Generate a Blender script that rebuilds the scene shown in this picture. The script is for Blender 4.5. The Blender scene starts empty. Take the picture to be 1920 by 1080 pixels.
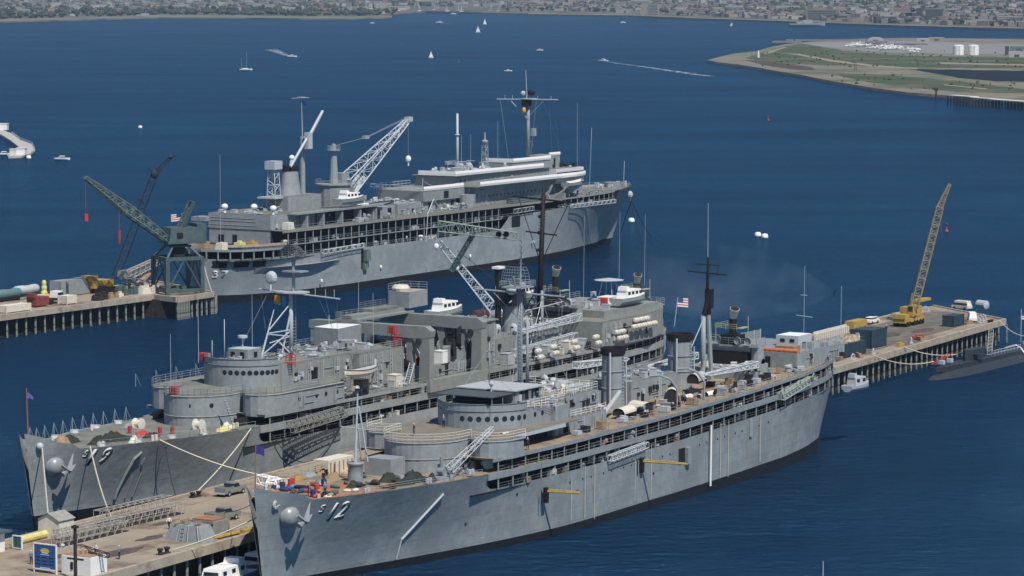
import bpy, math, random
from mathutils import Vector, Matrix
random.seed(7)
R = math.radians
sc = bpy.context.scene
COL = sc.collection

# ------------------------------------------------------------ camera model
CH, CF, CHY = 75.0, 6100.0, -45.0          # camera height, focal length (px of 1920), horizon row
TH = math.atan((540-CHY)/CF)
cC, cS = math.cos(TH), math.sin(TH)
WZ = -1.4                                   # water level
def gp(x, y, z=WZ):
    """point of the level plane z that the photograph shows at pixel x, y"""
    a = (x-960)/CF; b = (540-y)/CF
    r = (a, cC+b*cS, -cS+b*cC)
    t = (z-CH)/r[2]
    return (r[0]*t, r[1]*t, z)
cam = bpy.data.cameras.new('camera'); camo = bpy.data.objects.new('camera', cam); COL.objects.link(camo)
camo.location = (0, 0, CH); camo.rotation_euler = (math.pi/2-TH, 0, 0)
cam.sensor_width = 36; cam.lens = 36*CF/1920; cam.clip_start = 5; cam.clip_end = 60000
sc.camera = camo

# ------------------------------------------------------------ materials
MATS = {}
def mat(name, col, rough=.6, var=.12, scale=.35, streak=0, spec=.3, metal=0, bump=0, bscale=4, col2=None, fac2=.5, s2=.15):
    if name in MATS: return MATS[name]
    m = bpy.data.materials.new(name); m.use_nodes = True; nt = m.node_tree; N = nt.nodes; Lk = nt.links
    b = N['Principled BSDF']; b.inputs['Roughness'].default_value = rough; b.inputs['Metallic'].default_value = metal
    b.inputs['Specular IOR Level'].default_value = spec
    tc = N.new('ShaderNodeTexCoord')
    n1 = N.new('ShaderNodeTexNoise'); n1.inputs['Scale'].default_value = scale; n1.inputs['Detail'].default_value = 6; n1.inputs['Roughness'].default_value = .7
    Lk.new(tc.outputs['Object'], n1.inputs['Vector'])
    ramp = N.new('ShaderNodeValToRGB')
    d = [max(0, c*(1-var)) for c in col]; l = [min(1, c*(1+var)) for c in col]
    ramp.color_ramp.elements[0].position = .3; ramp.color_ramp.elements[0].color = (*d, 1)
    ramp.color_ramp.elements[1].position = .7; ramp.color_ramp.elements[1].color = (*l, 1)
    Lk.new(n1.outputs['Fac'], ramp.inputs['Fac']); out = ramp.outputs['Color']
    def mixin(out, fac_socket, c2):
        mx = N.new('ShaderNodeMixRGB'); Lk.new(fac_socket, mx.inputs['Fac']); Lk.new(out, mx.inputs['Color1'])
        mx.inputs['Color2'].default_value = (*c2, 1); return mx.outputs['Color']
    if streak:
        mp = N.new('ShaderNodeMapping'); mp.inputs['Scale'].default_value = (.9, .9, .05); Lk.new(tc.outputs['Object'], mp.inputs['Vector'])
        n2 = N.new('ShaderNodeTexNoise'); n2.inputs['Scale'].default_value = 1.3; n2.inputs['Detail'].default_value = 5; Lk.new(mp.outputs['Vector'], n2.inputs['Vector'])
        r2 = N.new('ShaderNodeValToRGB'); r2.color_ramp.elements[0].position = .58; r2.color_ramp.elements[0].color = (0, 0, 0, 1)
        r2.color_ramp.elements[1].position = .8; r2.color_ramp.elements[1].color = (streak, streak, streak, 1)
        Lk.new(n2.outputs['Fac'], r2.inputs['Fac']); out = mixin(out, r2.outputs['Color'], (.20, .13, .08))
    if col2:
        n3 = N.new('ShaderNodeTexNoise'); n3.inputs['Scale'].default_value = s2; n3.inputs['Detail'].default_value = 8; n3.inputs['Roughness'].default_value = .65
        Lk.new(tc.outputs['Object'], n3.inputs['Vector'])
        r3 = N.new('ShaderNodeValToRGB'); r3.color_ramp.elements[0].position = .62-fac2*.3; r3.color_ramp.elements[0].color = (0, 0, 0, 1)
        r3.color_ramp.elements[1].position = .72-fac2*.3; r3.color_ramp.elements[1].color = (1, 1, 1, 1)
        Lk.new(n3.outputs['Fac'], r3.inputs['Fac']); out = mixin(out, r3.outputs['Color'], col2)
    Lk.new(out, b.inputs['Base Color'])
    if bump:
        nb = N.new('ShaderNodeTexNoise'); nb.inputs['Scale'].default_value = bscale; nb.inputs['Detail'].default_value = 4
        Lk.new(tc.outputs['Object'], nb.inputs['Vector'])
        bu = N.new('ShaderNodeBump'); bu.inputs['Strength'].default_value = bump; bu.inputs['Distance'].default_value = .3
        Lk.new(nb.outputs['Fac'], bu.inputs['Height']); Lk.new(bu.outputs['Normal'], b.inputs['Normal'])
    MATS[name] = m
    return m
def hullmat(name, col, seam):
    """haze grey plating: strakes and butts, faint buckling, rust runs"""
    m = mat(name, col, .55, .17, .55, streak=.62, col2=tuple(c*.84 for c in col), fac2=.45, s2=.09)
    nt = m.node_tree; N = nt.nodes; Lk = nt.links; b = N['Principled BSDF']
    tc = next(n for n in N if n.type == 'TEX_COORD')
    sep = N.new('ShaderNodeSeparateXYZ'); Lk.new(tc.outputs['Object'], sep.inputs[0])
    cmb = N.new('ShaderNodeCombineXYZ'); Lk.new(sep.outputs['X'], cmb.inputs[0]); Lk.new(sep.outputs['Z'], cmb.inputs[1])
    br = N.new('ShaderNodeTexBrick'); br.inputs['Scale'].default_value = 1; br.inputs['Brick Width'].default_value = 7.5; br.inputs['Row Height'].default_value = 1.9
    br.inputs['Mortar Size'].default_value = .035; br.inputs['Mortar Smooth'].default_value = .3
    br.inputs['Color1'].default_value = (1, 1, 1, 1); br.inputs['Color2'].default_value = (.93, .93, .93, 1); br.inputs['Mortar'].default_value = (seam, seam, seam, 1)
    Lk.new(cmb.outputs[0], br.inputs['Vector'])
    src = b.inputs['Base Color'].links[0].from_socket
    mx = N.new('ShaderNodeMixRGB'); mx.blend_type = 'MULTIPLY'; mx.inputs['Fac'].default_value = 1
    Lk.new(src, mx.inputs['Color1']); Lk.new(br.outputs['Color'], mx.inputs['Color2']); Lk.new(mx.outputs['Color'], b.inputs['Base Color'])
    nb = N.new('ShaderNodeTexNoise'); nb.inputs['Scale'].default_value = .9; Lk.new(tc.outputs['Object'], nb.inputs['Vector'])
    bu = N.new('ShaderNodeBump'); bu.inputs['Strength'].default_value = .22; bu.inputs['Distance'].default_value = .25
    Lk.new(nb.outputs['Fac'], bu.inputs['Height']); Lk.new(bu.outputs['Normal'], b.inputs['Normal'])
    return m
GREY = hullmat('haze_grey_plating', (.235, .262, .272), .72)
GREY37 = hullmat('pale_grey_plating', (.275, .298, .31), .82)
HOUSE = mat('deckhouse_grey', (.25, .272, .278), .6, .17, .8, streak=.6)
HOUSE2 = mat('deckhouse_grey_warm', (.235, .247, .235), .6, .18, .8, streak=.6)
LIGHT = mat('pale_grey_paint', (.42, .45, .47), .5, .08, 1)
GRE3 = mat('mast_grey', (.27, .30, .31), .55, .12, 1)
BOOT = mat('black_boot_topping', (.012, .012, .014), .5, .5, 1.5)
BLACK = mat('sooty_black', (.014, .011, .012), .7, .4, 2)
DARK = mat('dark_opening', (.012, .012, .014), .8, .2, 2)
SHADE = mat('gallery_shade_dark_gear', (.028, .024, .026), .8, .3, .6)  # near black: gallery shade put into the colour, shared with dark gear
WOOD = mat('deck_planks_tan', (.3, .225, .14), .85, .2, .6, col2=(.19, .16, .12), fac2=.55, s2=.35, bump=.2)
RUSTDK = mat('red_lead_deck', (.33, .15, .08), .85, .25, .8, col2=(.27, .19, .12), fac2=.4, s2=.5)
DECKG = mat('deck_grey_green', (.15, .16, .145), .85, .18, .5, col2=(.21, .2, .165), fac2=.5, s2=.2)
DECK37 = mat('deck_brown_grey', (.18, .165, .14), .85, .2, .4, col2=(.11, .12, .11), fac2=.4, s2=.2)
WHITE = mat('white_paint', (.78, .77, .74), .5, .05, 2)
CREAM = mat('weathered_white', (.62, .58, .49), .7, .15, 2)
CANVAS = mat('grey_canvas', (.38, .39, .41), .9, .1, 1, bump=.3)
AWN = mat('dark_awning', (.07, .085, .095), .9, .2, 1, bump=.3)
RED = mat('red_paint', (.42, .05, .045), .6, .2, 2)
ORANGE = mat('orange_paint', (.55, .17, .06), .7, .15, 2)
YELLOW = mat('yellow_paint', (.42, .28, .06), .6, .2, 1, col2=(.2, .14, .06), fac2=.15, s2=1.5)
YELP = mat('pale_yellow_paint', (.62, .55, .2), .6, .2, 1)
GREEN = mat('crane_green', (.065, .1, .1), .6, .25, .8, streak=.4)
GREENL = mat('light_crane_green', (.13, .17, .15), .6, .25, .8)
BLUE = mat('navy_blue', (.02, .045, .14), .6, .2, 2)
BLUEL = mat('mid_blue', (.08, .2, .45), .6, .2, 2)
TEAL = mat('teal_tank', (.1, .19, .2), .5, .15, 1)
DBLUE = mat('dark_container_blue', (.03, .055, .075), .55, .3, 1)
GLASS = mat('dark_glass', (.02, .025, .035), .15, .1, 1, spec=.5)
RUBBER = mat('black_rubber', (.015, .015, .015), .8, .2, 3)
TARP = mat('olive_black_tarp', (.03, .036, .03), .85, .5, 1.5, bump=.6)
ROPE = mat('pale_rope', (.6, .53, .42), .9, .15, 3)
DROPE = mat('dark_rope', (.06, .055, .05), .9, .2, 3)
CONC = mat('pier_concrete', (.30, .25, .185), .9, .18, .12, col2=(.15, .105, .08), fac2=.42, s2=.075, bump=.15)
CURB = mat('pier_edge_concrete', (.36, .31, .24), .9, .2, .4, col2=(.25, .2, .16), fac2=.3, s2=.5)
PILE = mat('creosote_timber', (.035, .026, .024), .9, .5, .8)
PILEC = mat('barnacled_pile', (.26, .26, .23), .9, .35, 1.2, col2=(.06, .06, .05), fac2=.4, s2=1.2)
TRUCKG = mat('navy_truck_grey', (.19, .22, .2), .4, .1, 2)
SKIN = mat('skin', (.45, .25, .17), .6, .1, 5)
DUNG = mat('dark_dungarees', (.02, .025, .05), .8, .2, 5)
CHAMB = mat('blue_chambray', (.14, .2, .32), .8, .15, 5)
LUMBER = mat('lumber_tan', (.3, .2, .12), .8, .25, 1.5)
PAPER = mat('scrap_mixed', (.5, .42, .33), .8, .5, 1.5, col2=(.3, .17, .08), fac2=.5, s2=2)

# ------------------------------------------------------------ mesh builder
class MB:
    def __init__(s): s.v = []; s.f = []; s.m = []; s.mi = 0
    def face(s, pts):
        i = len(s.v); s.v += [tuple(p) for p in pts]; s.f.append(tuple(range(i, i+len(pts)))); s.m.append(s.mi)
    def grid(s, rows, closed=False, mfun=None):
        """rows of points -> quads"""
        i0 = len(s.v); n = len(rows[0])
        for r in rows: s.v += [tuple(p) for p in r]
        for a in range(len(rows)-1):
            for b in range(n-1 if not closed else n):
                c = (b+1) % n
                s.f.append((i0+a*n+b, i0+a*n+c, i0+(a+1)*n+c, i0+(a+1)*n+b)); s.m.append(mfun(a) if mfun else s.mi)
    def prism(s, poly, z0, z1, zf=None):
        n = len(poly); i = len(s.v); zf = zf or (lambda x: 0)
        s.v += [(x, y, z0+zf(x)) for x, y in poly]+[(x, y, z1+zf(x)) for x, y in poly]
        s.f.append(tuple(range(i+n-1, i-1, -1))); s.f.append(tuple(range(i+n, i+2*n))); s.m += [s.mi]*2
        for k in range(n):
            l = (k+1) % n; s.f.append((i+k, i+l, i+n+l, i+n+k)); s.m.append(s.mi)
    def box(s, x0, x1, y0, y1, z0, z1):
        s.prism([(x0, y0), (x1, y0), (x1, y1), (x0, y1)], z0, z1)
    def frust(s, c, a, b, z0, z1, k=.8, dx=0):
        """box with a tapered top"""
        x, y = c; i = len(s.v)
        for z, q, d in ((z0, 1, 0), (z1, k, dx)):
            s.v += [(x+d-a*q, y-b*q, z), (x+d+a*q, y-b*q, z), (x+d+a*q, y+b*q, z), (x+d-a*q, y+b*q, z)]
        s.f += [(i+3, i+2, i+1, i), (i+4, i+5, i+6, i+7)]+[(i+j, i+(j+1) % 4, i+4+(j+1) % 4, i+4+j) for j in range(4)]; s.m += [s.mi]*6
    def tube(s, p, q, r, r2=None, n=6, cap=True):
        p = Vector(p); q = Vector(q); r2 = r if r2 is None else r2
        d = q-p
        if d.length < 1e-6: return
        d.normalize(); a = d.orthogonal().normalized(); b = d.cross(a); i = len(s.v)
        for c, rr in ((p, r), (q, r2)):
            for k in range(n):
                t = 2*math.pi*(k+.5)/n; s.v.append(tuple(c+a*math.cos(t)*rr+b*math.sin(t)*rr))
        for k in range(n):
            l = (k+1) % n; s.f.append((i+k, i+l, i+n+l, i+n+k)); s.m.append(s.mi)
        if cap: s.f += [tuple(range(i+n-1, i-1, -1)), tuple(range(i+n, i+2*n))]; s.m += [s.mi]*2
    def line(s, pts, r, n=4):
        for a, b in zip(pts, pts[1:]): s.tube(a, b, r, n=n)
    def lathe(s, c, prof, n=16, axis='z', sy=1):
        """prof: (radius, height) pairs round an axis through c"""
        rows = []
        for r, h in prof:
            row = []
            for k in range(n):
                t = 2*math.pi*k/n; u, w = r*math.cos(t), r*math.sin(t)*sy
                row.append((c[0]+u, c[1]+w, c[2]+h) if axis == 'z' else ((c[0]+h, c[1]+u, c[2]+w) if axis == 'x' else (c[0]+u, c[1]+h, c[2]+w)))
            rows.append(row)
        s.grid(rows, closed=True)
    def ball(s, c, r, n=10, sz=1):
        s.lathe(c, [(max(.001, r*math.sin(math.pi*k/6)), -r*sz*math.cos(math.pi*k/6)) for k in range(7)], n)
    def truss(s, p, q, w0, w1, n, r, up=(0, 0, 1), h0=None, h1=None, side=4):
        p = Vector(p); q = Vector(q); d = (q-p).normalized(); up = Vector(up)
        a = d.cross(up)
        a = a.normalized() if a.length > 1e-4 else Vector((1, 0, 0)); b = a.cross(d).normalized()
        h0 = w0 if h0 is None else h0; h1 = w1 if h1 is None else h1
        def cor(t):
            c = p.lerp(q, t); w = (w0+(w1-w0)*t)/2; h = (h0+(h1-h0)*t)/2
            return [c+a*w+b*h, c-a*w+b*h, c-a*w-b*h, c+a*w-b*h]
        prev = cor(0)
        for k in range(4): s.tube(prev[k], prev[(k+1) % 4], r, n=side)
        for j in range(1, n+1):
            cur = cor(j/n)
            for k in range(4):
                s.tube(prev[k], cur[k], r, n=side)
                l = (k+1) % 4
                s.tube(prev[k] if j % 2 else prev[l], cur[l] if j % 2 else cur[k], r*.6, n=side)
                if j == n or j % 2 == 0: s.tube(cur[k], cur[l], r*.6, n=side)
            prev = cur
    def rail(s, pts, h=1.0, step=1.7, r=.027, bars=3, pr=.038):
        for a, b in zip(pts, pts[1:]):
            a = Vector(a); b = Vector(b); n = max(1, round((b-a).length/step))
            for k in range(1, bars+1): s.tube(a+Vector((0, 0, h*k/bars)), b+Vector((0, 0, h*k/bars)), r, n=4, cap=False)
            for k in range(n+1): c = a.lerp(b, k/n); s.tube(c, c+Vector((0, 0, h)), pr, n=4, cap=False)
    def ladder(s, p, q, w=.6, n=12, r=.06, wd=(1, 0, 0)):
        p = Vector(p); q = Vector(q); w_ = Vector(wd).normalized()*w/2
        s.tube(p-w_, q-w_, r, n=4); s.tube(p+w_, q+w_, r, n=4)
        for k in range(1, n): c = p.lerp(q, k/n); s.tube(c-w_, c+w_, r*.7, n=4)
    def split(s):
        n = len(s.v); p = list(range(n))
        def f(a):
            while p[a] != a: p[a] = p[p[a]]; a = p[a]
            return a
        for fc in s.f:
            r0 = f(fc[0])
            for v in fc[1:]: p[f(v)] = r0
        comp = {}
        for i, fc in enumerate(s.f): comp.setdefault(f(fc[0]), []).append(i)
        if not 2 <= len(comp) <= 300: return None
        items = []
        for fs in comp.values():
            vs = {v for i in fs for v in s.f[i]}; q = [s.v[v] for v in vs]
            items.append(([min(c[k] for c in q)-.12 for k in range(3)], [max(c[k] for c in q)+.12 for k in range(3)], fs))
        m = len(items); g = list(range(m))
        def h(a):
            while g[a] != a: g[a] = g[g[a]]; a = g[a]
            return a
        for i in range(m):
            for j in range(i):
                if all(items[i][0][k] <= items[j][1][k] and items[j][0][k] <= items[i][1][k] for k in range(3)): g[h(i)] = h(j)
        cl = {}
        for i in range(m): cl.setdefault(h(i), []).extend(items[i][2])
        return sorted(cl.values(), key=len, reverse=True) if 2 <= len(cl) <= 24 else None
    def obj(s, name, mats, parent=None, smooth=False, label=None, loc=None, rz=None):
        if parent is not None:
            cl = s.split()
            if cl:
                first = None
                for fs in cl:
                    b = MB(); mp = {}
                    for i in fs:
                        fc = []
                        for v in s.f[i]:
                            if v not in mp: mp[v] = len(b.v); b.v.append(s.v[v])
                            fc.append(mp[v])
                        b.f.append(tuple(fc)); b.m.append(s.m[i])
                    o = b._obj(name, mats, parent, smooth, label, loc, rz); first = first or o
                return first
        return s._obj(name, mats, parent, smooth, label, loc, rz)
    def _obj(s, name, mats, parent=None, smooth=False, label=None, loc=None, rz=None):
        me = bpy.data.meshes.new(name); me.from_pydata(s.v, [], s.f)
        mats = mats if isinstance(mats, (list, tuple)) else [mats]
        for m in mats: me.materials.append(m)
        if len(mats) > 1: me.polygons.foreach_set('material_index', s.m)
        if smooth: me.polygons.foreach_set('use_smooth', [True]*len(me.polygons))
        me.update()
        o = bpy.data.objects.new(name, me); COL.objects.link(o)
        if parent: o.parent = parent
        if label: o['label'] = label
        if loc is not None: o.location = loc
        if rz is not None: o.rotation_euler = (0, 0, rz)
        return o
def tag(o, label, cat, group=None):
    o['label'] = label; o['category'] = cat
    if group: o['group'] = group
    return o
def thing(name, label, cat, loc=(0, 0, 0), rz=0, group=None):
    o = bpy.data.objects.new(name, None); COL.objects.link(o); o.location = loc; o.rotation_euler = (0, 0, rz)
    o.empty_display_size = 1
    return tag(o, label, cat, group)
def struct(o): o['kind'] = 'structure'; return o
def stuff(o, label=None, cat=None):
    o['kind'] = 'stuff'
    if label: o['label'] = label
    if cat: o['category'] = cat
    return o
def dup(o, loc, rz, label, group=None, scale=None, cat=None):
    r = o.copy(); COL.objects.link(r); r.location = loc; r.rotation_euler = (0, 0, rz); r['label'] = label
    if group: r['group'] = group
    if cat: r['category'] = cat
    if scale: r.scale = scale
    for ch in list(o.children):
        c = ch.copy(); COL.objects.link(c); c.parent = r
        for g in list(ch.children):
            d = g.copy(); COL.objects.link(d); d.parent = c
    return r
USED = set()
def place(proto, loc, rz, label, group=None, scale=None):
    if proto.name in USED: return dup(proto, loc, rz, label, group, scale)
    USED.add(proto.name); proto.location = loc; proto.rotation_euler = (0, 0, rz); proto['label'] = label
    if group: proto['group'] = group
    if scale: proto.scale = scale
    return proto
def sub(proto, parent, loc, rz, scale=None):
    """copy of a part placed under another part or thing"""
    c = proto.copy(); COL.objects.link(c); c.parent = parent; c.location = loc; c.rotation_euler = (0, 0, rz)
    if scale: c.scale = scale
    return c
def interp(tab):
    def f(s):
        if s <= tab[0][0]: return tab[0][1]
        for (a, b), (c, d) in zip(tab, tab[1:]):
            if s <= c: return b+(d-b)*(s-a)/(c-a)
        return tab[-1][1]
    return f
def roundpoly(s0, s1, hw, r, n=7, back=0):
    """plan outline with a rounded front end at s0 (and optionally back end)"""
    pts = [(s0+r*(1-math.sin(math.pi*k/(2*n))), -hw+ (hw)*(1-math.cos(math.pi*k/(2*n)))) for k in range(n+1)]
    pts = [(x, y) for x, y in pts]
    front = pts + [(x, -y) for x, y in reversed(pts[:-1])]
    return [(s1, -hw)]+front+[(s1, hw)]
def rect(s0, s1, t0, t1): return [(s0, t0), (s1, t0), (s1, t1), (s0, t1)]
# frames of the three ships (bow on the stem head, x aft, y to the far side for the near pair)
A0 = .54
def frame(px, z, ang):
    X, Y, _ = gp(px[0], px[1], z)
    d = (math.sin(ang), math.cos(ang))
    return (X, Y), d
class Fr:
    def __init__(s, px, z, ang): s.o, s.d = frame(px, z, ang); s.n = (-s.d[1], s.d[0]); s.rz = math.atan2(s.d[1], s.d[0])
    def w(s, a, t, z): return (s.o[0]+s.d[0]*a+s.n[0]*t, s.o[1]+s.d[1]*a+s.n[1]*t, z)
F12 = Fr((470, 915), 12, A0); F19 = Fr((42, 815), 12.6, A0); F37 = Fr((1177, 347), 15, A0+math.pi)
_pm = MB(); _pm.mi = 0
# small shared parts: porthole, door, stanchion
def disc(r=.28, n=10):
    m = MB(); m.face([(.0, r*math.cos(2*math.pi*k/n), r*math.sin(2*math.pi*k/n)) for k in range(n)])
    return m
def mkport(r=.3):
    m = MB(); m.lathe((0, 0, 0), [(.001, .03), (r, .03), (r*1.25, .0), (r*1.25, -.05)], 10, axis='x')
    return m
PORT = None
def porthole(parent, x, y, z, ang, r=1):
    """ang: direction of the outward normal in the parent's frame"""
    global PORT
    if PORT is None:
        PORT = mkport().obj('porthole', GLASS, parent); o = PORT
    else: o = PORT.copy(); COL.objects.link(o); o.parent = parent
    o.location = (x, y, z); o.rotation_euler = (0, 0, ang); o.scale = (1, r, r)
    return o
DOOR = None
def door(parent, x, y, z, ang, w=1, h=2, name='door'):
    global DOOR
    if DOOR is None:
        m = MB(); m.box(-.04, .05, -.5, .5, 0, 1); DOOR = m.obj('door', DARK, parent); o = DOOR
    else: o = DOOR.copy(); COL.objects.link(o); o.parent = parent; o.name = name
    o.location = (x, y, z); o.rotation_euler = (0, 0, ang); o.scale = (1, w, h)
    return o
def ports_along(parent, p, q, z, n, side=-1, r=1):
    """n portholes along the wall p->q, outward normal to the right (side=-1) of the walk"""
    dx, dy = q[0]-p[0], q[1]-p[1]; l = math.hypot(dx, dy); nx, ny = (dy/l*-side, -dx/l*-side)
    for k in range(n):
        t = (k+.5)/n; porthole(parent, p[0]+dx*t+nx*.02, p[1]+dy*t+ny*.02, z, math.atan2(ny, nx), r)
# ------------------------------------------------------------ hulls
class Hull:
    def __init__(s, L, dk, wl, ztop, gl, rk=2.2, zr=9.5, zs=(12, 2.2), sh=None, ns=1, zw=0., end=None):
        s.L, s.dk, s.wl, s.ztop, s.gl, s.rk, s.zr, s.sh = L, interp(dk), interp(wl), interp(ztop), gl, rk, zr, sh or (lambda x: 0)
        s.H0 = zs[0]; s.near = ns          # near side sign (-1: near side is -y)
    def hb(s, x, z):
        k = min(1.15, max(-.25, z/s.zr)); w, d = s.wl(x), s.dk(x)
        return max(.02, w+(d-w)*(k**1.3 if k > 0 else k*.6)) if d > .0 else .02
    sr = 0
    def rake(s, x, z): return s.rk*(1-z/s.H0)*max(0, 1-x/26)-s.sr*max(0, 1-max(z, -1)/7.2)*max(0, (x-(s.L-32))/32)**1.6
    def pt(s, x, z, side, out=0):
        return (x+s.rake(x, z), side*(s.hb(x, z)+out), z+s.sh(x))
    def shell(s, parent, stations, mats, name='hull'):
        mb = MB()
        for side in (-1, 1):
            rows = []
            for x in stations:
                zt = s.ztop(x); g = s.gl(x)
                zs = [-3.2, g]+[g+(zt-g)*k/7 for k in range(1, 8)]
                rows.append([s.pt(x, z, side) for z in zs])
            i0 = len(mb.v); n = len(rows[0])
            for r in rows: mb.v += r
            for a in range(len(rows)-1):
                for b in range(n-1):
                    mb.f.append((i0+a*n+b, i0+a*n+b+1, i0+(a+1)*n+b+1, i0+(a+1)*n+b)); mb.m.append(0 if b == 0 else 1)
        return mb.obj(name, mats, parent, smooth=True)
    def edge(s, z, s0, s1, side, step=2.5, inset=0):
        n = max(1, int((s1-s0)/step)); out = []
        for k in range(n+1):
            x = s0+(s1-s0)*k/n; out.append((x, side*max(0, s.dk(x)-inset), z+s.sh(x)))
        return out
    def around(s, z, s0, inset=0, step=2.5, end=None):
        """near side from s0 to the stern and back along the far side"""
        e = (end or s.L)-inset
        return s.edge(z, s0, e-22, s.near, step, inset)+s.edge(z, e-21, e, s.near, 1.2, inset)+list(reversed(s.edge(z, e-21, e, -s.near, 1.2, inset)))+list(reversed(s.edge(z, s0, e-22, -s.near, step, inset)))
    def band(s, parent, name, m, z0, z1, s0, inset=0, thick=.15, end=None, pathfn=None):
        mb = MB(); P0 = s.around(0, s0, inset, end=end); P1 = s.around(0, s0, inset+thick, end=end)
        rows = []
        for a, b in zip(P0, P1): rows.append([(a[0], a[1], a[2]+z0), (a[0], a[1], a[2]+z1), (b[0], b[1], b[2]+z1), (b[0], b[1], b[2]+z0), (a[0], a[1], a[2]+z0)])
        mb.grid(rows)
        return mb.obj(name, m, parent)
    def deck(s, parent, name, m, z, s0, s1, inset=0, th=.12, step=2.5):
        a = s.edge(z, s0, s1, -1, step, inset); b = s.edge(z, s0, s1, 1, step, inset); mb = MB()
        mb.grid([[p, q] for p, q in zip(a, b)])
        mb.grid([[(p[0], p[1], p[2]-th), (q[0], q[1], q[2]-th)] for p, q in zip(a, b)])
        return mb.obj(name, m, parent)
    def number(s, parent, txt, size, x, z, shear=.18, name='hull_number', gap=1.0, bold=.02, m=None, flip=False):
        """painted (welded) hull number wrapped on the near side; x,z: lower left corner"""
        cu = bpy.data.curves.new(name, 'FONT'); cu.body = txt; cu.size = size*1.42; cu.shear = shear; cu.space_character = gap
        cu.extrude = .0; cu.offset = bold; cu.resolution_u = 3
        to = bpy.data.objects.new(name, cu); COL.objects.link(to)
        dg = bpy.context.evaluated_depsgraph_get(); me = bpy.data.meshes.new_from_object(to.evaluated_get(dg))
        bpy.data.objects.remove(to); sg = s.near
        for v in me.vertices:
            xx = x+(-v.co.x if flip else v.co.x); zz = z+v.co.y; p = s.pt(xx, zz, sg, .05); v.co = p
        me.materials.clear(); me.materials.append(m or LIGHT)
        o = bpy.data.objects.new(name, me); COL.objects.link(o); o.parent = parent
        mo = o.modifiers.new('thick', 'SOLIDIFY'); mo.thickness = .09
        return o
def stanchions(parent, pts, z0, z1, r=.1, step=3.2, lim=95, far=False, name='stanchion'):
    """posts along a polyline, each a mesh of its own (sharing data)"""
    base = None; acc = 0; n = 0
    for a, b in zip(pts, pts[1:]):
        a = Vector(a); b = Vector(b); l = (b-a).length
        while acc <= l and n < lim:
            c = a.lerp(b, acc/l)
            if base is None:
                m = MB(); m.box(-r, r, -r, r, 0, z1-z0); base = m.obj(name, GRE3, parent); o = base
            else: o = base.copy(); COL.objects.link(o); o.parent = parent
            o.location = (c.x, c.y, c.z+z0); acc += step; n += 1
        acc -= l
def anchor(parent, hu, x, z, m=None, k=1.0):
    """bolster bulge with a stockless anchor housed in it, on the near bow"""
    sg = hu.near; p = hu.pt(x, z, sg); mb = MB()
    mb.lathe((p[0]-.1, p[1]+sg*.15, p[2]), [(.01, -1.05*k), (.8*k, -.75*k), (1.2*k, -.25*k), (1.3*k, .3*k), (1.15*k, .8*k), (.01, 1.2*k)] if False else [(1.45*k, -.55*k*-sg*0-.5*k), (1.5*k, 0), (1.2*k, .55*k), (.7*k, .85*k), (.01, .95*k)], 14, axis='y') if sg > 0 else \
        mb.lathe((p[0]-.1, p[1]+.1, p[2]), [(1.5*k, .5*k), (1.42*k, -.1*k), (1.15*k, -.6*k), (.7*k, -.9*k), (.01, -1.0*k)], 14, axis='y')
    mb.obj('anchor_bolster', mat('burnished_grey', (.26, .27, .28), .32, .1, 1, spec=.6), parent, smooth=True)
    a = MB(); c = Vector((p[0]-.35, p[1]+sg*1.75*k, p[2]-.05)); k = 1.25
    a.tube(c+Vector((-.9, 0, .5)), c+Vector((.5, sg*.25, -.45)), .2*k, n=6)
    for u, w in ((( 1.0, sg*.35, 1.5), .5), ((1.7, sg*.1, .15), .5)):
        t = c+Vector(u)*k; b0 = c+Vector((.35, sg*.2, -.35))*k
        a.tube(b0, t, .42*k, .06, n=4)
    a.tube(c+Vector((-.6, 0, -.9)), c+Vector((.9, 0, -.2)), .28*k, .28*k, n=6)
    a.obj('anchor', mat('burnished_grey', (.26, .27, .28), .32, .1, 1, spec=.6), parent)
DK0 = [(0, .4), (1.5, 1.5), (4, 3), (10, 5.6), (20, 8.2), (30, 9.8), (42, 10.8), (55, 11.1)]
WL0 = [(0, .12), (4, .9), (10, 2.2), (20, 4.4), (30, 6.6), (40, 8.6), (50, 10.1), (60, 10.9), (70, 11.1)]
def fdz(s): return interp([(5.7, .75), (6.8, .55), (9.6, .45), (22, .3), (31, .08), (38, 0)])(s)
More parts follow.
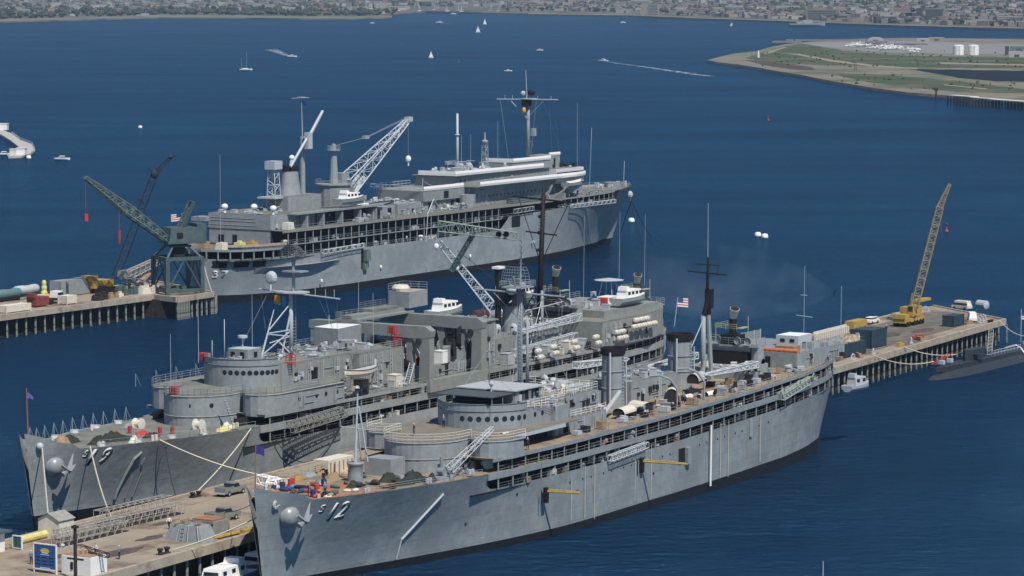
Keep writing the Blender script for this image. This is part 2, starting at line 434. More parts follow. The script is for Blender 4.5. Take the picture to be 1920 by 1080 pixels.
def tender_hull(root, L, sh, gl, grey, z7=7.1, zb0=8.5, zb1=9.35, zp0=10.8, zp1=11.3, fz=9.3, deckm=WOOD, boatm=WOOD, x0=39.2, bh=12.1, swap=0):
    D = L-161.5
    dk = DK0+[(120+D, 11.1), (135+D, 10.4), (145+D, 9.2), (152+D, 7.4), (157+D, 5), (160+D, 2.5), (161.5+D, .05)]
    wl = WL0+[(112+D, 11), (128+D, 10.5), (140+D, 9), (150+D, 7), (156+D, 5), (160+D, 2.4), (161.5+D, .05)]
    zt = [(0, bh), (1.7, bh-.6), (4, fz+1.75), (5.7, fz+1.4), (6.2, fz+.9), (6.8, fz+.65), (9.6, fz+.55), (16, fz+.42), (22, fz+.4), (31, fz+.15), (x0-.1, fz), (x0, 8.6), (x0+.5, 7.6), (x0+1.2, z7+.1), (x0+2, z7), (L, z7)]
    hu = Hull(L, dk, wl, zt, gl, sh=sh, ns=-1); hu.sr = 4.5; hu.fz = fz
    st = [0, .6, 1.2, 2, 3, 4, 5, 5.6, 6, 6.4, 6.8, 7.2, 8.5, 10, 12, 14, 16, 18, 20, 23, 26, 29, 32, 35, x0-.5, x0-.1, x0, x0+.25, x0+.5, x0+.8, x0+1.2, x0+2]
    x = x0+4
    while x < L-26: st.append(x); x += 4
    while x < L-.3: st.append(x); x += 1.2
    st.append(L)
    hu.shell(root, st, [BOOT, grey])
    # decks
    fd = hu.deck(root, 'forecastle_deck', deckm, fz+.02, 4.2, x0+16, .25, step=1.2)
    for v in fd.data.vertices: v.co.z += fdz(v.co.x)
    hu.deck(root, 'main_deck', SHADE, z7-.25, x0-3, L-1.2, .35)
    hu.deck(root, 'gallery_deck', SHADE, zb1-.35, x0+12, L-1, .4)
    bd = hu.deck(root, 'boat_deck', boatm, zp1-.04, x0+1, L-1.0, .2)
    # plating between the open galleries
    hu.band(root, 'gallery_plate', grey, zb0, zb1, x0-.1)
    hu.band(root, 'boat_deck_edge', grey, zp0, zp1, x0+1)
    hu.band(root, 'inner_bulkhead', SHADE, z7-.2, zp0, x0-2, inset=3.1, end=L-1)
    P = hu.around(0, x0+2.4, .18)
    stanchions(root, P[:int(len(P)*.62)], z7, zb0, .075, 3.6, 60, name='main_deck_stanchion')
    stanchions(root, P[:int(len(P)*.62)], zb1-.1, zp0, .065, 3.4, 62, name='gallery_stanchion')
    m = MB(); Pn = [p for p in P[:int(len(P)*.62)]]
    m.rail([(p[0], p[1], p[2]+zb1-.05) for p in Pn], .8, 2.6, .015, 2, .022)
    m.obj('gallery_railing', mat('pale_railing', (.42, .405, .36), .6, .15, 2), root)
    m = MB(); m.rail([(p[0], p[1], p[2]+z7) for p in Pn], .7, 2.6, .013, 2, .02); m.obj('main_deck_railing', GRE3, root)
    return hu
EXPO = .0
# ------------------------------------------------------------ water
wm = bpy.data.materials.new('harbour_water'); wm.use_nodes = True; nt = wm.node_tree; N = nt.nodes; Lk = nt.links
b = N['Principled BSDF']; b.inputs['Roughness'].default_value = .12; b.inputs['IOR'].default_value = 1.3; b.inputs['Specular Tint'].default_value = (.42, .8, 1, 1)
b.inputs['Specular IOR Level'].default_value = .3
tc = N.new('ShaderNodeTexCoord')
def noise(scale, detail, vec, rough=.6, dist=0):
    n = N.new('ShaderNodeTexNoise'); n.inputs['Scale'].default_value = scale; n.inputs['Detail'].default_value = detail
    n.inputs['Roughness'].default_value = rough; n.inputs['Distortion'].default_value = dist; Lk.new(vec, n.inputs['Vector']); return n
mp = N.new('ShaderNodeMapping'); mp.inputs['Scale'].default_value = (.55, 1.3, 1); mp.inputs['Rotation'].default_value = (0, 0, R(12)); Lk.new(tc.outputs['Object'], mp.inputs['Vector'])
big = noise(.004, 5, mp.outputs[0], .6, 1.0)
rp = N.new('ShaderNodeValToRGB'); rp.color_ramp.elements[0].position = .3; rp.color_ramp.elements[0].color = (.002, .012, .034, 1)
rp.color_ramp.elements[1].position = .75; rp.color_ramp.elements[1].color = (.0035, .023, .062, 1)
Lk.new(big.outputs['Fac'], rp.inputs['Fac']); Lk.new(rp.outputs[0], b.inputs['Base Color'])
mp2 = N.new('ShaderNodeMapping'); mp2.inputs['Scale'].default_value = (.8, 1.15, 1); mp2.inputs['Rotation'].default_value = (0, 0, R(-10)); Lk.new(tc.outputs['Object'], mp2.inputs['Vector'])
n1 = noise(.38, 6, mp2.outputs[0], .62, .4); n2 = noise(.07, 3, mp2.outputs[0], .5)
ad = N.new('ShaderNodeMath'); ad.operation = 'MULTIPLY_ADD'; ad.inputs[1].default_value = .8; Lk.new(n2.outputs['Fac'], ad.inputs[0]); Lk.new(n1.outputs['Fac'], ad.inputs[2])
bu = N.new('ShaderNodeBump'); bu.inputs['Strength'].default_value = 1; bu.inputs['Distance'].default_value = 2.2
Lk.new(ad.outputs[0], bu.inputs['Height']); Lk.new(bu.outputs[0], b.inputs['Normal'])
b.inputs['Specular IOR Level'].default_value = 0; b.inputs['Roughness'].default_value = 1
fr = N.new('ShaderNodeFresnel'); fr.inputs['IOR'].default_value = 1.33; Lk.new(bu.outputs[0], fr.inputs['Normal'])
gl = N.new('ShaderNodeBsdfGlossy'); gl.inputs['Roughness'].default_value = .12; gl.inputs['Color'].default_value = (.3, .68, 1, 1); Lk.new(bu.outputs[0], gl.inputs['Normal'])
mxs = N.new('ShaderNodeMixShader'); fm = N.new('ShaderNodeMath'); fm.operation = 'MULTIPLY_ADD'; fm.inputs[1].default_value = .58; fm.inputs[2].default_value = .05; Lk.new(fr.outputs[0], fm.inputs[0]); wn = noise(.0065, 4, mp.outputs[0], .55, 1.5); wr = N.new('ShaderNodeMapRange'); wr.inputs[1].default_value = .3; wr.inputs[2].default_value = .7; wr.inputs[3].default_value = .72; wr.inputs[4].default_value = 1.15; Lk.new(wn.outputs['Fac'], wr.inputs[0])
wf = N.new('ShaderNodeMath'); wf.operation = 'MULTIPLY'; Lk.new(fm.outputs[0], wf.inputs[0]); Lk.new(wr.outputs[0], wf.inputs[1]); Lk.new(wf.outputs[0], mxs.inputs[0]); Lk.new(b.outputs[0], mxs.inputs[1]); Lk.new(gl.outputs[0], mxs.inputs[2])
Lk.new(mxs.outputs[0], N['Material Output'].inputs['Surface'])
m = MB()
xs = [-16000, -6000, -2500, -1000, -400, -150, 0, 150, 400, 1000, 2500, 6000, 16000]; ys = [-1500, 0, 200, 400, 700, 1200, 2500, 5000, 9000, 16000, 30000]
m.grid([[(x, y, WZ) for x in xs] for y in ys]); struct(m.obj('water', wm))
# ------------------------------------------------------------ near ship
def sh12(x): return interp([(60, 0), (90, .3), (120, 1.1), (141, 1.6), (157, 2.0)])(x)
S12 = thing('submarine_tender', 'grey submarine tender nearest the camera with two round black topped funnels and hull number 12', 'ship', F12.w(0, 0, 0), F12.rz, 'grey submarine tenders moored at the piers')
H12 = tender_hull(S12, 161.5, sh12, lambda x: -.35-.85*max(0, (x-85)/75), GREY)
WR = mat('white_railing', (.72, .68, .62), .6, .08, 2)
NUM = mat('hull_number_grey', (.66, .67, .66), .6, .06, 2); NUMS = mat('number_shadow_black', (.02, .02, .022), .7, .1, 2)
def hullnum(root, hu, big, x, z, small='S', off=.95, gap=1.2):
    for dx, dz, m_, nm in ((.2, -.17, NUMS, 'hull_number_shadow'), (0, 0, NUM, 'hull_number')):
        o1 = hu.number(root, small, 1.0, x+dx*.6, z+1.05+dz*.6, .3, gap=1, name=nm, m=m_)
        o2 = hu.number(root, big, 2.1, x+off+dx, z+dz, .42, gap=gap, name=nm, m=m_, bold=.05)
        if nm != 'hull_number':
            for o in (o1, o2): o.modifiers[0].thickness = .02
hullnum(S12, H12, '12', 8.0, 7.0)
anchor(S12, H12, 4.3, 8.0)
def chock(root, hu, x, z):
    p = hu.pt(x, z, -1, 0); m = MB(); m.lathe((p[0], p[1]-.02, p[2]), [(.25, -.12), (.55, -.12), (.62, .05)], 12, axis='y'); m.obj('bow_chock', LIGHT, root)
chock(S12, H12, 2.2, 9.7)
def house(root, name, poly, z0, z1, m, top=None, lip=.12, zlip=None):
    b = MB(); b.prism(poly, z0, z1); o = b.obj(name, m, root)
    if top:
        t = MB(); t.face([(x, y, z1+.03) for x, y in poly]); t.obj('roof', top, o)
    return o
def rrect(s0, s1, t0, t1, r=.6):
    out = []
    for cx, cy, a in ((s1-r, t1-r, 0), (s0+r, t1-r, 90), (s0+r, t0+r, 180), (s1-r, t0+r, 270)):
        for k in range(4): t = R(a+30*k); out.append((cx+r*math.cos(t), cy+r*math.sin(t)))
    return out
KIT = {}
def kit():
    b = MB(); b.lathe((0, 0, 0), [(.5, 0), (.5, .55), (.7, .62), (.7, .85), (.4, 1), (.01, 1)], 9); KIT['ventilator'] = b
    b = MB(); b.box(-.5, .5, -.5, .5, 0, .88); b.box(-.55, .55, -.55, .55, .88, 1); b.box(-.1, .1, -.56, -.5, .2, .7); KIT['deck_locker'] = b
    b = MB(); b.box(-.5, .5, -.45, .45, 0, .2); b.lathe((0, 0, .58), [(.01, -.48), (.4, -.46), (.4, -.38), (.22, -.36), (.22, .36), (.4, .38), (.4, .46), (.01, .48)], 9, axis='y'); KIT['winch'] = b
    b = MB(); b.tube((0, 0, 0), (0, 0, .7), .25, n=7); b.lathe((0, -.15, .75), [(.2, .2), (.42, 0), (.5, -.35), (.01, -.2)], 9, axis='y'); KIT['cowl_vent'] = b
    b = MB(); b.tube((-.5, 0, .5), (.5, 0, .5), .32, n=9); b.box(-.3, -.15, -.35, .35, 0, .5); b.box(.15, .3, -.35, .35, 0, .5); KIT['tank'] = b
KOBJ = {}
def clutter(root, name, m, x0, x1, y0, y1, z, n, s=(.3, .9), h=(.3, 1.1), seed=1, kinds=None):
    """lockers, vents and winches fixed to a deck, each a part of its own"""
    if not KIT: kit()
    rg = random.Random(seed)
    for k in range(n):
        kd = rg.choice(kinds or ['ventilator', 'deck_locker', 'deck_locker', 'winch', 'cowl_vent', 'tank'])
        key = (kd, m.name)
        if key not in KOBJ: o = KIT[kd].obj(kd, m, root); KOBJ[key] = o
        else: o = KOBJ[key].copy(); COL.objects.link(o); o.parent = root
        o.location = (rg.uniform(x0, x1), rg.uniform(y0, y1), z); o.rotation_euler = (0, 0, rg.choice((0, math.pi/2, .3)))
        o.scale = (rg.uniform(*s), rg.uniform(*s), rg.uniform(*h))
# fore platform: big round gun tub platform and the side tubs, all with a rounded front
def platform(root, s0, zf, zb, zt, matw, matd, white, W=5.6, rx=6.5, dpt=.0, t2=11.6, side_end=47, back=66):
    n = 10
    front = [(s0+rx*(1-math.sin(math.pi*k/(2*n))), -W*math.cos(math.pi*k/(2*n))) for k in range(n+1)]
    front = front+[(x, -y) for x, y in reversed(front[:-1])]
    b = MB(); b.prism([(back, -W)]+front+[(back, W)], zf, zt); h = b.obj('forward_deckhouse', matw, root)
    for sg in (-1, 1):
        sd_ = []
        for k in range(9):
            a = math.pi*k/8; sd_.append((s0+rx+3.4-3.6*math.sin(a), sg*((W+t2)/2+(t2-W)/2*math.cos(a)-.25)))
        poly = [(side_end, sg*(t2-.25))]+sd_+[(side_end, sg*(W-.3))]
        b = MB(); b.prism(poly, zb, zt-.01); b.obj('gun_tub', matw, h)
    L = MB(); o = [(back, -9.2), (side_end+.2, -9.2), (side_end+.1, -t2+.1)]
    a = [(s0+rx+3.4-3.6*math.sin(math.pi*k/8), -((W+t2)/2+(t2-W)/2*math.cos(math.pi*k/8)-.25)) for k in range(8)]
    half = o+a+[(x, y) for x, y in front[1:n+1]]
    out = half+[(x, -y) for x, y in reversed(half[:-1])]
    L.prism([(x, y) for x, y in out], zt-.02, zt+.12); L.obj('platform_deck', matd, h)
    r = MB(); lip = [(x, y, zt+.1) for x, y in half[2:]]; lip += [(x, -y, z) for x, y, z in reversed(lip)]
    r.rail(lip, 1.1, 2.2, .026, 3, .04); r.obj('platform_railing', white, h)
    w = MB(); w.line([(x, y*1.0, zt-.05) for x, y, z in lip], .12); w.obj('platform_rim', matw, h)
    return h
PLATD = mat('platform_deck_brown', (.2, .175, .14), .85, .2, .6, col2=(.15, .15, .13), fac2=.4, s2=.3)
FW = platform(S12, 34.4, 9.3, 10.9, 13.4, HOUSE, PLATD, WR)
b = MB(); b.line([(34.4+6.6-6.65*math.sin(math.pi*k/16), -5.66*math.cos(math.pi*k/16), 11.2) for k in range(17)], .08); b.obj('ridge', HOUSE, FW)
for k, a in enumerate((25, 50, 80, 105)): porthole(FW, 41-6.5*math.sin(R(a)), -5.6*math.cos(R(a)), 10.2, R(180+90-a), .6)
# bridge
def bridge(root, s0, z0, z1, hw, s1, rx, grey, deckm, nport=9, zp=None):
    poly = roundpoly(s0, s1, hw, rx, 9); h = house(root, 'bridge_deckhouse', poly, z0, z1-1.0, grey, deckm)
    b = MB(); ring = poly[1:-1]; o = [(x, y) for x, y in ring]; cx = s0+rx
    inn = [(cx+(x-cx)*.975, y*.975) for x, y in o]
    b.grid([[(x, y, z1-1.0), (x, y, z1), (u, v, z1), (u, v, z1-1)] for (x, y), (u, v) in zip(o, inn)]); b.obj('bulwark', grey, h)
    b = MB(); b.line([(x, y, z1-.02) for x, y in o], .09); b.line([(x, y, z1-1.0) for x, y in o], .1); b.obj('bulwark_rim', mat('shadow_blue_trim', (.09, .13, .17), .6, .2, 1), h)
    zp = zp or (z0+z1-1)/2+.2
    for k in range(nport):
        a = R(-10+92*k/(nport-1)); x = s0+rx-rx*math.cos(R(90)-a) if False else s0+rx*(1-math.cos(R(90)-a)); y = -hw*math.sin(R(90)-a)
        a2 = R(4+84*k/(nport-1)); x = s0+rx*(1-math.sin(a2)); y = -hw*math.cos(a2); nx = -math.sin(a2)/rx; ny = -math.cos(a2)/hw
        porthole(h, x, y, zp, math.atan2(ny, nx), 1.05)
    return h
BR = bridge(S12, 49.2, 13.5, 16.9, 6.6, 66, 6.5, HOUSE, PLATD, 9, 14.9)
porthole(BR, 58, -6.6, 14.9, R(-90), 1.05); porthole(BR, 60, -6.6, 14.9, R(-90), 1.05)
b = MB(); b.rail([(56, -6.5, 15.9), (66, -6.5, 15.9)], 1.1, 1.6); b.rail([(66, -6.5, 15.9), (66, 6.5, 15.9)], 1.1, 1.6); b.obj('wing_railing', WR, BR)
CAB = house(S12, 'pilothouse', rect(56.2, 63.5, -4.4, 4.4), 15.95, 18.15, HOUSE, None)
b = MB(); b.box(55.6, 64, -4.8, 4.8, 18.15, 18.3); b.obj('roof', CANVAS, CAB)
NAVYW = mat('navy_window_shade', (.02, .02, .09), .4, .2, 1)
for k in range(4): door(CAB, 58.0+k*1.35, -4.42, 16.75, R(-90), 1.05, 1.2, 'window').active_material
for o in CAB.children:
    if o.name.startswith('window'): pass
b = MB(); b.box(49.8, 56.2, -4.6, 4.6, 17.9, 18.02); AW = b.obj('awning', AWN, S12)
b = MB()
for x in (50.2, 53, 55.8):
    for y in (-4.4, 4.4): b.tube((x, y, 15.9), (x, y, 17.9), .05, n=4)
b.obj('awning_poles', GRE3, AW)
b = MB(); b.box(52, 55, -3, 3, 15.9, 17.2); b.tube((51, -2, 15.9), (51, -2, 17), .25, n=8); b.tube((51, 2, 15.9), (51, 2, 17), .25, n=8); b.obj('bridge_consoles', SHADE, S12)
b = MB(); b.tube((55.3, -1.2, 18), (55.3, -1.2, 18.9), .15); b.ball((55.3, -1.2, 19.1), .35, 8); b.obj('searchlight', LIGHT, S12)
# blue-grey lean-to below the bridge wing and deckhouse abaft
b = MB(); b.box(47.2, 62, -9.2, -8.9, 12.9, 13.5); b.obj('ledge', LIGHT, S12)
D1 = house(S12, 'deckhouse', rect(47, 62, -6.2, 6.2), 11.35, 13.38, SHADE)  # shade of the recess under the ledge put into the wall colour
LK = house(S12, 'locker_house', rrect(62.2, 65.6, -7.6, -4.8, .3), 13.4, 15.6, HOUSE)
D2 = house(S12, 'deckhouse', rect(62, 77, -7.2, 6.6), 11.35, 13.4, HOUSE, PLATD)
D3 = house(S12, 'deckhouse', rect(66, 77, -5.8, 6.2), 13.43, 16.3, HOUSE, PLATD)
door(D3, 69.6, -5.82, 14.6, R(-90), 1.2, 1.0, 'window'); door(D3, 73, -5.82, 14.7, R(-90), .7, .6, 'window')
door(D2, 65, -7.22, 11.5, R(-90), .8, 1.7); door(D1, 52, -6.22, 11.5, R(-90), 1, 1.7)
b = MB(); b.rail([(66, -5.7, 16.3), (77, -5.7, 16.3), (77, 6, 16.3)], 1.1, 1.5); b.rail([(67, -7.1, 13.4), (77, -7.1, 13.4)], 1, 1.5); b.obj('deckhouse_railing', WR, D3)
b = MB(); b.rail([(56, -6.5, 15.9), (62, -7.6, 15.6)], 1, 1.5); b.obj('wing_railing', WR, D3)
clutter(D3, 'roof_fittings', LIGHT, 66.5, 76.5, -5, 5, 16.3, 22, (.4, 1.4), (.3, 1.1), 3)
clutter(D2, 'roof_fittings', HOUSE, 64, 76, -6.9, -6, 13.4, 9, (.4, .9), (.3, .8), 4)
clutter(BR, 'deck_fittings', GRE3, 57, 65, -6, -5, 15.9, 10, (.3, .9), (.5, 1.2), 5)
b = MB(); b.frust((74.5, -1), 1.6, 1.2, 16.3, 17.5, .7); b.obj('awning_hatch', CANVAS, D3)
# main mast with yards and the netting radar
def pole(root, name, x, y, z0, z1, r0, r1, m, n=8, dx=0):
    b = MB(); b.tube((x, y, z0), (x+dx, y, z1), r0, r1, n=n); return b.obj(name, m, root, smooth=True)
M1 = pole(S12, 'foremast', 65, 0, 15.9, 31.5, .42, .3, GRE3)
b = MB(); b.tube((65, 0, 31), (65.6, 0, 39.5), .16, .07, n=6)
for k in range(8): b.tube((64.9, -.6, 32.5+k*.8), (65.9, .6, 32.5+k*.8), .05, n=4)
b.obj('topmast', GRE3, M1)
b = MB(); b.tube((65, -7.2, 30.6), (65, 7.4, 31), .13, n=6); b.tube((65, -4.5, 30.7), (65, 0, 27), .06, n=4); b.tube((65, 4.5, 30.8), (65, 0, 27), .06, n=4)
for y in (-6.5, -4, 4, 6.5): b.tube((65, y, 30.6), (65, y, 31.6), .05, n=4)
b.obj('yard', GRE3, M1)
b = MB(); b.prism(rrect(62.6, 66.6, -1.6, 1.9, .5), 31.6, 31.75); b.rail([(62.6, -1.6, 31.75), (66.6, -1.6, 31.75), (66.6, 1.9, 31.75), (62.6, 1.9, 31.75), (62.6, -1.6, 31.75)], .8, 1.4); b.obj('radar_platform', GRE3, M1)
def netradar(root, x, y, z, w, h, m, name='radar_antenna', curve=.6):
    b = MB(); n = 9
    rows = []
    for j in range(6):
        v = j/5
        rows.append([(x-curve*(1-(2*k/n-1)**2)+.1*v, y+w*(k/n-.5)*(1-.25*v*v), z+h*v) for k in range(n+1)])
    for r_ in rows: b.line(r_, .028)
    for k in range(n+1): b.line([r_[k] for r_ in rows], .022)
    b.tube((x, y, z-.8), (x-curve, y, z+h*.4), .12, n=6); b.tube((x, y, z+h*.2), (x+1.2, y, z+.3), .06, n=4)
    return b.obj(name, m, root)
netradar(M1, 63.6, -.1, 32.5, 4.6, 2.1, GRE3)
b = MB(); b.line([(64.6, -.6, 16), (64.6, -.6, 31)], .04); b.line([(64.6, .2, 16), (64.6, .2, 31)], .04)
for k in range(28): b.tube((64.6, -.6, 16.5+k*.52), (64.6, .2, 16.5+k*.52), .03, n=4)
b.obj('mast_ladder', GRE3, M1)
b = MB()
for p in ((56, -4), (58, 5), (72, -5), (74, 5)): b.tube((65, 0, 29.5), (p[0], p[1], 18 if p[0] < 64 else 16.5), .035, n=4)
for y in (-6.4, -3.6, 3.6, 6.4): b.tube((65, y, 30.6), (67, y*.75, 16.5), .022, n=4)
b.obj('mast_stays', GRE3, M1)
pole(S12, 'signal_mast', 69.4, 1.4, 16.3, 27, .28, .16, GRE3); pole(S12, 'signal_mast', 62, 3.2, 18.3, 24, .12, .06, GRE3)
# funnels
def funnel(root, x, y, z0, z1, r, el=1.15, cap=.95, m=HOUSE, rake=.0):
    b = MB(); b.lathe((x, y, 0), [(r*1.08, z0), (r*1.02, z0+1), (r, z0+2.5), (r*.97, z1-cap)], 20, sy=1/el*1.1)
    f = b.obj('funnel', m, root, smooth=True)
    b = MB(); b.lathe((x, y, 0), [(r*.9, z1-cap-.3), (r*1.09, z1-cap), (r*1.12, z1), (r*.95, z1), (r*.9, z1-1), (.01, z1-1.2)], 20, sy=1/el*1.1); b.obj('funnel_cap', BLACK, f)
    b = MB()
    for z in (z0+(z1-z0)*.35, z0+(z1-z0)*.62): b.lathe((x, y, z), [(r*1.0, -.05), (r*1.07, 0), (r*1.0, .05)], 20, sy=1/el*1.1)
    for k in range(int((z1-z0)/.5)): b.tube((x-.25, y-r*.98, z0+.5+k*.48), (x+.25, y-r*.98, z0+.5+k*.48), .05, n=4)
    b.obj('funnel_bands', GRE3, f)
    b = MB(); b.tube((x-r-.25, y-.6, z0), (x-r-.2, y-.6, z1-.6), .16, n=6); b.tube((x+r*.4, y-r*1.1, z0), (x+r*.4, y-r*1.05, z1-2), .1, n=6); b.obj('steam_pipe', LIGHT, f)
    return f
funnel(S12, 91.8, 0, 11.4, 20.5, 1.75); funnel(S12, 112.8, 0, 11.8, 20.6, 1.95)
D4 = house(S12, 'machinery_house', rect(94.5, 109, -1.6, 5.4), 11.4, 15.1, HOUSE, DECKG)
clutter(D4, 'roof_fittings', LIGHT, 95, 108.5, -1.2, 5, 15.1, 26, (.4, 1.3), (.3, 1.3), 11)
clutter(D4, 'ventilators', HOUSE, 95, 108.5, 0, 5, 15.1, 10, (.5, 1.4), (.8, 1.6), 12)
door(D4, 106.5, -1.62, 11.6, R(-90), .9, 1.8); door(D4, 98, -1.62, 11.6, R(-90), .9, 1.8)
D5 = house(S12, 'machinery_house', rect(80, 90, 1, 6.4), 11.4, 14.2, HOUSE, DECKG)
clutter(D5, 'roof_fittings', GRE3, 80.5, 89.5, 1.5, 6, 14.2, 16, (.4, 1.2), (.3, 1.1), 13)
# aft tripod mast, upper part sooty
M2 = pole(S12, 'tripod_mast', 121.3, .4, 12, 22.6, .42, .36, GRE3)
b = MB(); b.tube((122.8, -.3, 12), (122.2, 0, 22.6), .34, n=8); b.tube((121.6, .2, 16.5), (120.9, .4, 13), .4, n=6); b.obj('mast_leg', GRE3, M2)
b = MB(); b.tube((121.3, .3, 22.6), (121.6, 0, 24.8), .4, .3, n=8); b.tube((122.3, 0, 22.6), (121.8, 0, 26), .4, .3, n=8); b.tube((121.7, 0, 24.5), (122, 0, 31.6), .3, .18, n=8); b.box(121.9, 123, -.5, .5, 23.6, 26.6)
b.tube((121.9, -3.3, 29), (121.9, 3.5, 29.3), .12, n=6); b.tube((121.9, -1.8, 30.4), (121.9, 2, 30.5), .09, n=6); b.tube((121.9, -1.6, 29.2), (122, -1.9, 30.9), .06, n=4)
b.tube((120.6, -.8, 26.9), (123.4, .6, 27), .1, n=6)
for k in range(12): b.tube((121.4, -.35, 23+k*.6), (122.3, .1, 23+k*.6), .05, n=4)
b.obj('topmast', BLACK, M2)
b = MB(); b.tube((121.9, 0, 31.5), (121.9, 0, 40), .05, .03, n=4); b.obj('whip_antenna', LIGHT, M2)
b = MB(); b.tube((121.6, .3, 22.5), (116, 2, 13.2), .09, n=4); b.obj('mast_stay', LIGHT, M2)
# folded lattice crane jibs
def jib(root, p, q, w=1.3, h=.95, n=10, name='crane_jib', m=None, w1=None):
    b = MB(); b.truss(p, q, w, w1 or w*.45, n, .1, h0=h, h1=(h*.4)); b.tube(q, (Vector(q)-Vector(p)).normalized()*.9+Vector(q), .28, .18, n=6)
    o = b.obj(name, m or LIGHT, root)
    b = MB(); P = Vector(p); Q = Vector(q); s_ = (Q-P).cross(Vector((0, 0, 1))).normalized()
    for sg in (-1, 1):
        a = P+s_*sg*w/2; c = Q+s_*sg*w*.22
        b.grid([[tuple(a+Vector((0, 0, h/2+.02))), tuple(c+Vector((0, 0, h*.2+.02)))], [tuple(a+Vector((0, 0, h/2-.3))), tuple(c+Vector((0, 0, h*.2-.25)))]])
    b.obj('jib_flange', m or LIGHT, o)
    return o
jib(S12, (127.6, -5.4, 14.6), (112.4, -5.0, 14.6)); jib(S12, (127.6, 5.2, 15.4), (112.4, 5, 15.2))
jib(S12, (90.5, 5.5, 17.6), (105.5, 5.4, 17.0), w1=.6)
# aft crane tower with its exhaust stack and white scoop
def scoop(root, x, y, z, k=1, m=None):
    b = MB(); p = (x+.1, y+.1, z-.5); q = (x-.5*k, y-.55*k, z+1.3*k); b.tube(p, q, .5*k, .78*k, n=14); b.obj('stack_scoop', m or mat('smoked_white', (.5, .49, .46), .7, .35, 1.5), root)
    d = (Vector(q)-Vector(p)).normalized(); b = MB(); b.tube(q, Vector(q)+d*.04, .7*k, n=14); b.tube(Vector(p)-d*.0, Vector(p)-d*.01, .1, n=4); b.obj('stack_mouth', BLACK, root)
def crane_tower(root, x, zb, zt, zs, k=1, m=HOUSE):
    b = MB()
    for sg in (-1, 1): b.tube((x+.5, sg*4.2, zb), (x+.5, sg*4.2, zt), 1.15, 1.0, n=12)
    b.box(x-.6, x+1.6, -3.4, 3.4, zt-1.2, zt-.4); b.box(x-1.2, x+2, -4.9, 4.9, zt-.4, zt-.15)
    T = b.obj('kingpost_pair', m, root, smooth=False)
    b = MB(); b.box(x-.9, x+1.8, -3.1, 3.1, zb+.3, zt-1.2); b.box(x-.8, x+1.4, -1.6, 1.6, zt-.4, zt+1.4); b.obj('machinery_casing', BLACK, T)
    b = MB(); b.rail([(x-1.2, -4.9, zt-.15), (x-1.2, 4.9, zt-.15), (x+2, 4.9, zt-.15), (x+2, -4.9, zt-.15), (x-1.2, -4.9, zt-.15)], 1.1, 1.6)
    for y in (-3.4, -1.6, 1.9, 3.6): b.lathe((x-1.3, y, zt+.6), [(.6, -.1), (.62, 0), (.6, .1), (.3, .1), (.01, .1)], 12, axis='x'); b.lathe((x, y+.3, zb+1.0), [(.01, -.6), (.75, -.55), (.75, -.4), (.35, -.4), (.35, .4), (.75, .4), (.75, .55), (.01, .6)], 10, axis='x')
    b.obj('sheaves_and_winches', GRE3, T)
    b = MB(); b.tube((x+.3, 0, zt+.2), (x+.3, 0, zs), .62, .55, n=8); s_ = b.obj('exhaust_stack', BLACK, T); scoop(s_, x+.3, 0, zs, k)
    b = MB(); z = zt+2.3
    b.rail([(x-2, -1.8, z), (x-2, 2, z), (x+2.4, 2, z)], .9, 1.8); b.tube((x+2.4, -1.6, zt), (x+2.4, -1.6, z+1.8), .07, n=4); b.tube((x-1.9, 1.9, zt), (x-1.9, 1.9, z+1), .07, n=4); b.box(x, x+2.6, -1.6, -.8, z, z+.15)
    b.obj('stack_platform', mat('ochre_grey', (.35, .35, .2), .7, .2, 2), T)
    for sg in (-1, 1): porthole(T, x+.5, -4.2-1.08, zb+2.3, R(-90), 1.6)
    return T
crane_tower(S12, 130.3, 12.3, 17.4, 21.6)
b = MB(); b.tube((130.8, -4.4, 12.2), (130.8, -4.4, 14.4), 1.55, n=14); b.prism(rrect(124, 129.5, -5.5, 4, .3), 12.2, 14.1); HB = b.obj('crane_base_house', HOUSE, S12)
door(HB, 125.5, -5.52, 12.4, R(-90), .9, 1.5); door(HB, 127.7, -5.52, 12.4, R(-90), .9, 1.5)
clutter(HB, 'roof_fittings', CREAM, 124.4, 129, -5, 3.5, 14.1, 14, (.4, 1.4), (.2, .9), 15)
# stern house with its fenced roof
SH = house(S12, 'stern_deckhouse', rrect(138.6, 156, -7.6, 7.6, .4), 12.6, 15.3, HOUSE, mat('roof_blue_grey', (.2, .23, .26), .8, .15, .5))
door(SH, 138.58, -2.2, 12.8, R(180), .9, 1.8); door(SH, 138.58, .4, 12.8, R(180), .9, 1.8); door(SH, 138.58, 3.4, 12.8, R(180), .9, 1.8)
FEN = mat('wire_fence_grey', (.33, .38, .38), .6, .2, 2)
for y, nm in ((-7.5, 0), (7.5, 1)):
    b = MB()
    for z in [15.35+.12*k for k in range(13)]: b.tube((139.5 if y < 0 else 140, y, z), (155.5, y, z), .022, n=4, cap=False)
    for k in range(60): b.tube((139.5+k*.27, y, 15.3), (139.5+k*.27, y, 16.85), .02, n=4, cap=False)
    for k in range(8): b.tube((139.5+k*2.25, y, 15.3), (139.5+k*2.25, y, 16.95), .07, n=4)
    b.obj('mesh_fence', FEN, SH)
PH = house(SH, 'penthouse', rect(147.5, 152.5, -3.2, .8), 15.33, 17.0, LIGHT, WHITE)
door(PH, 147.48, -2.1, 16.0, R(180), .8, .5, 'window'); door(PH, 147.48, -.4, 16.0, R(180), .8, .5, 'window')
b = MB(); b.tube((139.3, -7.2, 15.6), (139.5, .6, 15.6), .33, n=10)
for k in range(9): b.tube((139.3, -6.9+k*.85, 15.6), (139.3, -6.75+k*.85, 15.6), .36, n=10)
b.obj('orange_oil_boom', ORANGE, SH)
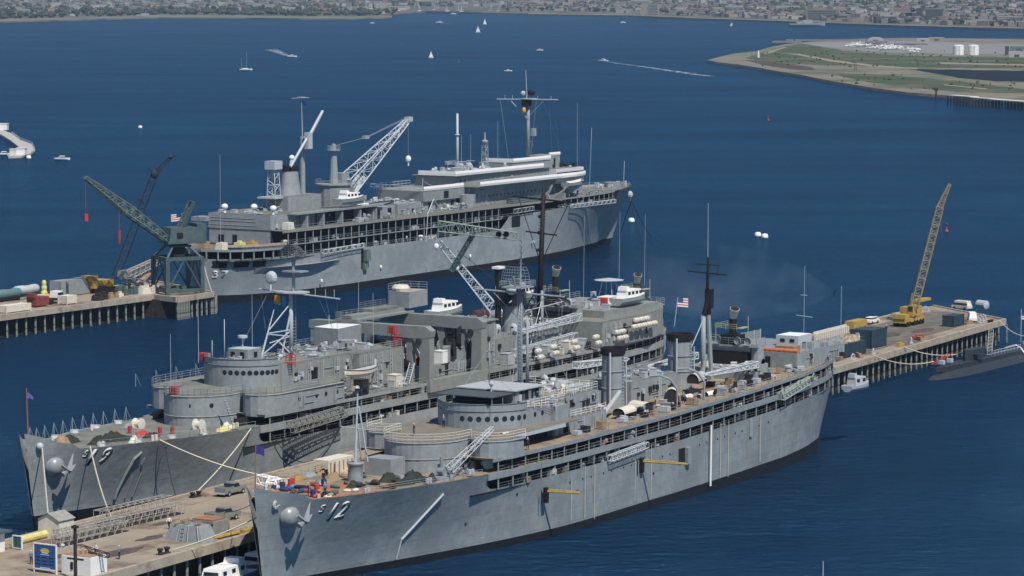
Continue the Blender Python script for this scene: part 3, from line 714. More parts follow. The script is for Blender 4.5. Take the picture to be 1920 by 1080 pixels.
b = MB(); b.box(141, 143.6, -5.6, -2.2, 15.35, 16.1); b.obj('stacked_lumber', LUMBER, SH)
b = MB(); b.tube((145.6, -6.7, 15.9), (145.6, -5, 15.9), .55, n=10); b.obj('cable_reel', BLACK, SH)
b = MB(); b.box(149, 150.3, -7.2, -6.3, 15.35, 16); b.obj('red_locker', mat('dull_red', (.2, .05, .04), .7), SH)
for x, y, z1 in ((158.2, 1, 27.5), (156.5, -6.5, 24.6)):
    b = MB(); b.tube((x, y, 13), (x+.2, y, z1), .045, .03, n=4)
    if y > 0: b.tube((x, y-1.6, 19), (x, y+1.4, 19.2), .05, n=4); b.tube((x, y-.6, 22.6), (x, y+.6, 22.6), .05, n=4)
    b.obj('whip_antenna', LIGHT, S12)
b = MB(); b.rail([(p[0], p[1], p[2]+11.3) for p in H12.around(0, 104, .25)[:42]], .95, 2.2, .025, 3, .035); b.obj('boat_deck_railing', GRE3, S12)
b = MB(); b.rail([(p[0], p[1], p[2]+11.3) for p in H12.edge(0, 62, 104, -1, 3, .2)], .9, 2.6, .02, 2, .03); b.obj('boat_deck_railing', GRE3, S12)
b = MB(); b.rail([(p[0], p[1], p[2]+H12.ztop(p[0])) for p in H12.edge(0, 11, 38, -1, 2, .15)], .85, 2, .022, 3, .03); b.obj('forecastle_railing', GRE3, S12)
b = MB(); b.rail([(p[0], p[1], p[2]+H12.ztop(p[0])) for p in H12.edge(0, 11, 38, 1, 2, .15)], .85, 2, .022, 3, .03); b.obj('forecastle_railing', GRE3, S12)
# forecastle fittings
b = MB(); b.lathe((24.2, .6, 9.35), [(1.05, 0), (1.0, 1.2), (.95, 2.3), (1.15, 2.5), (1.15, 2.7), (.01, 2.7)], 14); K = b.obj('kingpost_base', HOUSE, S12, smooth=True)
b = MB(); b.tube((24.2, .6, 12), (24.5, .4, 21), .22, .1, n=8); b.tube((25.6, -.4, 12), (24.6, .3, 19.4), .12, n=6); b.tube((25.9, .8, 11.8), (24.6, .4, 17), .1, n=6); b.tube((24.3, -2.5, 16.4), (24.3, 3, 16.6), .05, n=4); b.obj('jackstay_mast', LIGHT, K)
b = MB(); b.box(30.3, 33.8, -.9, 3.2, 9.4, 11.7); b.obj('forward_locker', HOUSE, S12)
b = MB(); b.lathe((32.2, -7.6, 9.4), [(1.7, 0), (1.7, .5), (1.4, .55), (.01, .55)], 16); b.tube((32.2, -7.6, 9.9), (32.2, -7.6, 12.4), .22, n=8); b.frust((32.8, -7.2), .7, .6, 9.9, 11.3, .6); b.lathe((31.5, -8, 10.6), [(.01, -.4), (.45, -.4), (.45, .4), (.01, .4)], 10, axis='y'); DV = b.obj('boat_davit', HOUSE, S12)
b = MB(); b.truss((33.2, -8.2, 10.6), (43.4, -8.6, 14.9), .9, .45, 12, .055); b.obj('davit_jib', LIGHT, DV)
b = MB(); b.ladder((39.5, -7.0, 9.4), (42.2, -6.9, 11.9), .8, 8, .07, (0, 1, 0)); b.obj('ladder', LIGHT, S12)
b = MB(); b.lathe((42.3, -7.9, 10.3), [(.01, -.5), (.85, -.45), (.85, -.35), (.4, -.35), (.4, .35), (.85, .35), (.85, .45), (.01, .5)], 14, axis='y'); b.frust((43.4, -7.4), .8, .9, 9.4, 11, .6); b.obj('mooring_winch', LIGHT, S12)
b = MB()
for x, y in ((9, -4), (9, 4), (16, -6.4), (16.7, -6.4), (27, -8.7), (27.7, -8.7), (36, -9.6), (36.7, -9.6)): b.tube((x, y, 9.6), (x, y, 10.3), .26, n=8)
b.obj('bitts', LIGHT, S12)
b = MB(); b.tube((1.0, 0, 11.8), (1.1, 0, 17.6), .08, .05, n=6); J = b.obj('jackstaff', mat('rusty_pole', (.3, .13, .07), .7), S12)
b = MB(); b.grid([[(1.2+.22*k, -.05*math.sin(k*1.3)*2-.02*k, 17.2-.08*k*k*.15-.28*j) for k in range(8)] for j in range(5)]); b.obj('jack_flag', mat('flag_navy', (.03, .04, .16), .8), J)
# hull side fittings: fender pole, discharge pipe, booms, gangways
b = MB(); p = H12.pt(30, 7.9, -1, .2); q = H12.pt(24.6, 2.4, -1, .2); q2 = H12.pt(24.4, -.2, -1, .15); b.tube(p, q, .17, n=6); b.tube(q, q2, .12, n=6); b.obj('discharge_pipe', LIGHT, S12)
def boatboom(root, x, z, L_, m=YELLOW):
    b = MB(); b.tube((x, -11.4, z), (x+1.2, -11.4-L_*.82, z-.05), .16, .13, n=6); b.tube((x+.1, -11.6, z+.28), (x+1.2, -11.3-L_*.8, z+.1), .07, n=4); o = b.obj('boat_boom', m, root)
    b = MB(); b.box(x-.35, x+.35, -11.6, -11.1, z-1.6, z+.5); b.box(x-1, x-.85, -11.2, -11.14, z-1.9, z+.2); b.obj('boom_bracket', BLACK, o)
boatboom(S12, 52.9, 5.3, 5.6); boatboom(S12, 80, 5.9, 8.2)
b = MB(); b.truss((70.2, -11.6, 7.6), (81, -11.6, 8.2), .7, .7, 16, .06, h0=.8, h1=.8); b.obj('accommodation_ladder', LIGHT, S12)
b = MB(); 
for y in (-11.4, -12.2): b.truss((125, y+.6, 10.2), (137, y+1.5, 11.6), .5, .5, 18, .06, h0=1.0, h1=1.0)
for x in (125.4, 131, 136.4): b.lathe((x, -11.4, 10.9+ (x-125)*.11), [(.55, -.08), (.6, 0), (.55, .08)], 10, axis='y')
b.obj('accommodation_ladder', mat('pale_green_grey', (.33, .38, .34), .6, .2, 2), S12)
b = MB()
for x, z0, z1, r in ((101.2, -.5, 8.6, .17),): b.tube((x, -11.4, z0), (x, -11.5, z1), r, n=6)
b.obj('fender_pole', WHITE, S12)
b = MB()
for x, z0, z1 in ((60, .3, 6.5), (63.8, 0, 7.4), (66.5, -.5, 7.2), (78.2, .5, 6.5), (83, 0, 8), (104.7, .2, 8.5), (107.3, 0, 8.6), (118, 1, 8.2)): b.tube((x, -11.22, z0), (x, -11.3, z1), .035, n=4)
b.obj('side_lines', ROPE, S12)
b = MB(); b.box(91.7, 93.6, -11.14, -11.08, 3.9, 6.2); b.obj('side_port', DARK, S12)
b = MB(); b.box(93.6, 94.6, -11.7, -11.1, 3.8, 6.2); b.obj('side_port_door', HOUSE, S12)
b = MB(); b.box(114.6, 115.4, -11.25, -11.05, 5.2, 8.0); b.obj('scupper_box', GRE3, S12)
for k in range(22):
    x = 60+k*2.9+.6*(k % 2)
    if not 90 < x < 96 : o = porthole(S12, x, -H12.hb(x, 5.4)-.02, 5.5+sh12(x), R(-90), .42)
for x, z in ((47, 5.6), (36.8, 2.9), (62, 4.0), (45, 7.2), (84, 3.6)): porthole(S12, x, -H12.hb(x, z)-.02, z, R(-90), .6)
# ------------------------------------------------------------ middle ship
S19 = thing('submarine_tender', 'grey submarine tender in the middle with boxy missile crane gantries amidships and hull number 19', 'ship', F19.w(0, 0, 0), F19.rz, 'grey submarine tenders moored at the piers')
GREY19 = hullmat('haze_grey_plating_green', (.285, .305, .3), .75)
H19 = tender_hull(S19, 181, lambda x: 0, lambda x: 1.05, GREY19, z7=7.1, zb0=8.6, zb1=9.7, zp0=10.75, zp1=11.2, fz=9.5, deckm=DECKG, boatm=DECKG, x0=41, bh=12.8)
hullnum(S19, H19, '19', 7.2, 7.75, off=.2, gap=1.5)
anchor(S19, H19, 3.7, 7.9, GREY19)
p = H19.pt(1.4, 10.9, -1, .1); b = MB(); b.ball(p, .55, 10); b.obj('bow_chock', LIGHT, S19, smooth=True)
b = MB(); p = [H19.pt(x, z, -1, .25) for x, z in ((17, 8.6), (16, 7.6), (15.3, 5.4), (14.6, 3), (14.4, 1.9))]; b.line(p, .2, 6); b.obj('discharge_pipe', GREY19, S19)
b = MB(); p = [H19.pt(x, z, -1, .15) for x, z in ((18, 7.6), (17.9, 6.6), (18.3, 5.6), (17.8, 1.8))]; b.line(p, .11, 5); b.obj('discharge_pipe', GREY19, S19)
b = MB(); p = [H19.pt(x, z, -1, .15) for x, z in ((16.8, 5), (16.5, 1.8))]; b.line(p, .1, 5); b.obj('discharge_pipe', GREY19, S19)
FW = platform(S19, 35.2, 9.5, 10.8, 14.0, HOUSE, DECKG, GRE3, W=5.6, rx=6.8, t2=11.6, side_end=62, back=66)
for a in (40, 72): porthole(FW, 42-6.75*math.sin(R(a)), -5.6*math.cos(R(a)), 12.6, R(270-a), 1.0)
for x in (50, 54.5, 57, 60): porthole(FW, x, -11.4, 12.7, R(-90), .9)
b = MB(); b.line([(35.2+6.8-6.85*math.sin(math.pi*k/16), -5.66*math.cos(math.pi*k/16), 11.0) for k in range(17)], .08); b.obj('ridge', HOUSE, FW)
B19 = bridge(S19, 46.6, 14.1, 18.3, 6.3, 54.5, 5.2, HOUSE, DECKG, 10, 16.3)
C19 = house(B19, 'pilothouse', rrect(49.5, 53, -2.6, 1.4, .3), 17.3, 19.5, HOUSE, LIGHT)
for y in (-1.4, .3): door(C19, 49.48, y, 18.3, R(180), .7, .8, 'window')
door(C19, 51.2, -2.62, 18.3, R(-90), .8, .8, 'window')
clutter(B19, 'deck_fittings', LIGHT, 47.5, 49, -3, 3.5, 17.3, 7, (.3, .7), (.5, 1.3), 21)
for x, y, z0, z1 in ((48.6, 1.2, 17.3, 24), (50, 4.5, 17.3, 20.5)): pole(B19, 'signal_pole', x, y, z0, z1, .1, .05, LIGHT, 5)
b = MB(); b.lathe((52.4, .6, 21), [(.01, -.15), (.75, -.12), (.75, .25), (.01, .3)], 12); b.tube((52.4, .6, 19.5), (52.4, .6, 21), .1); b.obj('radome', LIGHT, B19)
D = house(S19, 'deckhouse', rrect(54, 84, -6.2, 6.2, .5), 11.25, 17.0, HOUSE2, DECKG)
house(S19, 'deckhouse', rrect(72, 84.5, -7.6, -6, .3), 11.22, 16.9, HOUSE2, DECKG)
for x, z in ((57.5, 15.0), (60, 15.5), (69, 13), (75, 15.4)): porthole(D, x, -6.22, z, R(-90), .9)
door(D, 61.5, -6.22, 14.1, R(-90), 1.6, 1.8)
b = MB(); b.rail([(54.5, -6.1, 17), (71, -6.1, 17), (71.2, -7.4, 17), (84, -7.4, 17)], 1.05, 1.7, .03); b.rail([(56, 6.1, 17), (84, 6.1, 17)], 1.05, 1.7, .03); b.obj('deckhouse_railing', GRE3, D)
clutter(D, 'roof_fittings', LIGHT, 57, 83, -5, 5.4, 17, 20, (.5, 1.5), (.4, 1.4), 22)
clutter(D, 'roof_fittings', GRE3, 60, 72, -4, 5, 17, 16, (.5, 1.8), (.4, 1.6), 23)
G = house(D, 'gun_director_house', [(76.5, -.4), (77.2, 4.6), (83.4, 4.8), (84.3, .4)], 17.03, 20.0, HOUSE, WHITE)
b = MB(); b.lathe((74.3, -3.4, 17), [(.2, 0), (.2, 1.2), (1.3, 1.3), (1.35, 1.7), (.01, 1.8)], 12); b.obj('searchlight_table', GRE3, D)
b = MB(); b.tube((82, 5, 17), (82, 5, 21.4), .06, n=4); b.tube((82, 5, 17), (81.3, 4.4, 18.2), .06, n=4); b.obj('signal_pole', LIGHT, D)
# lattice of the fore mast and its aerials
M3 = pole(S19, 'foremast', 64.3, 0, 17, 26.9, .36, .3, LIGHT)
b = MB(); b.tube((62.5, .6, 17), (64.2, .1, 23.4), .16, n=6); b.tube((57, .6, 17), (60.6, .6, 24.4), .19, .06, n=6)
for z0, z1 in ((21.4, 25), (20.9, 21.0), (20.8, 20.0), (17.9, 20.8)): b.tube((57.8+(z0-17.9)*.42, .6, z0), (64.2, .1, z1), .1, n=5)
b.tube((59.4, .6, 19.4), (64.2, .1, 20), .09, n=5); b.tube((61.5, .6, 19.6), (63, -1.5, 17), .13, n=5)
b.obj('mast_struts', LIGHT, M3)
b = MB(); b.line([(65, -.4, 17), (65, -.4, 26.5)], .05); b.line([(65, .3, 17), (65, .3, 26.5)], .05)
for k in range(19): b.tube((65, -.4, 17.3+k*.5), (65, .3, 17.3+k*.5), .05, n=4)
b.obj('mast_ladder', GRE3, M3)
b = MB(); b.prism([(62.8, 1.8), (62.6, .2), (63.6, -2.6), (65.6, -2.6), (66.3, .5), (65.2, 2.2)], 26.7, 26.95); b.tube((64.3, -9, 26.2), (64.3, 6, 27.0), .12, n=5)
for y in (-8, -6.4, -4.5, 3.4, 5): b.tube((64.3, y, 26.5), (64.3, y, 27.6), .05, n=4)
b.obj('yard_platform', LIGHT, M3)
b = MB(); b.lathe((63.6, 3.4, 28.9), [(.01, -.25), (.6, -.2), (.95, .1), (1.05, .45), (.95, .45), (.5, .1), (.01, 0)], 14, axis='x'); b.tube((63.6, 3.3, 26.9), (63.8, 3.4, 28.3), .2, n=6); b.obj('dish_aerial', LIGHT, M3)
b = MB(); b.tube((64.6, -.3, 26.9), (64.6, -.3, 32.2), .26, n=8); b.box(63.6, 65.9, -2.2, 1.2, 29.9, 30.1); b.ball((64.6, -.3, 31.6), .45, 8); b.obj('topmast', GRE3, M3)
b = MB(); n = 10
for j in range(7):
    z = 32.5+j*.27
    hw = 2.5*(1-.12*j*j/9); b.line([(64.3-.5*(1-(2*k/n-1)**2), -.3+hw*(2*k/n-1), z-.5*(2*k/n-1)**2*.5) for k in range(n+1)], .08)
for k in range(n+1):
    y = 2*k/n-1; b.line([(64.3-.5*(1-y*y), -.3+2.5*(1-.12*j*j/9)*y, 32.5+j*.27-.25*y*y) for j in range(7)], .07)
b.obj('radar_antenna', mat('dark_radar_mesh', (.07, .09, .11), .6), M3)
b = MB(); b.box(64.2, 64.3, 2.0, 3.0, 24.9, 26.2); b.obj('signal_flag', mat('flag_orange', (.6, .25, .03), .8), M3)
b = MB(); b.box(64.2, 64.3, 1.0, 1.6, 24.6, 26.2); b.obj('signal_flag', BLUEL, M3)
b = MB()
for y, x2, y2 in ((-8.5, 68, -6), (-6.4, 69, -5.5), (-5, 70, -6), (5.6, 66, 5.5), (4.4, 58, 6)): b.tube((64.3, y, 26.3), (x2, y2, 17), .025, n=4)
b.obj('halyards', GRE3, M3)
# red cage lockers and whip aerials round the fore platforms
for k, (x, y, z) in enumerate(((35.8, 1, 14.1), (49.2, 5.6, 17.4), (54.6, -6.6, 16.6), (83.2, -6.8, 17.05), (82, -6.9, 19.2), (68, 4, 17.05))):
    b = MB(); h = 1.9 if k in (2, 3) else 1.2
    for i in range(5): b.rail([(x-.5, y-.5, z+h*i/5), (x+.5, y-.5, z+h*i/5), (x+.5, y+.5, z+h*i/5), (x-.5, y+.5, z+h*i/5), (x-.5, y-.5, z+h*i/5)], h/5, 1, .05, 1, .06)
    if k < 2 or k == 4: b.box(x-.35, x+.35, y-.35, y+.35, z, z+h)
    b.obj('aerial_cage', RED, S19)
for x, y, z0, z1 in ((35.8, 1.6, 14, 23), (47.5, 5.2, 17.3, 27.5), (60.5, 4.6, 17, 26.5), (76.5, -7, 17, 26), (92, 6, 20.5, 26.5)):
    b = MB(); b.tube((x, y, z0), (x, y, z1), .045, .025, n=4); b.obj('whip_antenna', LIGHT, S19)
# two portal gantries for the missile crane
GB = mat('gantry_grey', (.225, .24, .225), .6, .14, .5, streak=.5)
def gantry(s, zt=20.1):
    b = MB(); i = 0
    poly = [(-11.6, zt-1.7), (-10.2, zt-2.0), (10.2, zt-1.5), (11.4, zt-1.3), (11.4, zt-.1), (10.6, zt), (-10.8, zt), (-11.8, zt-.7)]
    v0 = [(s-.75, y, z) for y, z in poly]; v1 = [(s+.75, y, z) for y, z in poly]; n = len(poly)
    b.face(v0); b.face(v1[::-1])
    for k in range(n): l = (k+1) % n; b.face((v0[k], v0[l], v1[l], v1[k]))
    o = b.obj('portal_gantry', GB, S19)
    for y, w, m_ in ((-10.7, .8, GB), (-7.6, .55, GB), (-3.8, .55, GB), (10.3, .8, GB)):
        b = MB()
        if abs(y) > 9:
            sg = -1 if y < 0 else 1
            b.face([(s-.72, y-w, 11), (s-.72, y+w, 11), (s-.72, y+w-sg*0, zt-4), (s-.72, y+w-sg*1.4, zt-1.6), (s-.72, y-w, zt-1.6)]) if sg > 0 else b.face([(s-.72, y-w, 11), (s-.72, y+w*1.5, 11), (s-.72, y+w*1.2, zt-4), (s-.72, y+w+1.6, zt-1.8), (s-.72, y-w, zt-1.6)])
            b.box(s-.7, s+.7, y-w, y+w, 11, zt-1.5)
        else: b.box(s-.5, s+.5, y-w, y+w, 11, zt-1.7)
        b.obj('gantry_leg', m_, o)
    b = MB(); b.tube((s+.2, -6.6, zt-2), (s+3.2, -7.6, 14.5), .42, .3, n=6); b.tube((s+.2, -2.6, zt-2), (s+3, -4.2, 14.8), .42, .3, n=6); b.tube((s+3.2, -7.6, 14.5), (s+.5, -8.2, 12), .12, n=4); b.obj('crane_arm', LIGHT, o)
    for y in (-9.6, -6, 5): b = MB(); b.lathe((s-.9, y, zt-2.4), [(.5, -.15), (.55, 0), (.5, .15)], 10, axis='x'); b.obj('sheave', DARK, o)
    return o
G1 = gantry(86.4); G2 = gantry(102)
b = MB(); b.box(86, 103, 2.4, 6.6, 20.15, 20.45); b.box(86.2, 102, 3.6, 5.4, 20.45, 20.95); b.rail([(86, 2.5, 20.45), (86, 6.5, 20.45), (102, 6.5, 20.45)], 1, 1.6, .03); b.obj('crane_walkway', GB, S19)
b = MB(); b.box(93, 100.5, 3.8, 6.4, 20.95, 21.4)
for k in range(9): b.box(93.2+k*.8, 93.6+k*.8, 3.7, 3.8, 21, 21.3)
b.rail([(93, 6.4, 21.4), (100.5, 6.4, 21.4)], 1, 1.5, .03); b.obj('crane_grating', DECKG, S19)
TB = house(S19, 'crane_cab', [(101.8, 2.6), (102, 6.8), (107.5, 7.6), (108, 3.0)], 20.9, 23.5, HOUSE, mat('cab_roof_tan', (.34, .3, .24), .8, .15, 1))
b = MB(); b.lathe((103.3, 5.2, 23.5), [(1.35, 0), (1.5, .5), (1.2, 1.0), (.01, 1.1)], 14); b.obj('cab_dome', CREAM, TB)
b = MB(); b.rail([(102, 6.8, 23.5), (107.5, 7.5, 23.5), (108, 3.1, 23.5)], 1.2, 1.4, .03); b.obj('cab_railing', GRE3, TB)
b = MB(); b.box(103, 116, -1.6, 6.6, 11.2, 18.4); b.obj('midships_tower', GB, S19)
b = MB(); b.box(104.5, 110.6, -8.6, -1.5, 11.2, 18.8); b.box(103.6, 111, -8.9, -.9, 18.8, 19.0); UT = b.obj('uptake_house', GB, S19)
b = MB(); b.lathe((109, -6.5, 19.7), [(.01, -2.1), (.8, -1.9), (.85, 0), (.8, 1.9), (.01, 2.1)], 10, axis='x'); b.obj('covered_float', mat('dark_maroon', (.07, .03, .035), .8, .3), UT)
clutter(UT, 'roof_fittings', GRE3, 104, 110.5, -8.5, -1.5, 19, 8, (.6, 1.4), (.4, 1), 31)
# missile deck between the gantries
b = MB(); b.box(85.6, 103, -8.2, 7, 11.2, 13.2); MH = b.obj('missile_deck_house', HOUSE2, S19)
clutter(MH, 'deck_fittings', GRE3, 87, 101, -7.5, 6, 13.2, 20, (.6, 1.7), (.5, 1.8), 33)
clutter(MH, 'deck_machinery', SHADE, 87, 101, -3, 6, 13.2, 14, (1, 2.5), (1.5, 3.6), 34)
b = MB(); b.box(85.6, 103, -11.7, -10.9, 9.7, 11.6); b.obj('sponson_girder', GB, S19)
door(MH, 96, -8.22, 11.3, R(-90), .9, 1.6)
b = MB(); b.ladder((82.6, -9.2, 11.3), (84.6, -9.0, 14.4), .9, 9, .07, (0, 1, 0)); b.obj('ladder', LIGHT, S19)
b = MB(); b.ladder((40, -6.9, 9.6), (37.6, -6.9, 13.9), .9, 10, .07, (0, 1, 0)); b.obj('ladder', LIGHT, S19)
# funnel with its black top and the derrick gear round it
F3 = MB(); F3.lathe((130.5, 0, 0), [(2.35, 11.2), (2.2, 14), (2.05, 19.3)], 18, sy=.8); F3 = F3.obj('funnel', HOUSE, S19, smooth=True)
b = MB(); b.lathe((130.5, 0, 0), [(2.1, 19.3), (2.3, 19.4), (2.25, 22.6), (1.9, 22.6), (1.8, 21), (.01, 20.8)], 18, sy=.8); b.box(127.6, 130, -1.5, 2, 19.2, 22); b.obj('funnel_cap', BLACK, F3)
b = MB(); b.tube((128.2, 1.6, 14), (128.2, 1.6, 25.6), .55, n=8); b.obj('exhaust_stack', BLACK, F3); b = MB(); b.box(127.3, 129.4, .9, 2.3, 25.4, 25.8); b.obj('stack_hood', WHITE, F3)
b = MB(); b.ball((127.6, -1.4, 22), .9, 8); b.ball((132, -1, 22.3), .6, 8); b.tube((126, -2, 20), (134, 1, 20.4), .12, n=5); b.obj('sheave_blocks', LIGHT, F3)
# black mainmast with yards
BM = pole(S19, 'mainmast', 139.2, 0, 15, 38.6, .55, .34, BLACK, 8, 1.6)
b = MB(); b.tube((140.7, -5.6, 36.2), (140.7, 6.2, 36.9), .16, n=6); b.tube((140.2, -3, 30.5), (140.2, 3.2, 30.9), .13, n=6)
b.tube((140.6, -5.2, 36.3), (139.8, 0, 25.5), .08, n=4); b.tube((140.6, 5, 36.8), (139.8, 0, 25.5), .08, n=4)
b.tube((139.4, 0, 22), (137.8, 3.6, 14.8), .1, n=4); b.tube((139.4, 0, 18.4), (138, 3.2, 18.2), .1, n=4); b.ball((140.5, .6, 33.6), .35, 6); b.ball((140.3, .6, 30.8), .35, 6); b.ball((139.8, .6, 27.8), .3, 6)
for k in range(40): b.tube((139.1+k*.04, -.55, 15.5+k*.55), (139.1+k*.04, .55, 15.5+k*.55), .06, n=4)
b.obj('yards', BLACK, BM)
pole(S19, 'derrick_post', 134.5, -3.4, 11.2, 21.4, .3, .24, GRE3); pole(S19, 'derrick_post', 136, 4, 11.2, 20, .3, .24, LIGHT)
b = MB(); b.tube((126, -5, 18.7), (139, -5, 19.2), .08, n=4); b.tube((134.5, -3.4, 20), (128, -5, 13), .08, n=4); b.tube((134.5, -3.4, 20), (139, -3, 13), .08, n=4); b.obj('derrick_rigging', LIGHT, S19)
# boat deck houses, after house with flush sides
D6 = house(S19, 'machinery_house', rrect(118, 140, -4.6, 6, .4), 11.22, 14.6, HOUSE2, DECKG)
clutter(D6, 'roof_fittings', LIGHT, 118.5, 139.5, -4, 5, 14.6, 26, (.5, 1.7), (.4, 1.6), 35)
b = MB(); b.truss((118, -8, 12.6), (138, -8, 13.6), 1.0, 1.0, 20, .07); b.obj('stowed_gangway', LIGHT, S19)
jib(S19, (143.0, -5.6, 16.2), (124.5, -5.4, 15.4), 1.6, 1.2, 12)
jib(S19, (143.0, 4.4, 16.4), (127, 4.4, 15.8), 1.4, 1, 10)
AH = house(S19, 'after_deckhouse', [(142, -11.05), (141.6, 11), (166, 10.6), (172, 7), (172, -6.4), (168.5, -8.6), (160, -10.95)], 11.22, 15.6, HOUSE2, DECKG)
b = MB(); b.box(148, 168, -8, 8.4, 15.63, 16.9); AH2 = b.obj('after_deckhouse_top', HOUSE2, S19)
T1 = crane_tower(S19, 144.6, 11.3, 18.0, 23.2, 1.0, HOUSE2)
T2 = crane_tower(S19, 174, 11.3, 15.8, 19.6, 1.0, HOUSE2)
b = MB(); b.rail([(142, -11, 15.6), (160, -10.9, 15.6), (168.5, -8.5, 15.6)], 1, 1.8, .03); b.rail([(148, 8.3, 16.9), (168, 8.3, 16.9)], 1, 1.8, .03); b.obj('deckhouse_railing', GRE3, AH)
clutter(AH2, 'deck_fittings', LIGHT, 149, 167, -7.5, 8, 16.9, 20, (.5, 1.5), (.4, 1.4), 36)
door(AH, 150, -11.02, 13.9, R(-90), 5, .18, 'window'); door(AH, 158, -10.98, 12.2, R(-90), .5, 1.8)
b = MB(); b.lathe((164, 0, 20.6), [(.01, .1), (2.6, 0), (2.7, .12), (.01, .5)], 16)
for x, y in ((162.5, -1.5), (165.5, -1.5), (162.5, 1.5), (165.5, 1.5)): b.tube((x, y, 16.9), (x*.5+82, y*.6, 20.6), .08, n=4)
b.obj('umbrella_aerial', LIGHT, AH2)
b = MB(); b.box(157.5, 161, -3.5, -1.2, 16.95, 18.3); b.obj('red_white_locker', WHITE, AH2); b = MB(); b.box(156.4, 157.5, -3.4, -2, 16.95, 18.2); b.obj('locker_end', RED, AH2)
for x, y, z0, z1 in ((153, -1, 16.9, 33), (165, -1.5, 20.6, 33), (173.6, -2, 19, 32), (136.6, -6, 11.3, 19.6), (122, -9.5, 11.3, 17.6)):
    b = MB(); b.tube((x, y, z0), (x+.3, y, z1), .032, .02, n=4); b.obj('whip_antenna', LIGHT, S19)
b = MB(); b.tube((178.6, -5.5, 11.2), (179.4, -5.8, 16.6), .06, n=5); EN = b.obj('ensign_staff', LIGHT, S19)
def flagobj(root, name, x, y, z, w, h, ms, dy=-.5, dx=.85, striped=True):
    b = MB(); n = 8
    for j in range(7):
        b.mi = j % 2
        for k in range(n):
            if k < 4 and j > 2: b.mi = 2
            else: b.mi = (j+1) % 2
            q = []
            for kk, jj in ((k, j), (k+1, j), (k+1, j+1), (k, j+1)):
                u = kk/n; q.append((x+dx*w*u, y+dy*w*u+.12*math.sin(u*7), z+h*jj/7-.35*u*h*.5))
            b.face(q)
    return b.obj(name, ms, root)
flagobj(EN, 'ensign', 179.3, -5.8, 14.9, 2.4, 1.6, [RED, WHITE, BLUE])
b = MB(); b.tube((1.2, 0, 12.6), (1.0, 0, 18.9), .1, .06, n=6); J = b.obj('jackstaff', mat('rusty_pole', (.3, .13, .07), .7), S19)
b = MB(); b.grid([[(1.1+.2*k, -.04*math.sin(k*1.3)*2, 18.3-.02*k*k-.22*j*(1-.08*k)) for k in range(7)] for j in range(5)]); b.obj('jack_flag', mat('flag_violet_blue', (.12, .1, .3), .8), J)
# forecastle gear of the middle ship
b = MB(); b.rail([(p[0], p[1], p[2]+H19.ztop(p[0])) for p in H19.edge(0, 10, 40, -1, 2, .15)], .95, 2.2, .022, 2, .035); b.obj('forecastle_railing', GRE3, S19)
for k in range(11):
    x = 6+k*3; b = MB(); y = H19.dk(x)-.25; z = H19.ztop(x)
    b.tube((x, y, z), (x, y, z+2.1), .06, .04, n=4); b.tube((x, y, z+2), (x+.9, y-.2, z), .04, n=4); b.tube((x, y, z+2), (x-.6, y, z), .03, n=4); b.obj('awning_stanchion', GRE3, S19)
for k, x in enumerate((40, 45, 50, 55, 60)):
    for y in (-11.3, 11.3):
        b = MB(); b.tube((x, y, 14.1), (x, y, 16.1), .05, n=4); b.tube((x, y, 16), (x+.8, y*.96, 14.1), .035, n=4); b.obj('awning_stanchion', GRE3, S19)
for x, y in ((30, 3.2), (33.6, -5)):
    b = MB(); b.lathe((x, y, 10.3), [(.01, -.7), (.85, -.65), (.85, -.5), (.55, -.4), (.55, .4), (.85, .5), (.85, .65), (.01, .7)], 12, axis='y'); b.box(x-.7, x+.7, y-.6, y+.6, 9.6, 9.9); b.obj('cable_reel', CREAM, S19)
b = MB()
for x, y in ((11, -4.6), (11.7, -4.7), (20, -7), (20.7, -7.1), (29, -8.8), (29.7, -8.9), (36, -9.5), (36.7, -9.6), (12, 4.5), (24, 7)): b.tube((x, y, 9.8), (x, y, 10.6), .24, n=8)
b.obj('bitts', CREAM, S19)
# side davit and stowed accommodation ladders over the gallery
b = MB(); DGM = mat('greasy_grey', (.16, .16, .15), .7, .4, 1.5)
b.truss((46, -12.2, 9.3), (60, -12.2, 10.0), .8, .8, 18, .08, h0=.9, h1=.9); b.truss((46, -12.9, 8.6), (60, -12.9, 9.4), .7, .7, 18, .08, h0=.8, h1=.8)
for x, z in ((46.6, 8.9), (48.2, 8.9), (58.8, 9.9)): b.lathe((x, -13, z), [(.35, -.1), (.62, -.1), (.62, .1), (.35, .1), (.35, -.1)], 12, axis='y')
b.obj('stowed_accommodation_ladder', DGM, S19)
b = MB()
for x in (62.6, 68.5): b.line([(x, -8.5, 11.3), (x+.2, -11.9, 13.2), (x+.1, -12.2, 14.6), (x, -11.6, 15.6)], .13, 6)
b.obj('boat_davit', GREY19, S19)
b = MB(); b.rail([(p[0], p[1], p[2]+11.2) for p in H19.edge(0, 62, 142, -1, 3, .2)], .9, 2.6, .025, 2, .035); b.obj('boat_deck_railing', GRE3, S19)
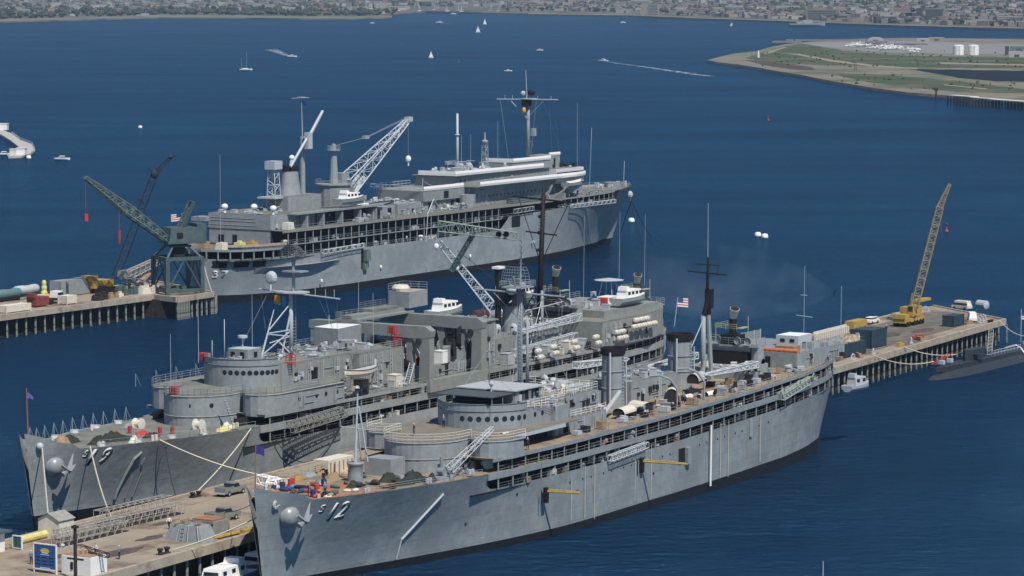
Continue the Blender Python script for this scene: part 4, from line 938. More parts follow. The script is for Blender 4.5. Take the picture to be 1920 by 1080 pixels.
# ------------------------------------------------------------ far ship (bow away from the camera, near side is +y)
S37 = thing('submarine_tender', 'long pale grey submarine tender farthest away, white canvas rails and lattice crane, number 37', 'ship', F37.w(0, 0, 0), F37.rz, 'grey submarine tenders moored at the piers')
DKT = [(0, .3), (3, 2.4), (8, 4.6), (18, 8), (30, 10.6), (45, 12.4), (60, 13), (183, 13), (192, 12.4), (198, 11), (202, 9), (205, 5.4), (206.4, .1)]
WLT = [(0, .1), (10, .5), (20, 2.6), (35, 6), (50, 9.4), (70, 12.2), (85, 13), (165, 13), (180, 12.2), (192, 10.2), (199, 7.4), (203, 4.4), (205.6, .3)]
ZT = [(0, 15.6), (24, 15.2), (24.5, 12.9), (32, 12.5), (62, 12.5), (88, 12.0), (89, 11.2), (92, 9.2), (94, 8.6), (205, 9.0), (207, 9.0)]
H37 = Hull(206.4, DKT, WLT, ZT, lambda x: .4, rk=9.6, zr=13, zs=(15, 0), ns=1)
st = [0, 1, 2, 3.5, 5, 7, 9, 12, 15, 18, 21, 23.9, 24.4, 24.6, 28, 32, 36, 40, 45, 50, 56, 62, 70, 78, 86, 88, 88.8, 89.5, 90.5, 92, 94]+[98+4*k for k in range(21)]+[182+1.5*k for k in range(16)]+[205.3, 206, 206.4]
H37.shell(S37, st, [BOOT, GREY37])
def seg(z, s0, s1, inset=0, step=3): return H37.edge(z, s0, s1, 1, step, inset)
def strip(root, name, m, z0, z1, s0, s1, inset=0, th=.15, side=(1, -1)):
    b = MB()
    for sg in side:
        P0 = H37.edge(0, s0, s1, sg, 3, inset); P1 = H37.edge(0, s0, s1, sg, 3, inset+th)
        b.grid([[(a[0], a[1], z0), (a[0], a[1], z1), (c[0], c[1], z1), (c[0], c[1], z0), (a[0], a[1], z0)] for a, c in zip(P0, P1)])
        break
    return b.obj(name, m, root)
H37.deck(S37, 'forecastle_deck', DECKG, 15.0, 1, 24.3, .2)
H37.deck(S37, 'upper_side_deck', DECK37, 12.4, 22, 64, .2)
MD = H37.deck(S37, 'main_deck', DECK37, 14.95, 24, 191, .15)
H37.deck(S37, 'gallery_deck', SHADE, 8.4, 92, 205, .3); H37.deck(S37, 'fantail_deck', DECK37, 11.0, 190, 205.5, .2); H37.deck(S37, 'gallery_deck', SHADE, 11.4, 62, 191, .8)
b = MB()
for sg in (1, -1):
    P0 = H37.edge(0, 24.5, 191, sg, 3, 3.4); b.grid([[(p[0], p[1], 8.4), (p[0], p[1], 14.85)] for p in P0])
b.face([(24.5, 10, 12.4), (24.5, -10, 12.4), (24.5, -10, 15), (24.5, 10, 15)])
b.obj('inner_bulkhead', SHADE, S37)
strip(S37, 'deck_edge', mat('deck_edge_brown_grey', (.25, .235, .2), .7, .2, 1), 14.5, 15.0, 60, 191); strip(S37, 'deck_edge', GREY37, 14.7, 15.15, 24.5, 60)
strip(S37, 'gallery_beam', GREY37, 11.45, 11.7, 92, 191)
P = H37.edge(0, 26, 60, 1, 3, .2); stanchions(S37, P, 12.4, 14.7, .09, 3.6, 30, name='stanchion')
P = H37.edge(0, 93, 191, 1, 3, .25); stanchions(S37, P, 8.6, 14.6, .09, 3.3, 40, name='gallery_stanchion')
P = H37.edge(0, 191, 206.4, 1, 1.2, .3)+list(reversed(H37.edge(0, 196, 206.4, -1, 1.2, .3))); stanchions(S37, P, 8.9, 10.9, .13, 2.9, 14, name='fantail_stanchion')
b = MB(); b.rail([(p[0], p[1], 8.7) for p in seg(0, 94, 191, .2)], .95, 2.4, .03, 2, .04); b.obj('gallery_railing', GRE3, S37)
b = MB(); b.rail([(p[0], p[1], 11.7) for p in seg(0, 64, 191, .3)], .95, 2.4, .03, 2, .04); b.obj('gallery_railing', GRE3, S37)
b = MB(); b.rail([(p[0], p[1], 15.0) for p in seg(0, 60, 191, .15)], 1.0, 2.6, .03, 2, .04); b.obj('main_deck_railing', GRE3, S37)
b = MB(); b.rail([(p[0], p[1], 12.5) for p in seg(0, 24.5, 62, .15)], .9, 2.6, .03, 2, .04); b.rail([(p[0], p[1], 15.1) for p in seg(0, 1, 24, .1)], 1, 2.2, .03, 2, .04); b.rail([(p[0], -p[1], 15.1) for p in seg(0, 1, 30, .1)], 1, 2.2, .03, 2, .04); b.obj('forward_railing', GRE3, S37)
# fantail edge band and the rounded openings below it
b = MB(); A = H37.edge(0, 190, 206.4, 1, 1, 0)+list(reversed(H37.edge(0, 190, 206.4, -1, 1, 0)))
b.grid([[(p[0], p[1], 10.7), (p[0], p[1], 11.25), (p[0]-.2, p[1]*.98, 11.25), (p[0]-.2, p[1]*.98, 10.7)] for p in A]); b.obj('fantail_edge', GREY37, S37)
b = MB(); b.grid([[(p[0]-.1, p[1], 11.25), (p[0]+.3, p[1]*1.01, 11.8), (p[0]-.1, p[1]*.99, 12.35), (p[0]-.5, p[1]*.97, 11.8)] for p in A if p[1] > 4 and p[0] < 204.6]); b.obj('rolled_canvas_screen', mat('dirty_tan_canvas', (.24, .205, .165), .9, .35, 1.2, bump=.5), S37)
for x0, x1 in ((203.6, 205.6), (199.5, 202.6), (195, 198.6)):
    b = MB(); xs = [x0+(x1-x0)*k/5 for k in range(6)]
    b.grid([[H37.pt(x, z, 1, .04) for z in (6.9, 7.1, 8.4, 8.6)] for x in xs]); b.obj('stern_opening', DARK, S37)
cu = bpy.data.curves.new('hull_number', 'FONT'); cu.body = '37'; cu.size = 2.5; cu.shear = .18; cu.space_character = 1.15; cu.offset = .03
to = bpy.data.objects.new('hull_number', cu); COL.objects.link(to); dg = bpy.context.evaluated_depsgraph_get(); me = bpy.data.meshes.new_from_object(to.evaluated_get(dg)); bpy.data.objects.remove(to)
def stern_x(y, z):
    lo, hi = 180., 206.38
    for _ in range(30):
        mid = (lo+hi)/2
        if H37.hb(mid, z) > abs(y): lo = mid
        else: hi = mid
    return hi
for v in me.vertices: y = 1.9+v.co.x*1.2; z = 4.5+v.co.y; v.co = (stern_x(y, z)+.1, y, z)
me.materials.clear(); me.materials.append(NUM); to = bpy.data.objects.new('hull_number', me); COL.objects.link(to); to.parent = S37; to.modifiers.new('thick', 'SOLIDIFY').thickness = .06
# sponson shelf low on the quarter
b = MB(); xs = [168+2*k for k in range(16)]
b.grid([[H37.pt(x, 6.6, 1, -.1), H37.pt(x, 6.6, 1, 1.7*math.sin(math.pi*min(1, max(0, (x-166)/34)))+.02), H37.pt(x, 4.9, 1, -.1)] for x in xs]); b.obj('quarter_sponson', GREY37, S37)
# after deckhouse: flat faced block facing the stern
HA = house(S37, 'after_deckhouse', [(165, -8.8), (165, 8.9), (191, 8.9), (191, -9.2)], 15.0, 18.6, GREY37, DECK37)
b = MB(); b.box(184, 190.9, -9.1, 8.8, 11.0, 14.95); b.obj('after_deckhouse_lower', GREY37, HA)
door(HA, 190.95, -5.5, 11.3, 0, 1.6, 2.2); door(HA, 190.95, -1.5, 11.3, 0, 1.3, 2.3)
b = MB(); b.box(188.5, 192.5, -13.2, -9, 16.6, 17.6); b.obj('side_gallery', HOUSE, HA)
b = MB()
for z in (15.9, 16.9, 17.6): b.tube((191.04, -8.6, z+.0), (191.04, 4.5, z-.05), .05, n=4)
b.obj('hand_lines', GRE3, HA)
b = MB(); b.box(146, 184, 9.0, 11.6, 18.3, 18.65); b.rail([(146, 11.5, 18.65), (184, 11.5, 18.65)], .9, 2, .03, 2); OV = b.obj('boat_overhang', GREY37, S37)
for x in (149, 156, 164, 172, 179): b = MB(); b.box(x-.35, x+.35, 9.4, 11.3, 15, 18.3); b.obj('overhang_support', GREY37, S37)
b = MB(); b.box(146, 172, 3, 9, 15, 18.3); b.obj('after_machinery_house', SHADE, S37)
b = MB(); b.box(140, 150, 5.5, 10.9, 15.0, 17.9); o = b.obj('locker_house', HOUSE, S37); door(o, 142.5, 10.95, 15.1, R(90), 1.6, 2.4); door(o, 147.5, 10.95, 15.1, R(90), 1.4, 2.2)
clutter(HA, 'roof_fittings', LIGHT, 178, 190, -8, 8, 18.6, 16, (.5, 1.6), (.3, .9), 51)
for x, y in ((189.6, -5.4), (186.5, 1.0), (188.8, 8.2)):
    b = MB(); b.tube((x, y, 18.6), (x, y, 19.5), .35, n=8); b.ball((x, y, 20.1), .85, 10, .85); b.obj('radome', WHITE, HA)
house(HA, 'stack_house', rrect(163, 177, -3.4, 4.6, .4), 18.63, 22.0, HOUSE, DECKG)
F4 = MB(); i = len(F4.v)
F4.lathe((170.5, .4, 0), [(3.3, 21.6), (2.8, 24.2), (2.25, 28.0)], 14, sy=.75); F4 = F4.obj('funnel', GREY37, S37, smooth=True)
b = MB(); b.lathe((170.5, .4, 0), [(2.35, 27.9), (2.5, 28), (2.45, 29.2), (2.0, 29.2), (.01, 28.8)], 14, sy=.75); b.obj('funnel_cap', BLACK, F4)
b = MB(); b.ball((170, .6, 31), .7, 8); b.tube((170, .6, 29), (170, .6, 30.4), .7, .5, n=8); b.obj('funnel_lamp', WHITE, F4)
b = MB(); b.truss((177.3, .4, 19.5), (177.6, .4, 28.8), 2.6, 1.8, 7, .13, up=(0, 1, 0)); b.box(175.9, 179.2, -1, 1.9, 28.6, 30.6); b.box(175.2, 180.4, -2.4, 2.8, 21.6, 22); b.obj('lattice_tower', LIGHT, S37)
b = MB(); b.tube((164.6, 0, 18.6), (164.6, 0, 36), .72, .62, n=10); b.tube((164.6, 0, 36), (164.9, 0, 45.8), .22, .1, n=6); PM = b.obj('kingpost', GRE3, S37)
b = MB(); b.tube((164.9, -2.8, 45.2), (164.9, 2.2, 45.5), .1, n=5); b.box(164.2, 165.6, -.8, .8, 45.4, 45.6); b.obj('kingpost_yard', LIGHT, PM)
b = MB(); b.grid([[(164.9-.3*k, .3*k, 44.6-.3*j) for k in range(5)] for j in range(5)]); b.obj('command_flag', BLUE, PM)
b = MB(); b.tube((172.6, 2, 29), (165.5, 2, 35.6), .35, n=6); b.tube((164.2, 2, 36.4), (158.7, 2, 42), .42, .36, n=6); b.box(164, 165.8, 1.4, 2.6, 33, 37); b.obj('derrick_boom', LIGHT, S37)
# big slewing crane
CR = MB(); CR.lathe((151, 0, 0), [(4.3, 18), (4.3, 23.4)], 16); CR.lathe((151, 0, 23.4), [(4.7, 0), (4.7, .3), (.01, .3)], 16); CR = CR.obj('crane_turntable', HOUSE, S37)
b = MB(); b.tube((151, 0, 23.5), (151, 0, 31.6), 1.15, .75, n=10); b.lathe((151, 0, 31.6), [(.75, 0), (1.7, .3), (1.7, .5), (.6, .6), (.5, 1.9), (.01, 2)], 12); b.rail([(151+1.7*math.cos(k), 1.7*math.sin(k), 32.1) for k in (0, 1.05, 2.1, 3.14, 4.2, 5.25, 6.28)], .9, 1, .04); b.obj('crane_king_post', GRE3, CR)
b = MB(); b.rail([(151+4.6*math.cos(k*.5236), 4.6*math.sin(k*.5236), 23.7) for k in range(13)], 1, 2, .04); b.box(146.6, 149.6, -1.6, 1.6, 23.6, 26.2); b.obj('crane_cab', HOUSE, CR)
b = MB(); b.truss((146.4, .4, 22.6), (117.4, .4, 38.2), 4.2, .9, 13, .17, h0=4.4, h1=1.0); b.tube((146.6, -.9, 19.6), (139.4, .2, 24.6), .5, .7, n=5); b.tube((146.6, 2.4, 19.6), (139.4, 1.2, 24.6), .5, .6, n=5); b.box(116.4, 118.2, -.2, 1.2, 37.8, 39); b.obj('crane_jib', LIGHT, CR)
b = MB(); b.tube((118, 0, 38.8), (136.5, 0, 34.6), .05, n=4); b.tube((118, .7, 38.8), (136.5, .6, 34.6), .05, n=4); b.tube((136.5, .3, 34.6), (151, 0, 33), .05, n=4); b.box(136, 138, -.2, .8, 34.2, 35); b.tube((117.4, .4, 38), (117.4, .4, 29), .04, n=4); b.obj('crane_cables', GRE3, CR)
b = MB(); b.ball((117.4, .4, 28.2), .75, 10, 1.2); b.tube((117.4, .4, 27.4), (117.4, .4, 26.4), .2, n=6); b.obj('crane_hook_block', WHITE, CR)
# forward superstructure
b = MB(); b.prism([(100, 8), (100, -9), (39, -8), (37.5, -5), (37.5, 4), (40.5, 8)], 15, 20.2); M0 = b.obj('superstructure', GREY37, S37)
b = MB(); b.prism([(101, 10.6), (101, -10), (39, -9), (37, -5), (37, 4), (40.5, 8.8), (47, 10.6)], 20.2, 20.4); b.obj('superstructure_deck', DECKG, M0)
b = MB(); b.prism([(104, 6), (104, -6), (56, -6), (56, 6.4)], 20.4, 23.1); M1_ = b.obj('superstructure_tier', HOUSE, M0)
b = MB(); b.prism([(105, 7), (105, -6.6), (56, -6.6), (56, 7)], 23.1, 23.3); b.obj('tier_deck', DECKG, M1_)
CAN = mat('white_canvas_rail', (.78, .75, .72), .8, .06, 2, bump=.4)
def canvas(root, pts, z, h, m=CAN, th=.25):
    b = MB(); b.grid([[(x, y, z), (x+.02, y+.12, z+h*.5), (x, y, z+h), (x-.02, y-th, z+h), (x, y-th, z)] for x, y in pts]); return b.obj('canvas_rail', m, root)
canvas(M0, [(99-3*k, 10.7) for k in range(17)]+[(48, 10.8), (44, 10.2), (40.6, 9.1)], 20.4, 1.15)
canvas(M1_, [(96-3*k, 7.1) for k in range(12)]+[(60, 7.1)], 23.3, 1.2); canvas(M1_, [(105.1, 7-1.4*k) for k in range(9)][::-1]+[(104.9, 7.1), (96, 7.1)], 23.3, 1.2)
b = MB(); b.prism([(56, 8.7), (56, -7), (41, -6.4), (37.4, -2), (37.8, 4), (41, 8.7)], 18.7, 22.6); BB = b.obj('bridge_house', mat('pale_pinkish_paint', (.6, .58, .6), .6, .08, 1), M0)
b = MB()
for a, c in (((55.8, 8.73), (41.1, 8.73)), ((40.9, 8.62), (37.85, 4.15)), ((37.75, 3.9), (37.38, -1.9))): b.face([(a[0], a[1]+.03, 20.7), (c[0]-.02, c[1]+.03, 20.7), (c[0]-.04, c[1]+.03, 21.7), (a[0]-.02, a[1]+.03, 21.7)])
b.obj('bridge_windows', DARK, BB)
b = MB(); b.box(41.5, 55.5, -6, 8, 22.62, 22.75); b.obj('bridge_top_deck', DECKG, BB)
clutter(BB, 'deck_fittings', SHADE, 42, 53, -5, 7.4, 22.75, 20, (.4, 1.2), (.5, 1.7), 52)
b = MB(); b.box(54, 74, -5, 5.6, 22.7, 25.2); b.box(48, 54, -1, 5.2, 22.7, 26.2); UB = b.obj('upper_bridge', HOUSE, M0)
canvas(UB, [(74-2*k, 5.8) for k in range(11)], 25.2, 1.1); canvas(UB, [(74.1, 5.8-1.2*k) for k in range(8)][::-1], 25.2, 1.1); door(UB, 51, 5.23, 23.6, R(90), .9, 1.8)
canvas(UB, [(54-1.5*k, 5.3) for k in range(5)], 26.1, .9)
clutter(M1_, 'roof_fittings', LIGHT, 76, 103, -5.5, 6, 23.3, 46, (.5, 1.7), (.4, 2.0), 53); clutter(M1_, 'ventilators', CREAM, 76, 103, -5, 5, 23.3, 16, (.6, 1.9), (.5, 1.6), 54)
M5 = pole(S37, 'mainmast', 56.3, 0, 25.4, 41.6, .55, .42, GRE3)
b = MB(); b.tube((57, 0, 41.3), (57.6, 0, 49.5), .14, .09, n=6); b.obj('topmast', LIGHT, M5)
b = MB(); b.tube((57, -9.6, 41.4), (57, 9.8, 41.6), .17, .17, n=6); b.tube((57, -5, 41), (57, 0, 36.4), .08, n=4); b.tube((57, 5, 41), (57, 0, 36.4), .08, n=4); b.box(54.8, 58.6, -1.8, 1.8, 41.6, 41.8)
for y in (-7, -4.6, 3.4, 7.6): b.tube((57, y, 41.5), (57, y, 42.6), .06, n=4)
b.obj('yard', LIGHT, M5)
b = MB(); b.ball((55.6, .6, 43.4), 1.15, 8, .8); b.box(56, 58.4, -.9, .9, 39.6, 41.4); b.obj('dark_radar', BLACK, M5); b = MB(); b.ball((58.4, -.4, 43.2), .7, 8); b.obj('radar_dish', LIGHT, M5)
b = MB(); b.ball((58.6, 0, 38.6), .55, 8, 1.5); b.obj('day_shape', mat('amber_shape', (.7, .35, .03), .6), M5)
b = MB(); b.rail([(55, .6, 28.5), (55, .6, 33)], .6, .6, .04, 1); b.box(54.4, 55.6, .4, 1.5, 31.5, 33.6); b.tube((54, 0, 30), (56, 0, 30), .06, n=4)
for y, x2, y2 in ((8.5, 46, 4), (7, 50, 4), (-8.5, 60, -4), (3, 62, 4), (5, 44, 4)): b.tube((57, y, 41.4), (x2, y2, 25), .03, n=4)
b.obj('mast_stays', GRE3, M5)
K2 = pole(S37, 'kingpost', 93.2, .2, 22, 39, .42, .3, LIGHT); b = MB(); b.tube((93.2, .2, 18), (93.2, .2, 26), .62, n=8); b.lathe((93.2, .2, 33.4), [(.4, -.2), (.75, 0), (.4, .2)], 8)
for x, y in ((90, -2.4), (96.4, -2.4), (90, 3), (96.4, 3)): b.tube((x, y, 15), (x+.3*(93-x), y*.6, 25.6), .17, n=5)
for z in (17, 18.5, 20, 21.5, 23): b.tube((90.6, 2.6, z), (96, 2.6, z), .09, n=4)
b.rail([(90.6, 2.4, 25.4), (95.8, 2.4, 25.4), (95.8, -2, 25.4), (90.6, -2, 25.4)], 1, 1.5, .05); b.obj('kingpost_scaffold', LIGHT, K2)
b = MB(); b.lathe((101.3, 8.2, 15), [(2.2, 0), (2.2, 3.4), (.01, 3.4)], 14); b.obj('crane_pedestal', HOUSE, S37)
b = MB(); b.truss((79, 0, 23.3), (79, 0, 30.5), 1.4, 1.1, 7, .1, up=(0, 1, 0)); b.lathe((79, 0, 30.5), [(.4, 0), (.9, .3), (.9, .7), (.3, 1), (.2, 3), (.01, 3)], 8); b.obj('aerial_tower', GRE3, S37)
for x, z1 in ((87.6, 33), (83, 33), (69, 36), (38, 40), (196, 33)):
    b = MB(); y = -2 if x > 60 else 5; z0 = 23.3 if x > 60 and x < 150 else (15 if x < 60 else 11)
    b.tube((x, y, z0), (x, y, z1), .045, .03, n=4)
    if x > 80 and x < 90: b.tube((x, y-1.3, z1-7), (x, y+1.3, z1-7), .07, n=4)
    b.obj('whip_antenna', LIGHT, S37)
b = MB(); b.tube((33, 6, 15), (32.6, 6.5, 33), .06, n=4); b.obj('whip_antenna', LIGHT, S37)
b = MB(); b.box(104, 132, -8.5, 6.5, 15, 17.6); W5 = b.obj('midships_house', HOUSE, S37); b = MB(); b.prism([(101, 7.2), (101, -9), (118, -9), (121, 7.2)], 17.6, 20.2); W6 = b.obj('midships_house_top', HOUSE2, S37)
door(W6, 110, 7.25, 18, R(90), 2.2, 1.8); door(W5, 106, 6.55, 15.1, R(90), 1.4, 2); door(W5, 117, 6.55, 15.1, R(90), 1, 2)
canvas(W6, [(121, 7.3), (101.6, 7.3)], 20.3, 1.1)
b = MB(); b.rail([(121, 7, 20.2), (121, -9, 20.2), (102, -9, 20.2)], 1.4, 2, .06, 2); b.tube((120.8, 6.9, 15), (120.8, 6.9, 23.6), .1, n=5); b.tube((120.8, 6.9, 23), (114, 6.9, 20.5), .08, n=4); b.obj('screen_frames', LIGHT, W6)
clutter(W5, 'roof_fittings', LIGHT, 122, 132, -8, 6, 17.6, 24, (.5, 1.8), (.4, 1.6), 55)
clutter(MD, 'deck_machinery', GRE3, 103, 132, 7.2, 10.5, 15, 10, (.5, 1.4), (.5, 1.6), 56)
b = MB(); b.tube((128, 12.9, 15), (124.6, 12.6, 18.6), .14, n=5); b.tube((121, 12.9, 15), (124.6, 12.6, 18.6), .14, n=5); b.tube((129, 13.1, 8), (128, 13.0, 15), .12, n=5); b.obj('a_frame', LIGHT, S37)
# davits and clutter under the forward superstructure, bow gear
b = MB(); 
pass
for x in (66, 58): b = MB(); b.line([(x, 9, 15), (x-1, 11.6, 17), (x-1.5, 12.4, 19)], .35, 5); b.box(x-1.4, x-.4, 9, 12, 15, 16.2); b.obj('boat_davit', HOUSE, S37)
b = MB(); b.box(66, 84, 9.6, 11.6, 15, 16.3); b.obj('stowage_locker', GREEN, S37)
clutter(MD, 'deck_fittings', GRE3, 30, 58, 9, 11.2, 15, 12, (.5, 1.4), (.5, 1.8), 57)
b = MB(); b.lathe((8.5, 0, 15), [(2.6, 0), (2.7, 1.3), (2.5, 1.3), (2.4, .3), (.01, .3)], 14); b.obj('bow_gun_tub', HOUSE, S37)
clutter(MD, 'bow_fittings', LIGHT, 4, 20, -2, 3, 15.1, 12, (.5, 1.4), (.5, 1.6), 58)
b = MB(); b.tube((2.5, 0, 15), (2, 0, 22), .08, n=4); b.obj('jackstaff', LIGHT, S37)
b = MB(); b.truss((30, 12.6, 12.6), (56, 13.4, 12.7), .5, .5, 20, .07, h0=.9, h1=.9); b.obj('stowed_gangway', LIGHT, S37)
b = MB(); b.truss((76, 13.3, 13.4), (86, 13.3, 13.2), .5, .5, 10, .07, h0=1.1, h1=1.1); b.obj('stowed_gangway', GRE3, S37)
b = MB(); b.grid([[H37.pt(x, z, 1, .05) for z in (9, 9.3, 11.6, 11.9)] for x in (82.4, 82.9, 86.2, 86.8)]); b.obj('side_port', DARK, S37)
b = MB(); b.truss((158, 13.6, 9.4), (176, 13.6, 9.0), .5, .5, 14, .07, h0=.9, h1=.9); b.obj('accommodation_ladder', LIGHT, S37)
b = MB(); b.box(157.5, 158.5, 13.02, 13.1, 3.6, 8.4); b.obj('side_port', DARK, S37); b = MB(); b.box(155.6, 157.4, 13.05, 14, 5.4, 8.2); b.box(156.6, 158, 13.05, 13.8, 3.4, 4.8); b.obj('side_port_door', GREENL, S37)
for x, z in ((150, 3.4), (176, 2), (108, 3), (76, 4.4)): b = MB(); b.ball((x, 13.25, z), .32, 6, 1.6); b.obj('white_fender', WHITE, S37)
b = MB(); b.ball((1, 1.3, 12.3), .9, 8, 1.3); b.tube((-.3, .6, 12), (-.2, .6, 10.4), .3, n=5); b.obj('bow_anchor', LIGHT, S37)
# ------------------------------------------------------------ boats, vehicles, people: prototypes
OFF = (0, -400, -60)
def loft(b, L_, w, h, sheer=.25, bowfull=.35, z=0, n=9):
    """pointed bow at +x, square stern"""
    rows = []
    for k in range(n):
        t = k/(n-1); x = -L_/2+L_*t; q = 1 if t < .45 else max(.02, 1-((t-.45)/.55)**2.2); hw = w/2*q*(1 if t > .1 else .93); zz = z+h+sheer*h*max(0, t-.4)*1.6
        rows.append([(x, -hw, zz), (x, -hw*.93, z+h*.5), (x, -hw*.45, z+.02), (x, 0, z-.05+ (.15*h if t > .9 else 0)), (x, hw*.45, z+.02), (x, hw*.93, z+h*.5), (x, hw, zz)])
    b.grid(rows); b.face([p for p in rows[0]][::-1])
    return rows
def launch(name, label, L_=12, w=3.4, h=1.5, hullm=GRE3, cab=WHITE, windows=4, fore=.12):
    t = thing(name, label, 'boat', OFF)
    b = MB(); rows = loft(b, L_, w, h); b.obj('hull', hullm, t)
    b = MB(); b.grid([[(r[0][0], r[0][1]*.94, r[0][2]-.12), (r[6][0], r[6][1]*.94, r[6][2]-.12)] for r in rows]); b.obj('deck', WHITE if cab == WHITE else LIGHT, t)
    c = MB(); x0, x1 = -L_*.3, L_*.22; c.frust(((x0+x1)/2, 0), (x1-x0)/2, w*.38, h-.1, h+1.25, .88, -.1); C_ = c.obj('cabin', cab, t)
    c = MB(); c.frust((x0+L_*.06, 0), L_*.06, w*.3, h+1.2, h+1.9, .85); c.obj('wheelhouse', cab, t)
    for sg in (-1, 1):
        for k in range(windows):
            xx = x0+(x1-x0)*(k+.5)/windows; g = MB(); g.box(xx-.42, xx+.42, sg*w*.355-.05+(0 if sg > 0 else 0), sg*w*.355+.05, h+.45, h+.98); g.obj('window', GLASS, C_)
    g = MB(); g.box(x1-.12, x1+.02, -w*.26, w*.26, h+.45, h+.95); g.obj('window', GLASS, C_)
    return t
def whaleboat():
    t = thing('whaleboat', '', 'boat', OFF); b = MB(); n = 11; rows = []
    for k in range(n):
        u = 2*k/(n-1)-1; hw = 1.25*max(.02, (1-abs(u)**2.4)); zz = 1.15+.35*u*u
        rows.append([(4.6*u, -hw, zz), (4.5*u, -hw*.95, .6+.2*u*u), (4.2*u, -hw*.5, .1+.3*u*u), (4.0*u, 0, .3*u*u), (4.2*u, hw*.5, .1+.3*u*u), (4.5*u, hw*.95, .6+.2*u*u), (4.6*u, hw, zz)])
    b.grid(rows); b.obj('hull', CREAM, t)
    b = MB(); b.line([r[0] for r in rows], .07); b.line([r[6] for r in rows], .07); b.obj('gunwale', mat('dark_trim', (.1, .07, .05), .7), t)
    b = MB(); b.grid([[(r[0][0], r[0][1]*.9, r[0][2]-.15), (r[0][0], 0, r[0][2]+.1), (r[6][0], r[6][1]*.9, r[6][2]-.15)] for r in rows[1:-1]]); b.obj('boat_cover', CANVAS, t)
    b = MB(); b.box(-4.2, -4.0, -.12, .12, 1.2, 2.1); b.box(3.9, 4.1, -.12, .12, 1.2, 2.3); b.obj('end_posts', WHITE, t)
    return t
def sailboat(name='sailboat', sails=True):
    t = thing(name, '', 'sailboat', OFF); b = MB(); loft(b, 9, 2.8, 1.0); b.obj('hull', WHITE, t)
    b = MB(); b.tube((.6, 0, 1), (.6, 0, 13), .09, .06, n=5)
    if not sails: b.tube((-3, 0, 1), (-3, 0, 9), .08, .05, n=5)
    b.obj('mast', LIGHT, t)
    if sails:
        b = MB(); b.grid([[(.5-4.2*(1-j/8)*k/5, .25*math.sin(math.pi*k/5)*(1-j/8), 1.6+10.8*j/8) for k in range(6)] for j in range(9)]); b.obj('mainsail', WHITE, t)
        b = MB(); b.grid([[(.7+3.6*(1-j/8)*k/5, .3*math.sin(math.pi*k/5)*(1-j/8), 1.4+9.2*j/8) for k in range(6)] for j in range(9)]); b.obj('jib_sail', WHITE, t)
    else: b = MB(); b.box(-2.5, 1.5, -.8, .8, 1, 1.6); b.obj('cabin', WHITE, t)
    return t
def motorboat():
    t = thing('motorboat', '', 'motorboat', OFF); b = MB(); rows = loft(b, 8, 2.7, 1.0); b.obj('hull', WHITE, t)
    b = MB(); b.frust((-.3, 0), 1.6, .95, .9, 2.1, .75, .2); c = b.obj('cabin', WHITE, t); b = MB(); b.frust((.0, 0), 1.5, .98, 1.35, 1.8, .9, .1); b.obj('window', GLASS, c)
    return t
def pickup():
    t = thing('pickup_truck', '', 'pickup truck', OFF)
    b = MB(); b.box(-2.6, 2.6, -.92, .92, .45, .95); b.box(.9, 2.55, -.9, .9, .95, 1.12)
    b.box(-2.6, -.45, -.92, -.8, .95, 1.3); b.box(-2.6, -.45, .8, .92, .95, 1.3); b.box(-2.6, -2.5, -.8, .8, .95, 1.3); b.box(-.5, -.4, -.85, .85, .95, 1.35); b.obj('body', TRUCKG, t)
    b = MB(); b.frust((.25, 0), .78, .86, .95, 1.78, .78, -.05); C_ = b.obj('cab', TRUCKG, t)
    b = MB(); b.frust((.25, 0), .76, .875, 1.2, 1.62, .87, -.03); b.obj('window', GLASS, C_); b = MB(); b.frust((.25, 0), .795, .7, 1.2, 1.62, .865, -.03); b.obj('windscreen', GLASS, C_)
    b = MB(); b.box(-2.72, -2.6, -.85, .85, .4, .6); b.box(2.6, 2.74, -.88, .88, .42, .62); b.obj('bumper', LIGHT, t)
    for x in (-1.65, 1.65):
        for y in (-.86, .86):
            b = MB(); b.lathe((x, y, .37), [(.01, -.11), (.33, -.12), (.38, -.05), (.38, .05), (.33, .12), (.01, .11)], 14, axis='y'); wv = b.obj('wheel', RUBBER, t)
            b = MB(); b.lathe((x, y+(.13 if y > 0 else -.13), .37), [(.001, 0), (.18, 0)], 10, axis='y'); b.obj('hubcap', LIGHT, wv)
    for y in (-.7, .7): b = MB(); b.box(2.58, 2.63, y-.13, y+.13, .68, .88); b.obj('headlight', WHITE, t)
    return t
